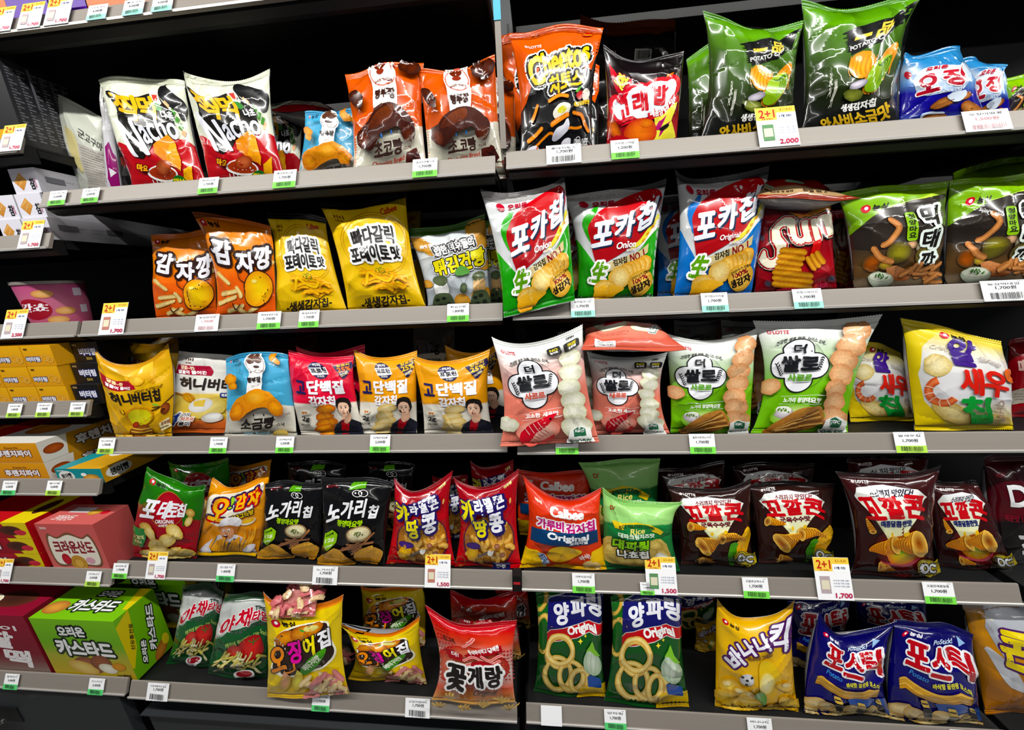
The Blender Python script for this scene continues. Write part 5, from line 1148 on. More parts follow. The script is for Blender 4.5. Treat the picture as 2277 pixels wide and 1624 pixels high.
# base: drawer on the left, recessed plinths under the other bays
def base(x0, x1, y, z1, name, label, handle=None, ledge=False):
    r = empty(name, (x0, y, 0)); tag(r, label, 'base unit', 'dark base units')
    fpn = link('front_panel', box_mesh('front_panel', (x0, y, .003), (x1, y+.02, z1), M_DARK, (x0, y, 0), .002), r)
    link('carcass', box_mesh('carcass', (x0+.004, y+.021, .003), (x1-.004, YB-.03, z1-.004), M_BLACK, (x0, y, 0)), r)
    if ledge: link('ledge', box_mesh('ledge', (x0, y-.012, z1), (x1, y+.03, z1+.003), M_DARK, (x0, y, 0)), r)
    if handle:
        h = handle; link('handle', box_mesh('handle', (h[0], y-.022, h[1]), (h[0]+.16, y-.012, h[1]+.014), M_CHROME, (x0, y, 0), .003), fpn)
        link('handle_recess', box_mesh('handle_recess', (h[0]-.012, y-.002, h[1]-.02), (h[0]+.178, y-.0003, h[1]+.03), M_BLACK, (x0, y, 0)), fpn)
hp = at_y(28, 1590, -.10)
base(-2.0, LXE[6]-.03, -.095, LZ[6]-.016, 'base_drawer', 'charcoal drawer with recessed handle below the lowest left shelf', (hp[0]-.165, hp[2]-.01))
zb = at_y(700, 1608, -.088)[2]
base(-.94, -.010, -.085, zb, 'shelf_plinth', 'charcoal plinth with a thin ledge below the middle bay', None, True)
base(.010, .935, -.085, zb, 'shelf_plinth', 'charcoal plinth below the right bay', None, True)
# clear hanging strip between the bays, with a turquoise top
ya = .06
p0, p1 = at_y(1105, -10, ya), at_y(1121, 330, ya)
r = empty('divider_strip', tuple(p1)); tag(r, 'grey metal divider strip with turquoise top between the upper bays', 'strip')
for nm, a_, b_, m_ in (('blade', (p0[0]-.006, ya, p1[2]-.0), (p1[0]+.004, ya+.004, p0[2]+.02), M_RAIL), ('cap', (p0[0]-.007, ya-.001, at_y(1107, 45, ya)[2]), (p1[0]+.005, ya-.0003, p0[2]+.02), flat_mat('turquoise_plastic', '#3fb4d6', .4))):
    link(nm, box_mesh(nm, a_, b_, m_, tuple(p1)), r)
r = empty('shelf_clip', (0, YF[3], ZM[3])); tag(r, 'small black clip with red stripe in the gap between two lower shelves', 'clip')
link('clip_body', box_mesh('clip_body', (-.0085, YF[3]-.002, ZM[3]-.006), (.0085, YF[3]+.02, ZM[3]+.034), M_BLACK, (0, YF[3], ZM[3]), .001), r)
link('clip_stripe', box_mesh('clip_stripe', (-.007, YF[3]-.003, ZM[3]+.014), (.007, YF[3]-.002, ZM[3]+.019), flat_mat('red_plastic', '#c0202a', .4), (0, YF[3], ZM[3])), r)

# ------------------------------------------------------------------ price tags on the rails
def tag_art(kind, price, name, H):
    k = ('tag', kind, price, name)
    if k in _cache: return _cache[k]
    a = Art(H, '#f2f3f5')
    if kind == 'p':
        a.rect(0, 0, 100, 34, '#f0cd55', r=3); a.rect(52, 16, 100, 36, '#f4f5f7'); a.txt('2+1', 8, 6, 48, 28, '#b8321c', b=1.8); a.txt('5.1~5.31', 62, 5, 92, 11, '#b8721c', b=.3)
        a.txt('2개 구매시', 14, 29, 42, 33, '#c8501c', b=.2); a.txt('1개 더!', 58, 22, 88, 29, '#2a3c6a', b=.8)
        a.rect(12, 46, 40, 88, {'green': '#5a8a5a', 'red': '#b8786a'}.get(name, '#b0a0a4')); a.rect(15, 56, 37, 78, '#d8d2b8'); 
        for q in range(3): a.txt('스낵 원 각종 상품', 48, 54+q*7, 92, 58+q*7, '#4a5a8a')
        a.txt(price, 50, 86, 96, 100, '#b8204a', b=1.0)
    else:
        w = kind == 'w'
        if kind != 'b':
            a.txt(name, 14, 10, 86, 20, '#33353a', b=.3)
            a.txt(price+'원', 26 if not w else 30, 27 if not w else 22, 76, 42 if not w else 38, '#3a3c40' if kind != 'x' else '#c08a90', b=.7)
            a.rect(80, 4, 92, 6, '#9a9ca0')
            col = {'g': '#7fe05a', 'c': '#9fe6d2', 'l': '#b4e05a', 'd': '#5fd07a'}.get(kind)
            if col: a.rect(0, 55, 100, H, col)
            barcode(a, 16, 58 if not w else 50, 84, 76 if not w else 76, '#26282a' if kind != 'x' else '#b88a90')
            a.txt('8801234 567890', 26, 78, 74, 81, '#55585c')
    _cache[k] = a
    return a
def price_tag(px, py, wpx, z, yf, kind, price, name, label, grp, pop=0.0, rot=0):
    """a card in the rail's label channel; px is its centre"""
    prm = kind == 'p'
    sl = np.array([0, RT, RH]); L = np.linalg.norm(sl); dirv = sl/L
    c = at_y(px, py, yf+RT*.5); depth = np.dot(c-CAM, FWD); w = wpx*depth/FPX*1.0
    h = w*1.18 if prm else (w*.84 if kind != 'w' else w*.80)
    if not prm: h = min(h, L*1.06)
    H = 100*h/w
    a = tag_art(kind, price, name, 104 if prm else 84)
    base_ = -.03*L if not prm else -.0*L
    b = np.array([c[0]-w/2, yf-.0025, z+.0015])+dirv*base_+np.array([0, -.0022, .0005])-np.array([0, pop, 0])
    top = b+dirv*h
    V = face_mesh(a, top, (w, 0, 0), b-top, 1e9 if not a.sh else 60)
    bk = (np.array([top+[0, .0006, 0], top+[w, .0006, 0], b+[0, .0006, 0], b+[w, .0006, 0]]), np.array([[0, 1, 3], [0, 3, 2]]), np.array([list(lin('#e8e8e8'))+[0]]*4), np.tile([0, .9, -.4], (4, 1)))
    me = join_faces('price_tag', [V, bk], M_PAPER, tuple(b))
    o = link('promotion_tag' if prm else 'price_tag', me, None, tuple(b)); tag(o, label, 'price tag', grp)
GT = {'g': 'white and green', 'c': 'white and turquoise', 'l': 'white and yellow-green', 'd': 'white and darker green'}
def tags(rows, z, yf, grp):
    for t in rows:
        px, py, wpx, kind, price, name, where = t
        if kind == 'p': lb = 'yellow-topped promotion card '+where
        elif kind == 'w': lb = 'plain white price card '+where
        elif kind == 'x': lb = 'faded white price card '+where
        elif kind == 'b': lb = 'blank white label card '+where
        else: lb = GT[kind]+' price tag '+where
        price_tag(px, py, wpx, z, yf, kind, price, name, lb, grp)
tags([(208+250-390, 30, 58, 'p', '1,700', 'x', 'second of three at the top left corner'), (130, 26, 62, 'p', '1,700', 'x', 'third of three at the top left, rightmost'), (8, 50, 56, 'p', '1,700', 'x', 'cut off by the left edge of the top shelf'),
      (222, 24, 48, 'c', '4,000', '오리온 과자', 'first on the topmost shelf'), (302, 12, 50, 'c', '4,000', '롯데 과자', 'second on the topmost shelf'), (366, 4, 50, 'c', '4,000', '해태 과자', 'third on the topmost shelf')], ZT, .072, 'tags on the top shelf')
tags([(134, 436, 42, 'g', '2,500', '군고구마스틱', 'below the white standing pouch'), (208, 434, 42, 'g', '2,500', '자색고구마', 'below the magenta pouch'), (468, 412, 47, 'g', '1,700', '찍먹나쵸', 'below the right cream and red nacho bag'), (637, 401, 53, 'g', '1,700', '롯데찍먹나쵸', 'below the gap left of the small blue bread bag'), (947, 380, 56, 'g', '1,700', '농심초코빵스낵', 'between the two orange chocolate bread bags')], ZM[0], YF[0], 'tags on the second middle shelf')
tags([(1253, 347, 76, 'w', '1,700', '롯데치토스', 'below the orange and black cheese snack bag'), (1388, 339, 60, 'g', '1,200', '오리온고래밥', 'below the dark red fish snack bag'), (1728, 304, 84, 'p', '2,000', 'green', 'in front of the left green wasabi bag'), (2185, 277, 92, 'x', '1,500', '오징어땅콩', 'below the blue peanut bags')], ZR[0], YF[0], 'tags on the second right shelf')
tags([(253, 722, 62, 'p', '1,700', 'red', 'on the empty left end of the orange potato shelf'), (465, 719, 56, 'x', '1,700', '농심감자깡', 'below the left orange potato snack bag'), (601, 708, 55, 'g', '1,700', '해태생생감자칩', 'on a taller card below the right orange potato bag'), (691, 713, 47, 'g', '1,700', '빠다갈릭포테이토', 'below the gap of the two yellow garlic bags'), (1020, 699, 49, 'g', '1,800', '튀김건빵', 'below the grey hardtack bag with green top')], ZM[1], YF[1], 'tags on the third middle shelf')
tags([(1295, 689, 52, 'c', '1,700', '포카칩어니언', 'below the two green onion chip bags'), (1586, 677, 56, 'c', '1,700', '포카칩오리지널', 'below the blue potato chip bag'), (1791, 668, 60, 'c', '1,700', '썬핫스파이시', 'below the red wavy chip bag'), (2225, 652, 90, 'w', '1,700', '농심먹태깡', 'below the right-hand lime and black fish stick bag')], ZR[1], YF[1], 'tags on the third right shelf')
tags([(243, 991, 40, 'l', '1,700', '허니버터칩', 'at the left end below the yellow honey butter bag'), (491, 991, 41, 'g', '1,700', '허니버터콰트로', 'below the honey cheese bag'), (638, 991, 42, 'g', '2,500', '고단백감자칩', 'between the blue bread bag and the pink protein bag'), (848, 990, 46, 'g', '2,500', '고단백감자칩금빵', 'between the two amber protein chip bags')], ZM[2], YF[2], 'tags on the fourth middle shelf')
tags([(1260, 993, 50, 'g', '1,700', '쌀로사르르새우', 'below the left pink rice snack bag'), (1559, 987, 54, 'g', '1,700', '쌀로사르르노가리', 'below the left green rice snack bag'), (2018, 982, 62, 'l', '1,700', '알새우칩', 'below the two white shrimp chip bags')], ZR[2], YF[2], 'tags on the fourth right shelf')
tags([(274, 1267, 37, 'g', '1,700', '포테토칩', 'at the left end beside the pink biscuit carton'), (350, 1262, 48, 'p', '1,700', 'x', 'below the red and green potato chip bag'), (506, 1271, 43, 'd', '1,400', '오감자', 'below the orange cook bag'), (726, 1279, 58, 'w', '1,700', '노가리칩', 'below the two black fish chip bags'), (974, 1282, 58, 'p', '1,500', 'red', 'below the left red caramel bag')], ZM[3], YF[3], 'tags on the fifth middle shelf')
tags([(1297, 1299, 49, 'g', '1,700', '가루비감자칩', 'below the red and blue chip bag'), (1437, 1302, 30, 'g', '1,500', '대파나쵸', 'half hidden behind a promotion card'), (1470, 1293, 66, 'p', '1,500', 'green', 'below the green rice nacho bag'), (1677, 1306, 54, 'g', '1,700', '꼬깔콘군옥수수', 'between the two brown corn horn bags'), (1853, 1304, 74, 'p', '1,700', 'x', 'between the brown and the maroon corn horn bags'), (2082, 1315, 62, 'g', '1,700', '꼬깔콘매콤달콤', 'below the maroon corn horn bag in front')], ZR[3], YF[3], 'tags on the fifth right shelf')
tags([(354, 1532, 52, 'w', '1,700', '야채타임', 'at the left end of the lowest middle shelf'), (716, 1556, 41, 'd', '1,700', '오징어집', 'below the left yellow squid bag'), (930, 1570, 56, 'w', '1,700', '오징어집버터', 'below the right yellow squid bag')], ZM[4], YF[4], 'tags on the lowest middle shelf')
tags([(1226, 1588, 46, 'b', '', '', 'below the left onion ring bag'), (1367, 1599, 47, 'd', '1,700', '양파링', 'below the right onion ring bag'), (1688, 1609, 52, 'd', '1,700', '바나나킥', 'below the yellow banana puff bag'), (2145, 1630, 54, 'd', '1,700', '포스틱', 'at the lower edge below the blue potato stick bags')], ZR[4], YF[4], 'tags on the lowest right shelf')
for rows, i in (([(30, 313, 56, 'p', '1,700', 'x', 'on the top left-bay rail below the black cartons')], 0), ([(72, 532, 56, 'p', '1,700', 'x', 'below the white cracker cartons')], 1), ([(34, 730, 56, 'p', '2,500', 'x', 'below the pink cookie tub')], 2),
                ([(39, 909, 36, 'l', '1,000', '버터링', 'first below the yellow butter biscuit cartons'), (104, 908, 37, 'l', '1,700', '버터링소프트', 'second below the yellow butter biscuit cartons'), (178, 907, 37, 'l', '3,000', '버터링딥초코', 'third, below the black biscuit cartons')], 3),
                ([(30, 1086, 36, 'd', '4,200', '후렌치파이', 'below the orange pie cartons'), (128, 1085, 37, 'l', '4,200', '붕어빵', 'below the teal carton')], 4), ([(14, 1280, 42, 'p', '1,700', 'x', 'below the red pie cartons'), (213, 1282, 37, 'l', '2,500', '크라운산도', 'below the pink sandwich biscuit carton')], 5),
                ([(34, 1515, 36, 'd', '5,400', '찰떡파이', 'below the dark red pie carton'), (222, 1527, 38, 'd', '5,400', '카스타드', 'below the lime green custard carton')], 6)):
    tags(rows, LZ[i], yfront(LZ[i]), 'tags on the left bay rails')

# ------------------------------------------------------------------ cartons in the left bay
SIDE_TXT = None
def side_art(bg, H=100, dark=False, txt=None, tc='#ffffff', fine=True, blocks=True):
    k = ('side', bg, H, dark, txt, fine)
    if k in _cache: return _cache[k]
    a = Art(H, bg)
    if fine:
        c = '#55555a' if not dark else '#b0b0b8'
        for j in range(6): finep(a, 6+j*15, 12, 19+j*15, int((H-24)/5), c, 2.4, 5)
        if dark: a.rect(30, 8, 34, H*.5, '#5a5a60')
        elif blocks: a.rect(4, 10, 14, 18, '#6a6a70'); a.rect(30, 10, 40, 18, '#6a6a70')
    if txt: a.txt(txt, 12, H*.25, 80, H*.75, tc, b=2, o=[(3, '#14142a')])
    _cache[k] = a
    return a
def carton(px0, px1, pyb, pyt, z, yf, depth, front, side, top, label, group, dy=.02, z0=None, name='snack_carton', x0=None, x1=None, yaw=0, h=None):
    """carton whose front lower edge runs px0..px1 at pixel row pyb; its top edge is at row pyt"""
    y = yf+dy
    A, B = at_y(px0, pyb, y), at_y(px1, pyb, y); T = at_y((px0+px1)/2, pyt, y)
    xa = A[0] if x0 is None else x0; xb = B[0] if x1 is None else x1; zb = z+DK+.0004 if z0 is None else z0; zt = T[2] if h is None else zb+h
    o = (xa, y, zb); w, d, hh = xb-xa, depth, zt-zb
    fr = face_mesh(front, (xa, y, zt), (w, 0, 0), (0, 0, -hh), 40)
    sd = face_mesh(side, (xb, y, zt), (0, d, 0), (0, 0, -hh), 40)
    tp = face_mesh(top, (xa, y+d, zt), (w, 0, 0), (0, -d, 0), 40)
    c = lin(top.bg); C8 = np.array([list(c)+[0]]*4)
    bk = (np.array([(xa, y+d, zb), (xb, y+d, zb), (xb, y+d, zt), (xa, y+d, zt)]), np.array([[0, 1, 2], [0, 2, 3]]), C8, np.tile([0, 1., 0], (4, 1)))
    lf = (np.array([(xa, y, zb), (xa, y+d, zb), (xa, y+d, zt), (xa, y, zt)]), np.array([[0, 1, 2], [0, 2, 3]]), C8, np.tile([-1., 0, 0], (4, 1)))
    bt = (np.array([(xa, y, zb), (xb, y, zb), (xb, y+d, zb), (xa, y+d, zb)]), np.array([[0, 1, 2], [0, 2, 3]]), C8, np.tile([0, 0, -1.], (4, 1)))
    me = join_faces(name, [fr, sd, tp, bk, lf, bt], M_CARD, o)
    ob = link(name, me, None, o); tag(ob, label, 'carton', group)
    if yaw: ob.rotation_euler[2] = math.radians(yaw)
    return ob, xa, xb, zt, y
# printed faces
def A_(H, bg, **k): return Art(H, bg, **k)
blk = A_(260, '#151517'); blk.rect(10, 200, 90, 250, '#d9a41c'); blk.txt('BLACK', 16, 40, 84, 60, '#c8c8cc', b=1)
blks = side_art('#26262a', 150, True); blkt = A_(100, '#202024')
cm = A_(88, '#dcdae4'); cm.poly([(8, 46), (38, 14), (58, 44), (34, 78)], '#dca45a', '#b87a34', tex=.4); cm.line([(14, 46), (38, 24)], 2, '#e8c080'); cm.line([(24, 60), (48, 34)], 2, '#e8c080'); cm.txt('참', 66, 36, 86, 76, '#1c1c22', b=1.6); cm.txt('CRACKER', 72, 52, 104, 57, '#c0507a', rot=90, b=.3)
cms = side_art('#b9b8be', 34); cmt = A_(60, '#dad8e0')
br = A_(72, '#e0a01c', stops=[(0, '#e8ad24'), (1, '#d8941a')]); br.txt('버터링', 6, 38, 52, 56, '#e8e6f0', b=1.6, o=[(2.2, '#1c2050')]); br.ring(70, 44, 12, 10, 6, '#f0c060', '#b8741c', 0, .2); br.ring(84, 50, 10, 9, 6, '#f0c060', '#b8741c', 0, .2); br.txt('해태', 8, 8, 20, 16, '#5a3a14', b=.6)
brb = A_(72, '#0e0d10'); brb.txt('버터링', 24, 22, 86, 48, '#e8e8f2', b=1.8, o=[(2.6, '#23286a')]); brb.txt('딥초코', 44, 54, 66, 64, '#b89a4a', b=.6); brb.txt('해태', 6, 6, 22, 14, '#b89a6a', b=.4); brs = side_art('#cf9418', 60, fine=False); brbs = side_art('#141316', 60, fine=False)
fp = A_(46, '#d98f14', stops=[(0, '#e39c1c'), (1, '#cf8410')]); fp.txt('후렌치파이', 24, 16, 84, 32, '#f2f0f4', b=1.3, o=[(1.6, '#7a3a14')]); fp.txt('French Pie', 42, 9, 66, 13, '#7a3a14', b=.3)
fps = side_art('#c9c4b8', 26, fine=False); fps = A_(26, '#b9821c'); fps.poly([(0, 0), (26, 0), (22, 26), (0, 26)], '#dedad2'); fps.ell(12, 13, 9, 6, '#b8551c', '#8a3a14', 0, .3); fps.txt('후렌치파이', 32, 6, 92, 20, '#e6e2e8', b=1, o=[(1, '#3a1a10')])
fpt = A_(100, '#d99a2a'); fpt.poly([(0, 60), (100, 40), (100, 100), (0, 100)], '#dcd8d0'); fpt.ell(40, 60, 30, 16, '#d9862a', '#b0601c', 0, .3); fpt.txt('후렌치파이', 30, 10, 96, 34, '#f0eef2', b=1.6, o=[(2, '#5a2a14')])
tl = A_(34, '#168a90'); tl.ell(22, 18, 17, 13, '#e4e4de'); tl.txt('붕어빵', 10, 11, 34, 24, '#1c1c1c', b=1.1, rot=-10); tl.ell(74, 22, 18, 9, '#e8b04a', '#b0702a', 0, .2); tl.ell(60, 14, 6, 4, '#f2f2ee'); tl.txt('오리온', 4, 3, 20, 7, '#e0f0f0', b=.3)
tls = A_(24, '#c9952c'); tls.ell(16, 12, 13, 10, '#e6e4dc'); tls.txt('붕어빵', 7, 6, 26, 18, '#1c1c1c', b=.8)
tlt = A_(100, '#cf9c34'); tlt.poly([(0, 40), (30, 20), (40, 60), (26, 100), (0, 100)], '#168a90'); tlt.ell(60, 45, 30, 26, '#eceade'); tlt.txt('붕어빵', 38, 32, 84, 60, '#1c1c1c', b=2.4)
rp = A_(52, '#a01424', stops=[(0, '#a8182a'), (1, '#8a1020')]); rp.txt('빅파이', 4, 14, 52, 38, '#f0e6ea', b=1.6, o=[(2, '#5a0c1a')]); rp.poly([(66, 0), (100, 0), (100, 52), (80, 52)], '#e0c81c'); rp.ell(76, 26, 15, 16, '#3a1c14', '#5a2a1c'); rp.ell(88, 32, 8, 9, '#c83a4a'); rps = side_art('#b81820', 60, fine=False); rpt = A_(60, '#c01a20'); rpt.rect(66, 0, 100, 60, '#e4cc1c'); rpt.ell(84, 30, 8, 14, '#4a2018')
cs = A_(64, '#cf6560', stops=[(0, '#c85f5c'), (1, '#d46a66')]); 
K0 = len(cs.sh)
cs.poly([(16, 14), (30, 18), (50, 12), (70, 18), (84, 14), (90, 34), (84, 54), (50, 52), (16, 54), (10, 34)], '#7a5038', smooth=4); cs.poly([(18, 17), (30, 20), (50, 15), (70, 20), (82, 17), (87, 34), (82, 51), (50, 50), (18, 51), (13, 34)], '#e9e2d2', smooth=4)
cs.txt('크라운산도', 19, 22, 83, 38, '#8a2a34', b=.9); cs.ell(50, 50, 13, 10, '#dcae52', '#b8842c', 0, .3); cs.ring(50, 50, 8, 6, 1, '#a8742a'); cs.ell(32, 45, 7, 7, '#c8303a', '#a01c2a'); cs.ell(70, 46, 7, 4, '#d9a0b0'); cs.scale_from(K0, 50, 30, 1.08); cs.txt('CROWN', 6, 4, 18, 7, '#f0dcd8', b=.3)
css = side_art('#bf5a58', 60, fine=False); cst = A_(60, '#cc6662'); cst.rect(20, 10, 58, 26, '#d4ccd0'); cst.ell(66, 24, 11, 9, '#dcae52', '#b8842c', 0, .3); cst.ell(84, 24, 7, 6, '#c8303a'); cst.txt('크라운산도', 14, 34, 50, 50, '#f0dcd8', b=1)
cr = A_(120, '#8a1a30', stops=[(0, '#8f1c34'), (.7, '#7a1426'), (1, '#8f8378')]); cr.txt('오리온', 20, 8, 60, 18, '#f0e8ea', b=.9); cr.txt('찰', 40, 30, 74, 66, '#f2eeee', b=3, rot=8); cr.txt('떡', 52, 68, 84, 104, '#f2eeee', b=3, rot=8); cr.txt('파이', 40, 20, 84, 30, '#f0e8ea', b=1)
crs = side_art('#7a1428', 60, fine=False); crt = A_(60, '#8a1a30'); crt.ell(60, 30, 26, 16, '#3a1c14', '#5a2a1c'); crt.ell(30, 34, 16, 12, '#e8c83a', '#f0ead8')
cu = A_(70, '#6fb41c', stops=[(0, '#7cc01e'), (.45, '#6cac24'), (.6, '#a8a83a'), (1, '#c9a82a')])
o_ = [(2.4, '#1c3014')]
cu.txt('오리온', 28, 8, 60, 20, '#f2f3f4', b=1.3, o=o_); cu.txt('카스타드', 18, 24, 86, 44, '#f2f3f4', b=1.9, o=o_, rot=2)
cu.ell(48, 54, 17, 10, '#a86a44', '#7a4630', 10, .3); cu.ell(40, 57, 18, 8, '#e0c878', '#c9a048', 14, .2); cu.ell(64, 50, 13, 9, '#9a5c3a', '#7a4630', -10, .3); cu.ell(70, 57, 11, 6, '#f0ecd8', '#d0ccb4', 8); cu.ell(84, 54, 8, 5, '#d9982a', '#c0801c', 0, .2); cu.txt('12개입', 78, 63, 94, 69, '#2a1c0c', b=.4)
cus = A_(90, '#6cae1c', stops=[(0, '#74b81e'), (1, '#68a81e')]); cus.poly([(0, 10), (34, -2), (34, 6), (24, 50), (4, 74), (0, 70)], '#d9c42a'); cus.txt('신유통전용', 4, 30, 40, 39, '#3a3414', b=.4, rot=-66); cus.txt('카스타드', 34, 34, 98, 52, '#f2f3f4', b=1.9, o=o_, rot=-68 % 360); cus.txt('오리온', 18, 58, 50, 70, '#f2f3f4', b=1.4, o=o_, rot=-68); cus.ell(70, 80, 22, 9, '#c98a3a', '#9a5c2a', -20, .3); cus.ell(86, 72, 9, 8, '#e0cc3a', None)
cut = A_(60, '#78bc1e'); cut.txt('오리온', 44, 6, 70, 18, '#f2f3f4', b=1.4, o=o_); cut.txt('카스타드', 30, 24, 84, 46, '#f2f3f4', b=2.2, o=o_); cut.ell(14, 40, 14, 12, '#dca04a', '#a86a34', 0, .2); cut.poly([(84, 0), (98, 0), (100, 40), (94, 40)], '#d9c42a')
L = lambda i: (LZ[i], yfront(LZ[i]))
# tall black cartons
z, yf = L(0)
carton(-30, 58, 318, 158, z, yf, .10, blk, blks, blkt, 'tall black carton with fine print, front one on the top left-bay shelf', 'black cartons', dy=.03, h=.158)
carton(-30, 58, 318, 158, z, yf, .10, blk, blks, blkt, 'tall black carton behind the front black carton at the left', 'black cartons', dy=.133, h=.158)
# white cracker cartons, two by two with one on top
z, yf = L(1)
h0 = .0475
carton(10, 60, 532, 500, z, yf, .33, cm, cms, cmt, 'white cracker carton in the lowest layer, left one', 'white cracker cartons', dy=.03, h=h0)
_, xa, xb, zt, yy = carton(62, 119, 528, 500, z, yf, .33, cm, cms, cmt, 'white cracker carton in the lowest layer, right one, long printed side showing', 'white cracker cartons', dy=.03, h=h0)
w_ = xb-xa
carton(0, 0, 0, 0, z, yf, .33, cm, cms, cmt, 'white cracker carton in the middle layer, left one', 'white cracker cartons', dy=.034, z0=zt+.0005, x0=xa-w_-.006, x1=xa-.006, h=h0)
_, _, _, zt2, _ = carton(0, 0, 0, 0, z, yf, .33, cm, cms, cmt, 'white cracker carton in the middle layer, right one', 'white cracker cartons', dy=.034, z0=zt+.0005, x0=xa-.002, x1=xb-.002, h=h0)
carton(0, 0, 0, 0, z, yf, .31, cm, cms, cmt, 'single white cracker carton lying on top of the cracker stack', 'white cracker cartons', dy=.036, z0=zt2+.0005, x0=xa+.002, x1=xb+.002, h=h0)
# pink tub
z, yf = L(2)
def tub():
    import bmesh
    A, B = at_y(10, 690, yf+.05), at_y(140, 690, yf+.05); cx = (A[0]+B[0])/2-.012; r = (B[0]-A[0])/2*.74; zb = z+DK+.0005; zt = at_y(80, 628, yf+.05)[2]; hh = zt-zb
    a = Art(100, '#a8506f', stops=[(0, '#b04a78'), (.5, '#bd6a84'), (1, '#b0506e')])
    a.ell(44, 60, 10, 24, '#8a1424', '#9a1a2a'); a.txt('칸쵸', 36, 46, 53, 66, '#f0eaf0', b=1.5, rot=6); a.ell(52, 26, 5, 9, '#e0b070', '#c88a4a'); a.ell(60, 66, 5, 9, '#e0b070', '#c88a4a'); a.ell(55, 86, 5.5, 9, '#e0b070', '#c88a4a'); a.rect(66, 14, 71, 32, '#d0c0cc'); a.rect(68, 54, 73, 72, '#d0c0cc')
    U, T, C, Zz = flatten(a, 4.0); U = U+[.09, 0]
    def P(u, v, off):
        an = math.pi*1.0+u*2*math.pi-math.pi/2*1.0; rr = r*(1-.16*v)+off
        return np.stack([cx+rr*np.cos(an), yf+.05+r*.0+r*.9+rr*np.sin(an), zt-v*hh], -1), np.stack([np.cos(an), np.sin(an), an*0], -1)
    u, v, t = grid(np.linspace(0, 1, 49), np.linspace(0, 1, 8)); P0, N0 = P(u, v, 0.); P1, N1 = P(np.clip(U[:, 0], 0, 1), np.clip(U[:, 1], 0, 1), .0003+.0001*Zz)
    org = (cx, yf+.05+r*.9, zb); rt = empty('cookie_tub', org); tag(rt, 'pink tapered cookie tub with grey metal rim on the left-bay shelf', 'tub')
    link('tub_wall', mesh_from('tub_wall', np.vstack([P0, P1])-np.array(org), np.vstack([t, T+len(P0)]), np.vstack([a.base_color(v), C]), np.vstack([N0, N1]), M_CARD), rt)
    for nm, r0, z0_, z1_, m_ in (('rim', r*1.03, hh-.004, hh+.003, M_RAIL), ('lid', r*.985, hh-.003, hh+.001, M_RAILEDGE), ('tub_base', r*.84, 0, .004, M_DARK)):
        bm = bmesh.new(); bmesh.ops.create_cone(bm, cap_ends=True, segments=48, radius1=r0, radius2=r0, depth=z1_-z0_); 
        me = bpy.data.meshes.new(nm); bm.to_mesh(me); bm.free(); me.materials.append(m_); link(nm, me, rt, (0, 0, (z0_+z1_)/2))
tub()
# butter biscuit cartons: three rows
z, yf = L(3)
zz = z+DK+.0004; A, B = at_y(88, 880, yf+.02), at_y(153, 880, yf+.02); w_ = B[0]-A[0]; hb = .046; gap = .002
for r_ in range(3):
    for c_ in range(-1, 2):
        x0 = A[0]-(1-c_)*(w_+gap)+w_*0+(r_ % 2)*-.002+ (w_+gap)*0
        carton(0, 0, 0, 0, z, yf, .07, br, brs, A_(60, '#dc9c1c'), 'yellow butter ring biscuit carton, %s layer, %s' % (('bottom', 'middle', 'top')[r_], ('cut off at the left edge', 'inner left', 'next to the black cartons')[c_+1]), 'yellow butter biscuit cartons', dy=.02, z0=zz+r_*(hb+.0006), x0=x0, x1=x0+w_, h=hb)
    x0 = A[0]+w_+gap*2
    carton(0, 0, 0, 0, z, yf, .06, brb, brbs, A_(60, '#141317'), 'black butter ring biscuit carton, %s of its stack' % (('bottom', 'middle', 'top')[r_]), 'black butter biscuit cartons', dy=.026+.012*r_, z0=zz+r_*(hb+.0006), x0=x0, x1=min(x0+w_*1.45, LXE[3]+.012), h=hb)
# orange pie cartons and the teal one
z, yf = L(4)
zz = z+DK+.0004
for r_ in range(2):
    carton(-14, 110, 1060, 1037, z, yf, .20, fp, fps, fpt, 'orange and white pie carton, %s of the pair' % ('lower' if r_ == 0 else 'upper'), 'orange pie cartons', dy=.02, z0=zz+r_*(.0506), h=.05)
A, B = at_y(128, 1062, yf+.018), at_y(236, 1062, yf+.018)
carton(0, 0, 0, 0, z, yf, .20, tl, tls, tlt, 'flat teal and yellow biscuit carton beside the orange pie cartons', None, dy=.018, x0=A[0], x1=min(B[0], LXE[4]), h=.036)
carton(-90, -64, 1060, 1037, z, yf, .20, rp, rps, rpt, 'dark red carton at the left edge behind the orange pie cartons', None, dy=.02, h=.105)
# red pie cartons and pink sandwich biscuit carton
z, yf = L(5); zz = z+DK+.0004
for r_ in range(3): carton(-60, 98, 1255, 1220, z, yf, .12, rp, rps, rpt, 'red and yellow pie carton, %s of three' % ('bottom', 'middle', 'top')[r_], 'red pie cartons', dy=.022, z0=zz+r_*.0436, h=.043)
A, B = at_y(118, 1258, yf+.016), at_y(280, 1258, yf+.016)
carton(0, 0, 0, 0, z, yf, .07, cs, css, cst, 'large pink sandwich biscuit carton with ornate cream label', None, dy=.016, x0=A[0]+.0, x1=min(B[0], -.96), h=.134)
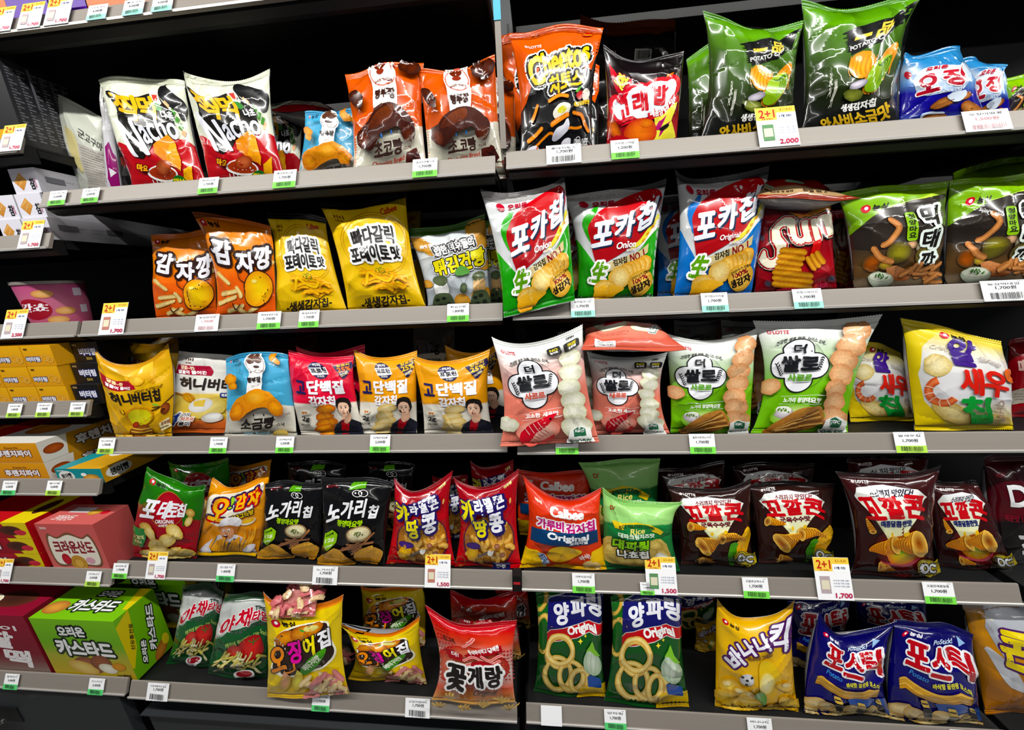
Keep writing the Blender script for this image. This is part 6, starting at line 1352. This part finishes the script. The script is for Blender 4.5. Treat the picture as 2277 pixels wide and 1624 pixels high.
# bottom left cartons
z, yf = L(6); A, B = at_y(126, 1500, yf+.018), at_y(306, 1512, yf+.018)
carton(0, 0, 0, 0, z, yf, .085, cu, cus, cut, 'lime green custard cake carton in front on the lowest left shelf', 'lime green custard cartons', dy=.018, x0=A[0], x1=B[0], h=.182)
carton(0, 0, 0, 0, z, yf, .11, cu, cus, cut, 'lime green custard cake carton standing behind the front one', 'lime green custard cartons', dy=.145, x0=A[0]+.035, x1=B[0]+.035, h=.19)
A, B = at_y(-60, 1490, yf+.018), at_y(118, 1500, yf+.018)
carton(0, 0, 0, 0, z, yf, .085, cr, crs, crt, 'dark red rice cake pie carton cut off by the lower left edge', None, dy=.018, x0=A[0], x1=B[0]-.002, h=.187)

# ------------------------------------------------------------------ snack bags
SEED = [0]
def A_SIDE(z): return z in ZM
def bag(dn, z, yf, pts, label, group=None, dy=.05, T=.026, lean=9, crumple=1., wav=.006, seal=.055, snap=True, Ld=4.0, back='#b4b6ba', nu=54, nv=66, az=0, zlift=.003):
    """pts: TL, TM, TR, RM, BR, BL, LM in photo pixels; the bag stands dy behind the rail and leans back"""
    SEED[0] += 1
    th, aa = math.radians(lean), math.radians(az)
    zd = z+DK+zlift; p0 = np.array([at_y(*pts[5], yf+dy)[0], yf+dy, zd])
    n = np.array([math.sin(aa)*math.cos(th), -math.cos(aa)*math.cos(th), math.sin(th)])
    TL, TM, TR, RM, BR, BL, LM = [at_plane(p[0], p[1], p0, n) for p in pts]
    if snap:
        def sn(Pb, Pt):
            d = Pb-Pt; return Pt+d*((zd-Pt[2])/d[2])
        BL2, BR2 = sn(BL, TL), sn(BR, TR)
        LM = LM+(BL2-BL)*.5; RM = RM+(BR2-BR)*.5; BL, BR = BL2, BR2
    above = {0: (ZT if A_SIDE(z) else ZT+.13), 1: 0, 2: 0, 3: 0, 4: 0}; zs = ZM if A_SIDE(z) else ZR; ri = zs.index(z)
    zlim = (above[0] if ri == 0 else zs[ri-1])+DK-.010
    for q, w_ in ((TL, BL), (TM, (BL+BR)/2), (TR, BR)):
        if q[2] > zlim: q += (w_-q)*(q[2]-zlim)/(q[2]-w_[2])
    # the middle of each side swells towards the viewer: set the seam so that the outline, not the seam, meets the traced point
    BM = (BL+BR)/2
    pil = Pillow(TL, TM, TR, RM, BR, BM, BL, LM, n, T, SEED[0]*13+5, seal, crumple, wav)
    fit_sides(pil, pts[6][0], pts[3][0])
    a = art(dn)
    m = M_MATTE if dn in MATTE else M_FILM
    o = tuple((BL+BR)/2)
    return build_bag('snack_bag', pil, a, o, label, group, 'snack bag', m, back, nu, nv, Ldec=Ld)
LO = dict(nu=36, nv=44, Ld=6.0)
def R(side, i): return ((ZM if side == 'm' else ZR)[i], YF[i])
exec_bags = None
B = bag
# second shelf, middle bay
S = R('m', 0); g = 'cream and red nacho bags'
B('pouch_text', *S, [(116, 206), (160, 225), (226, 262), (236, 340), (242, 414), (180, 420), (146, 310)], 'white standing pouch with grey printed back at the left end', None, dy=.10, T=.012, lean=4, seal=.03, wav=.001, crumple=.6)
B('pouch_magenta', *S, [(224, 186), (231, 186), (240, 192), (256, 300), (272, 412), (238, 416), (228, 300)], 'narrow silver and magenta pouch standing edge on', None, dy=.065, T=.008, lean=4, seal=.03, wav=.001, crumple=.5, nu=24)
B('plain_dark', *S, [(240, 240), (262, 244), (290, 252), (300, 330), (312, 410), (272, 414), (256, 330)], 'dark brown pouch wedged behind the magenta pouch', None, dy=.11, T=.01, lean=4, **LO)
B('nacho', *S, [(224, 182), (320, 172), (418, 186), (428, 290), (462, 400), (296, 412), (256, 296)], 'cream, black and red nacho bag standing left of its twin', g, dy=.045, T=.028)
B('nacho', *S, [(404, 156), (480, 180), (603, 157), (606, 270), (636, 392), (464, 402), (436, 280)], 'cream, black and red nacho bag with peaked left corner, right one in front', g, dy=.04, T=.030)
B('nacho', *S, [(540, 232), (610, 228), (674, 231), (668, 300), (666, 380), (560, 386), (548, 310)], 'nacho bag half hidden behind the front right nacho bag', g, dy=.17, T=.022, **LO)
B('salt', *S, [(683, 253), (740, 247), (800, 247), (800, 310), (806, 376), (662, 384), (672, 320)], 'small light blue salt bread snack bag left of the orange bags', None, dy=.075, T=.026)
g = 'orange chocolate bread snack bags'
B('choco', *S, [(765, 164), (850, 148), (940, 136), (938, 250), (950, 366), (784, 376), (784, 270)], 'orange chocolate bread bag, left one of the front pair', g, dy=.045, T=.028)
B('choco', *S, [(930, 158), (1015, 154), (1101, 128), (1106, 240), (1116, 352), (952, 362), (944, 250)], 'orange chocolate bread bag with pointed right corner, right one of the front pair', g, dy=.045, T=.030)
B('choco', *S, [(1040, 180), (1090, 176), (1142, 178), (1146, 260), (1146, 342), (1050, 350), (1044, 260)], 'orange chocolate bread bag mostly hidden at the right end of the shelf', g, dy=.12, T=.018, **LO)
# second shelf, right bay
S = R('r', 0)
B('cheetos', *S, [(1131, 72), (1235, 62), (1343, 57), (1318, 190), (1322, 324), (1152, 336), (1156, 200)], 'orange and black cheese snack bag with yellow outlined letters', 'cheese snack bags', dy=.045, T=.028)
B('cheetos', *S, [(1104, 84), (1210, 88), (1332, 150), (1330, 240), (1330, 322), (1162, 330), (1140, 220)], 'orange topped bag just visible behind the cheese snack bag', 'cheese snack bags', dy=.17, T=.018, **LO)
g = 'dark bags lying deep on the upper right shelf'
B('plain_dark', *S, [(1290, 34), (1400, 50), (1502, 40), (1500, 170), (1490, 316), (1310, 320), (1296, 170)], 'black bag with rust orange seal in the shadows behind the red bag', None, dy=.27, T=.03, **LO)
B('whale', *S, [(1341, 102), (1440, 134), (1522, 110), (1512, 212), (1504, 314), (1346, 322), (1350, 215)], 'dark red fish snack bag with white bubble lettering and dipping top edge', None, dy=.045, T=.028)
g = 'green wasabi potato chip bags'
B('wasabi', *S, [(1564, 22), (1650, 58), (1784, 50), (1768, 170), (1768, 300), (1552, 310), (1578, 165)], 'green and black wasabi potato chip bag, left one of the front pair', g, dy=.045, T=.03)
B('wasabi', *S, [(1776, 8), (1900, 14), (2050, -12), (2004, 120), (2004, 278), (1778, 292), (1792, 150)], 'green and black wasabi chip bag, taller one touching the photo\'s top', g, dy=.045, T=.032)
B('wasabi', *S, [(1528, 130), (1600, 90), (1640, 80), (1640, 190), (1640, 306), (1530, 310), (1532, 200)], 'green wasabi bag peeking out left behind the front pair', g, dy=.15, T=.02, **LO)
g = 'blue squid peanut bags'
B('peanut', *S, [(2004, 124), (2060, 118), (2131, 106), (2172, 190), (2196, 266), (2000, 276), (2000, 200)], 'blue squid peanut bag with light blue seal beside the green bag', g, dy=.05, T=.03)
B('peanut', *S, [(2128, 136), (2180, 134), (2232, 150), (2244, 205), (2254, 260), (2140, 268), (2134, 200)], 'blue squid peanut bag behind and right of the first', g, dy=.1, T=.03)
B('fish_stick', *S, [(2236, 172), (2270, 170), (2310, 176), (2310, 210), (2310, 255), (2230, 262), (2232, 215)], 'green and grey bag cut off by the right edge of the upper shelf', None, dy=.10, T=.02, **LO)
# third shelf, middle bay
S = R('m', 1); g = 'orange potato snack bags'
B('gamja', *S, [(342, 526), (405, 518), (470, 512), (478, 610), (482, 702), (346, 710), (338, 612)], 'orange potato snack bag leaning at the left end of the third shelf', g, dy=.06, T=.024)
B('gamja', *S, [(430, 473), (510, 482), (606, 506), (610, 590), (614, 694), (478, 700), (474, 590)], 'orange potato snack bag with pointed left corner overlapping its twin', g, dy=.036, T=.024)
g = 'yellow garlic potato chip bags'
B('garlic', *S, [(594, 473), (655, 474), (722, 484), (742, 590), (774, 694), (606, 698), (614, 590)], 'yellow garlic potato chip bag, left one of the pair', g, dy=.05, T=.024)
B('garlic', *S, [(712, 450), (810, 446), (903, 422), (915, 560), (948, 684), (774, 694), (752, 570)], 'yellow garlic potato chip bag, taller right one with slanting black seal', g, dy=.042, T=.032)
B('garlic', *S, [(840, 466), (890, 460), (934, 456), (938, 560), (948, 682), (880, 686), (850, 560)], 'yellow garlic potato chip bag peeking out behind the taller one', g, dy=.15, T=.022, **LO)
g = 'grey hardtack bags'
B('hardtack', *S, [(905, 512), (990, 502), (1079, 479), (1084, 580), (1090, 678), (952, 684), (938, 600)], 'grey hardtack biscuit bag with green seal and yellow letters, front one', g, dy=.06, T=.022)
B('hardtack', *S, [(1010, 505), (1060, 496), (1114, 493), (1116, 585), (1120, 676), (1020, 680), (1014, 590)], 'grey hardtack biscuit bag partly hidden behind the front one', g, dy=.12, T=.024, **LO)
# third shelf, right bay
S = R('r', 1); g = 'green onion potato chip bags'
B('poca_green', *S, [(1066, 418), (1175, 428), (1255, 386), (1266, 520), (1278, 668), (1120, 706), (1106, 570)], 'white, red and green onion potato chip bag overhanging the gap, left one', g, dy=-.008, T=.022, snap=False, lean=13)
B('poca_green', *S, [(1249, 432), (1370, 424), (1484, 396), (1462, 530), (1450, 672), (1284, 676), (1282, 540)], 'white, red and green onion potato chip bag, right one of the pair', g, dy=.045, T=.03)
B('poca_green', *S, [(1230, 440), (1260, 436), (1300, 440), (1306, 560), (1310, 672), (1240, 680), (1236, 560)], 'onion potato chip bag seen in the slot between the front pair', g, dy=.14, T=.02, **LO)
g = 'blue original potato chip bags'
B('poca_blue', *S, [(1500, 376), (1580, 398), (1714, 366), (1692, 510), (1670, 658), (1496, 664), (1512, 520)], 'white, red and blue potato chip bag with torn-looking top seal, front one', g, dy=.045, T=.03)
B('poca_blue', *S, [(1452, 440), (1530, 436), (1600, 430), (1600, 550), (1596, 658), (1462, 664), (1462, 560)], 'blue potato chip bag in the shade behind the front blue one', g, dy=.14, T=.026, **LO)
B('sun', *S, [(1688, 446), (1765, 446), (1846, 430), (1852, 540), (1862, 648), (1680, 656), (1682, 550)], 'red wavy chip bag with large cream letters', 'red wavy chip bags', dy=.062, T=.025)
B('sun', *S, [(1840, 470), (1870, 466), (1900, 470), (1900, 560), (1900, 646), (1850, 650), (1842, 560)], 'red chip bag end showing between the red and the lime topped bags', 'red wavy chip bags', dy=.14, T=.02, **LO)
g = 'lime and black fish stick snack bags'
B('fish_stick', *S, [(1864, 430), (1985, 414), (2108, 404), (2100, 520), (2086, 636), (1896, 648), (1892, 540)], 'lime and black fish stick snack bag, whole one left of its twin', g, dy=.045, T=.03)
B('fish_stick', *S, [(2108, 404), (2210, 394), (2330, 380), (2326, 500), (2316, 626), (2098, 638), (2106, 520)], 'lime and black fish stick snack bag cut off by the right edge', g, dy=.045, T=.03)
B('fish_stick', *S, [(2120, 386), (2200, 360), (2330, 344), (2330, 480), (2330, 620), (2140, 630), (2130, 500)], 'fish stick snack bag top showing above the cut off one', g, dy=.15, T=.024, **LO)
# fourth shelf, middle bay
S = R('m', 2)
B('honey', *S, [(205, 766), (285, 812), (378, 764), (386, 870), (380, 976), (256, 980), (232, 880)], 'yellow honey butter chip bag with deeply dipped top at the left end', 'yellow honey butter bags', dy=.034, T=.024)
B('honey', *S, [(288, 758), (340, 766), (400, 752), (404, 860), (404, 970), (300, 974), (294, 860)], 'yellow honey butter bag in shade behind the front one', 'yellow honey butter bags', dy=.14, T=.024, **LO)
B('honey_cheese', *S, [(392, 782), (450, 786), (516, 792), (514, 880), (512, 974), (362, 980), (386, 880)], 'white and orange honey cheese chip bag between the yellow and blue bags', None, dy=.056, T=.017)
B('salt', *S, [(497, 800), (565, 784), (638, 790), (650, 880), (662, 974), (498, 978), (504, 888)], 'light blue salt bread bag standing beside the pink protein chip bag', None, dy=.034, T=.026)
B('protein_red', *S, [(638, 779), (708, 794), (784, 792), (790, 880), (812, 976), (670, 980), (650, 880)], 'pink-red protein potato chip bag with a person in a black jacket', 'red protein chip bags', dy=.04, T=.026)
B('protein_red', *S, [(662, 770), (720, 786), (812, 766), (812, 880), (812, 970), (680, 974), (668, 880)], 'pink-red protein bag corner behind the front one', 'red protein chip bags', dy=.12, T=.02, **LO)
g = 'amber protein potato chip bags'
B('protein_gold', *S, [(783, 778), (850, 796), (926, 780), (926, 880), (928, 974), (792, 976), (800, 880)], 'amber protein potato chip bag, left one of the front pair', g, dy=.045, T=.026)
B('protein_gold', *S, [(914, 790), (995, 804), (1089, 778), (1084, 880), (1096, 972), (946, 976), (936, 885)], 'amber protein potato chip bag, right one of the front pair', g, dy=.04, T=.028)
B('protein_gold', *S, [(990, 768), (1050, 786), (1104, 766), (1116, 870), (1136, 970), (1010, 974), (998, 870)], 'amber protein potato chip bag in shade behind the right front one', g, dy=.12, T=.026, **LO)
B('down12', *S, [(920, 700), (965, 716), (1010, 704), (1010, 780), (1004, 860), (930, 860), (920, 780)], 'dull beige bag lying deep in the shade above the amber bags', None, dy=.22, T=.02, snap=True, **LO)
B('red_plain', *S, [(560, 740), (620, 756), (700, 742), (720, 840), (724, 960), (580, 964), (566, 850)], 'dull red and white bag deep in the shade behind the blue bag', None, dy=.24, T=.026, **LO)
# fourth shelf, right bay
S = R('r', 2); g = 'pink shrimp rice snack bags'
B('rice_pink', *S, [(1093, 750), (1180, 764), (1296, 722), (1304, 850), (1332, 982), (1112, 992), (1120, 880)], 'pink shrimp rice snack bag with bottom edge over the rail, left one', g, dy=-.008, T=.024, snap=False, lean=12)
B('rice_pink', *S, [(1304, 782), (1390, 796), (1482, 784), (1468, 880), (1488, 972), (1312, 976), (1318, 880)], 'pink shrimp rice snack bag standing under the lying pink bag', g, dy=.045, T=.028)
B('rice_pink', *S, [(1240, 740), (1290, 736), (1312, 744), (1318, 850), (1324, 968), (1240, 972), (1240, 860)], 'pink rice snack bag sliver behind the left front one', g, dy=.13, T=.02, **LO)
g = 'green fish rice snack bags'
B('rice_green', *S, [(1478, 742), (1585, 758), (1682, 728), (1674, 850), (1668, 966), (1492, 970), (1490, 860)], 'green fish flavour rice snack bag, left one of the front pair', g, dy=.045, T=.028)
B('rice_green', *S, [(1676, 714), (1815, 714), (1959, 700), (1904, 840), (1882, 962), (1668, 970), (1700, 850)], 'green fish flavour rice snack bag, wide right one with flared top', g, dy=.04, T=.028)
B('rice_green', *S, [(1600, 712), (1650, 716), (1700, 718), (1704, 840), (1704, 964), (1620, 966), (1610, 850)], 'green rice snack bag showing behind the gap of the front pair', g, dy=.14, T=.024, **LO)
B('rice_green', *S, [(1500, 712), (1560, 716), (1620, 704), (1630, 800), (1630, 960), (1510, 964), (1500, 840)], 'green rice snack bag in the shade behind the lying pink bag', g, dy=.2, T=.024, **LO)
g = 'white and yellow shrimp chip bags'
B('shrimp_chip', *S, [(1880, 764), (1950, 764), (2004, 786), (2026, 870), (2050, 954), (1888, 964), (1884, 860)], 'white shrimp chip bag partly behind the green rice bag', g, dy=.09, T=.024)
B('shrimp_chip', *S, [(2008, 708), (2110, 732), (2226, 760), (2250, 860), (2252, 956), (2036, 962), (2022, 840)], 'white and yellow shrimp chip bag, larger right one', g, dy=.045, T=.034)
B('red_plain', *S, [(2240, 760), (2290, 750), (2350, 750), (2350, 850), (2350, 955), (2250, 958), (2244, 860)], 'red bag cut off by the right edge beside the shrimp chips', None, dy=.10, T=.026, **LO)
# fifth shelf, middle bay
S = R('m', 3); g = 'green and red potato chip bags'
B('potechip', *S, [(334, 1036), (395, 1074), (460, 1078), (446, 1170), (432, 1262), (292, 1252), (304, 1140)], 'green and red potato chip bag with pointed top left corner, front one', g, dy=.036, T=.023)
B('potechip', *S, [(376, 1026), (440, 1034), (512, 1016), (508, 1130), (500, 1240), (390, 1240), (384, 1130)], 'green and red potato chip bag in the shade behind the front one', g, dy=.13, T=.024, **LO)
B('ogamja', *S, [(468, 1064), (525, 1082), (597, 1048), (590, 1150), (572, 1260), (432, 1256), (454, 1156)], 'orange gratin potato snack bag with a cook in a white hat', 'orange gratin snack bags', dy=.052, T=.021)
B('ogamja', *S, [(500, 1036), (540, 1036), (600, 1024), (600, 1130), (594, 1240), (500, 1240), (500, 1140)], 'orange gratin snack bag sunk in the shade behind the front one', 'orange gratin snack bags', dy=.2, T=.02, **LO)
g = 'black fish chip bags'
B('nogari', *S, [(592, 1076), (655, 1070), (724, 1078), (716, 1170), (716, 1268), (576, 1264), (584, 1170)], 'black fish chip bag with white letters, left one of the pair', g, dy=.046, T=.022)
B('nogari', *S, [(712, 1064), (790, 1062), (874, 1074), (862, 1170), (852, 1276), (710, 1268), (718, 1170)], 'black fish chip bag with green tab, right one of the pair', g, dy=.034, T=.026)
B('nogari', *S, [(640, 1030), (700, 1026), (770, 1034), (770, 1130), (770, 1240), (650, 1240), (644, 1130)], 'black fish chip bag lying deeper behind the left one', g, dy=.14, T=.024, **LO)
B('nogari', *S, [(815, 1030), (860, 1026), (920, 1034), (920, 1130), (916, 1250), (830, 1250), (820, 1130)], 'black fish chip bag behind, seen left of the red caramel bag', g, dy=.14, T=.024, **LO)
g = 'red caramel corn peanut bags'
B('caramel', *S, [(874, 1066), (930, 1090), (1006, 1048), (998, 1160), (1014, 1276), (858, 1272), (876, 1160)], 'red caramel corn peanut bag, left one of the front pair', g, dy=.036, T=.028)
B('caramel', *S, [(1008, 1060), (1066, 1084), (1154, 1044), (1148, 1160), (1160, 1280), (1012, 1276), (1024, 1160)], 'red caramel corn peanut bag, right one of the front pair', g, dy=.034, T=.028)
B('caramel', *S, [(1046, 1024), (1090, 1040), (1142, 1020), (1142, 1130), (1142, 1250), (1056, 1250), (1050, 1130)], 'red caramel corn bag standing in shade behind the right front one', g, dy=.13, T=.024, **LO)
B('caramel', *S, [(960, 1060), (1000, 1062), (1040, 1056), (1040, 1150), (1036, 1262), (970, 1262), (964, 1160)], 'red caramel corn bag seen in the slot between the front pair', g, dy=.12, T=.02, **LO)
# fifth shelf, right bay
S = R('r', 3); g = 'red and blue potato chip bags'
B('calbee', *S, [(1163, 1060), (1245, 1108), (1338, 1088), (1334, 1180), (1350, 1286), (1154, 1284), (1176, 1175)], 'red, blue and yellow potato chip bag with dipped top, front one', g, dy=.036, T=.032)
B('calbee', *S, [(1148, 1046), (1230, 1050), (1312, 1046), (1312, 1150), (1312, 1260), (1160, 1260), (1150, 1150)], 'red potato chip bag in shade behind the front one', g, dy=.13, T=.026, **LO)
g = 'green rice nacho bags'
B('nacho_green', *S, [(1340, 1084), (1410, 1116), (1516, 1114), (1494, 1190), (1512, 1290), (1340, 1282), (1342, 1190)], 'green rice nacho bag leaning over in front', g, dy=.036, T=.030)
B('nacho_green', *S, [(1286, 1028), (1375, 1024), (1466, 1018), (1462, 1130), (1460, 1262), (1330, 1262), (1318, 1140)], 'green rice nacho bag standing taller behind the front one', g, dy=.115, T=.026, **LO)
g = 'brown roast corn horn bags'
B('corn_brown', *S, [(1482, 1078), (1570, 1088), (1672, 1066), (1668, 1180), (1676, 1286), (1520, 1284), (1508, 1180)], 'dark brown corn horn bag with white fan panel, left front one', g, dy=.055, T=.03)
B('corn_brown', *S, [(1664, 1076), (1750, 1072), (1852, 1074), (1850, 1175), (1842, 1276), (1690, 1274), (1680, 1175)], 'dark brown corn horn bag with white fan panel, right front one', g, dy=.065, T=.03)
B('corn_brown', *S, [(1460, 1046), (1540, 1038), (1612, 1026), (1612, 1140), (1610, 1260), (1490, 1260), (1474, 1150)], 'brown corn horn bag in shade behind the left front one', g, dy=.145, T=.026, **LO)
B('corn_brown', *S, [(1628, 1036), (1710, 1030), (1810, 1030), (1810, 1140), (1806, 1250), (1660, 1250), (1640, 1140)], 'brown corn horn bag in shade behind the right front one', g, dy=.15, T=.026, **LO)
g = 'maroon sweet spicy corn horn bags'
B('corn_sauce', *S, [(1856, 1048), (1965, 1054), (2096, 1036), (2076, 1170), (2086, 1300), (1896, 1294), (1900, 1170)], 'maroon corn horn bag with blue flavour text, front centre one', g, dy=.036, T=.032)
B('corn_sauce', *S, [(2070, 1074), (2130, 1070), (2176, 1072), (2220, 1180), (2272, 1296), (2096, 1294), (2074, 1180)], 'maroon corn horn bag slumped to the right of the front centre one', g, dy=.06, T=.028)
B('corn_sauce', *S, [(1880, 1016), (1960, 1016), (2060, 1010), (2060, 1130), (2056, 1260), (1900, 1260), (1888, 1140)], 'maroon corn horn bag deep in shade above the front centre one', g, dy=.16, T=.024, **LO)
B('dark_d', *S, [(2184, 1022), (2240, 1012), (2320, 1006), (2330, 1150), (2336, 1290), (2210, 1290), (2200, 1160)], 'dark maroon bag with big white letter at the right edge', None, dy=.075, T=.03)
# bottom shelf, middle bay
S = R('m', 4); g = 'white and green vegetable snack bags'
B('veggie', *S, [(410, 1298), (455, 1300), (502, 1312), (484, 1410), (462, 1512), (368, 1492), (390, 1400)], 'white and green tomato vegetable snack bag, left one leaning back', g, dy=.06, T=.026)
B('veggie', *S, [(500, 1322), (548, 1318), (600, 1326), (600, 1430), (590, 1540), (456, 1518), (476, 1420)], 'white and green tomato vegetable snack bag, right one in front', g, dy=.04, T=.028)
g = 'yellow squid snack bags'
B('squid', *S, [(588, 1314), (670, 1350), (767, 1318), (760, 1430), (776, 1544), (592, 1552), (596, 1440)], 'yellow squid snack bag with pink shapes, taller left one', g, dy=-.006, T=.025, snap=False, lean=12)
B('squid', *S, [(746, 1372), (830, 1412), (934, 1370), (934, 1460), (954, 1552), (784, 1552), (788, 1460)], 'yellow squid snack bag with orange seal folded down, right one', g, dy=.05, T=.03)
B('squid', *S, [(804, 1300), (870, 1310), (940, 1300), (946, 1400), (946, 1520), (810, 1520), (806, 1410)], 'yellow squid snack bag in shade behind the right one', g, dy=.13, T=.026, **LO)
B('squid_back', *S, [(690, 1440), (730, 1430), (770, 1440), (780, 1490), (792, 1528), (700, 1530), (694, 1490)], 'pink and orange bag corner low behind the left squid bag', None, dy=.10, T=.02, **LO)
g = 'red crab snack bags'
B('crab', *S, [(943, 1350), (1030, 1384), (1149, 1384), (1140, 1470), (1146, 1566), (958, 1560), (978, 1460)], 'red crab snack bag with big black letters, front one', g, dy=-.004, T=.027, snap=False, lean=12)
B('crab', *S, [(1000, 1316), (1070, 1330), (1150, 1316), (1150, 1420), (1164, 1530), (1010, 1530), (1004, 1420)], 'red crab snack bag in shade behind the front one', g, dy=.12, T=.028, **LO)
B('crab', *S, [(1100, 1300), (1130, 1310), (1172, 1306), (1176, 1400), (1188, 1490), (1110, 1490), (1104, 1400)], 'red crab snack bag deepest, at the gap between the bays', g, dy=.2, T=.024, **LO)
# bottom shelf, right bay
S = R('r', 4); g = 'green and blue onion ring bags'
B('onion', *S, [(1190, 1316), (1265, 1300), (1342, 1316), (1338, 1440), (1346, 1566), (1186, 1564), (1198, 1440)], 'green and blue onion ring snack bag, left one', g, dy=.04, T=.03)
B('onion', *S, [(1356, 1324), (1435, 1304), (1516, 1326), (1516, 1450), (1534, 1594), (1342, 1586), (1362, 1450)], 'green and blue onion ring snack bag, right one', g, dy=.030, T=.032)
B('onion', *S, [(1500, 1322), (1550, 1318), (1596, 1330), (1590, 1380), (1580, 1500), (1510, 1500), (1504, 1400)], 'onion ring bag top in the dark right of the front pair', g, dy=.2, T=.02, **LO)
B('banana', *S, [(1546, 1390), (1570, 1384), (1600, 1390), (1600, 1440), (1600, 1500), (1545, 1498), (1548, 1440)], 'small part of a yellow banana puff bag behind the front one', 'yellow banana puff bags', dy=.15, T=.02, **LO)
B('banana', *S, [(1592, 1328), (1670, 1380), (1762, 1330), (1762, 1460), (1776, 1604), (1590, 1604), (1592, 1470)], 'yellow banana puff bag with white and purple letters', 'yellow banana puff bags', dy=.034, T=.032)
g = 'dark blue potato stick bags'
B('postick', *S, [(1822, 1362), (1880, 1412), (1990, 1378), (1966, 1490), (1978, 1612), (1784, 1610), (1798, 1490)], 'dark blue potato stick bag, left one of the front pair', g, dy=.034, T=.034)
B('postick', *S, [(1994, 1384), (2070, 1382), (2164, 1412), (2172, 1510), (2186, 1628), (1976, 1620), (1976, 1500)], 'dark blue potato stick bag, right one of the front pair', g, dy=.030, T=.034)
B('postick', *S, [(1752, 1330), (1830, 1320), (1900, 1330), (1880, 1430), (1860, 1580), (1760, 1570), (1756, 1450)], 'dark blue potato stick bag tilted in the shade behind the left one', g, dy=.12, T=.026, **LO)
B('postick', *S, [(1900, 1330), (1960, 1326), (2060, 1336), (2060, 1440), (2050, 1560), (1930, 1560), (1910, 1440)], 'dark blue potato stick bag in the shade behind the right one', g, dy=.15, T=.026, **LO)
B('yellow_big', *S, [(2134, 1338), (2220, 1340), (2340, 1340), (2350, 1480), (2360, 1640), (2196, 1636), (2170, 1490)], 'amber and silver bag with yellow purple-edged letters cut off at lower right', None, dy=.05, T=.032)

# bags lying on top of others
def lying(dn, z_top, yf, px0, px1, py, label, group, w_h=(.0, .15), T=.022, tilt=14, pitch_front=.0, dy=.02, zc=None, **kw):
    """a bag lying on its back with a seal towards the viewer"""
    SEED[0] += 1
    y0 = yf+dy; A, B_ = at_y(px0, py, y0), at_y(px1, py, y0); z0 = (A[2]+B_[2])/2
    L_ = w_h[1]; tl = math.radians(tilt); back = np.array([0, math.cos(tl), math.sin(tl)])
    BL, BR = np.array([A[0], y0, A[2]]), np.array([B_[0], y0, B_[2]]); TL, TR = BL+back*L_+[.01, 0, 0], BR+back*L_-[.01, 0, 0]
    n = np.array([0, -math.sin(tl), math.cos(tl)])
    pil = Pillow(TL, (TL+TR)/2, TR, (TR+BR)/2-[.012, 0, 0], BR, (BL+BR)/2+np.array([0, 0, -.004]), BL, (TL+BL)/2+[.012, 0, 0], n, T, SEED[0]*7, .09, 1., .004)
    return build_bag('snack_bag', pil, art(dn), tuple((BL+BR)/2), label, group, 'snack bag', M_MATTE if dn in MATTE else M_FILM, nu=40, nv=44)
lying('red_plain', 0, YF[0], 590, 735, 244, 'red bag lying flat on the nacho bags at the back', None, (0, .12), .03, 10, dy=.15)
lying('sun_back', 0, YF[1], 1686, 1916, 440, 'red and tan chip bag lying on top of the red wavy chip bag', 'red wavy chip bags', (0, .14), .03, 16, dy=.03)
lying('pink_flap', 0, YF[2], 1292, 1528, 776, 'pink shrimp rice bag lying flat on top with its seal to the front', 'pink shrimp rice snack bags', (0, .15), .03, 13, dy=.012)
lying('squid_back', 0, YF[4], 596, 700, 1370, 'pink cookie-patterned bag tipped forward on top of the left squid bag', None, (0, .12), .022, 14, dy=.02)
lying('wasabi_dark', 0, YF[0], 1600, 1770, 66, 'black wasabi bag lying on the bags behind the left green one', 'green wasabi potato chip bags', (0, .13), .02, 14, dy=.12)
lying('protein_gold', 0, YF[2], 300, 420, 770, 'brownish amber bag lying in the shade above the yellow honey bag', None, (0, .1), .02, 10, dy=.2)
# cartons cropped by the top edge, standing on the topmost shelf
pu = Art(120, '#4a1a8a', stops=[(0, '#3a1478'), (1, '#5a26a0')]); orr = Art(120, '#c06a2c', stops=[(0, '#c8722c'), (1, '#b8602a')])
for px0, px1, a_, lb in ((-60, 18, orr, 'dark olive pack at the very top left corner'), (20, 112, pu, 'purple pack cut off by the top edge, left one'), (116, 196, pu, 'purple pack cut off by the top edge, right one'), (200, 420, orr, 'orange-brown pack cut off by the top edge')):
    A, B_ = at_y(px0, 40, .10), at_y(px1, 20, .10)
    carton(0, 0, 0, 0, ZT, .072, .09, a_, side_art('#2c1a3a' if a_ is pu else '#8a4a1c', 60, fine=False), A_(60, a_.bg), lb, 'packs on the top shelf', dy=.03, x0=A[0], x1=B_[0]-.004, h=.12)
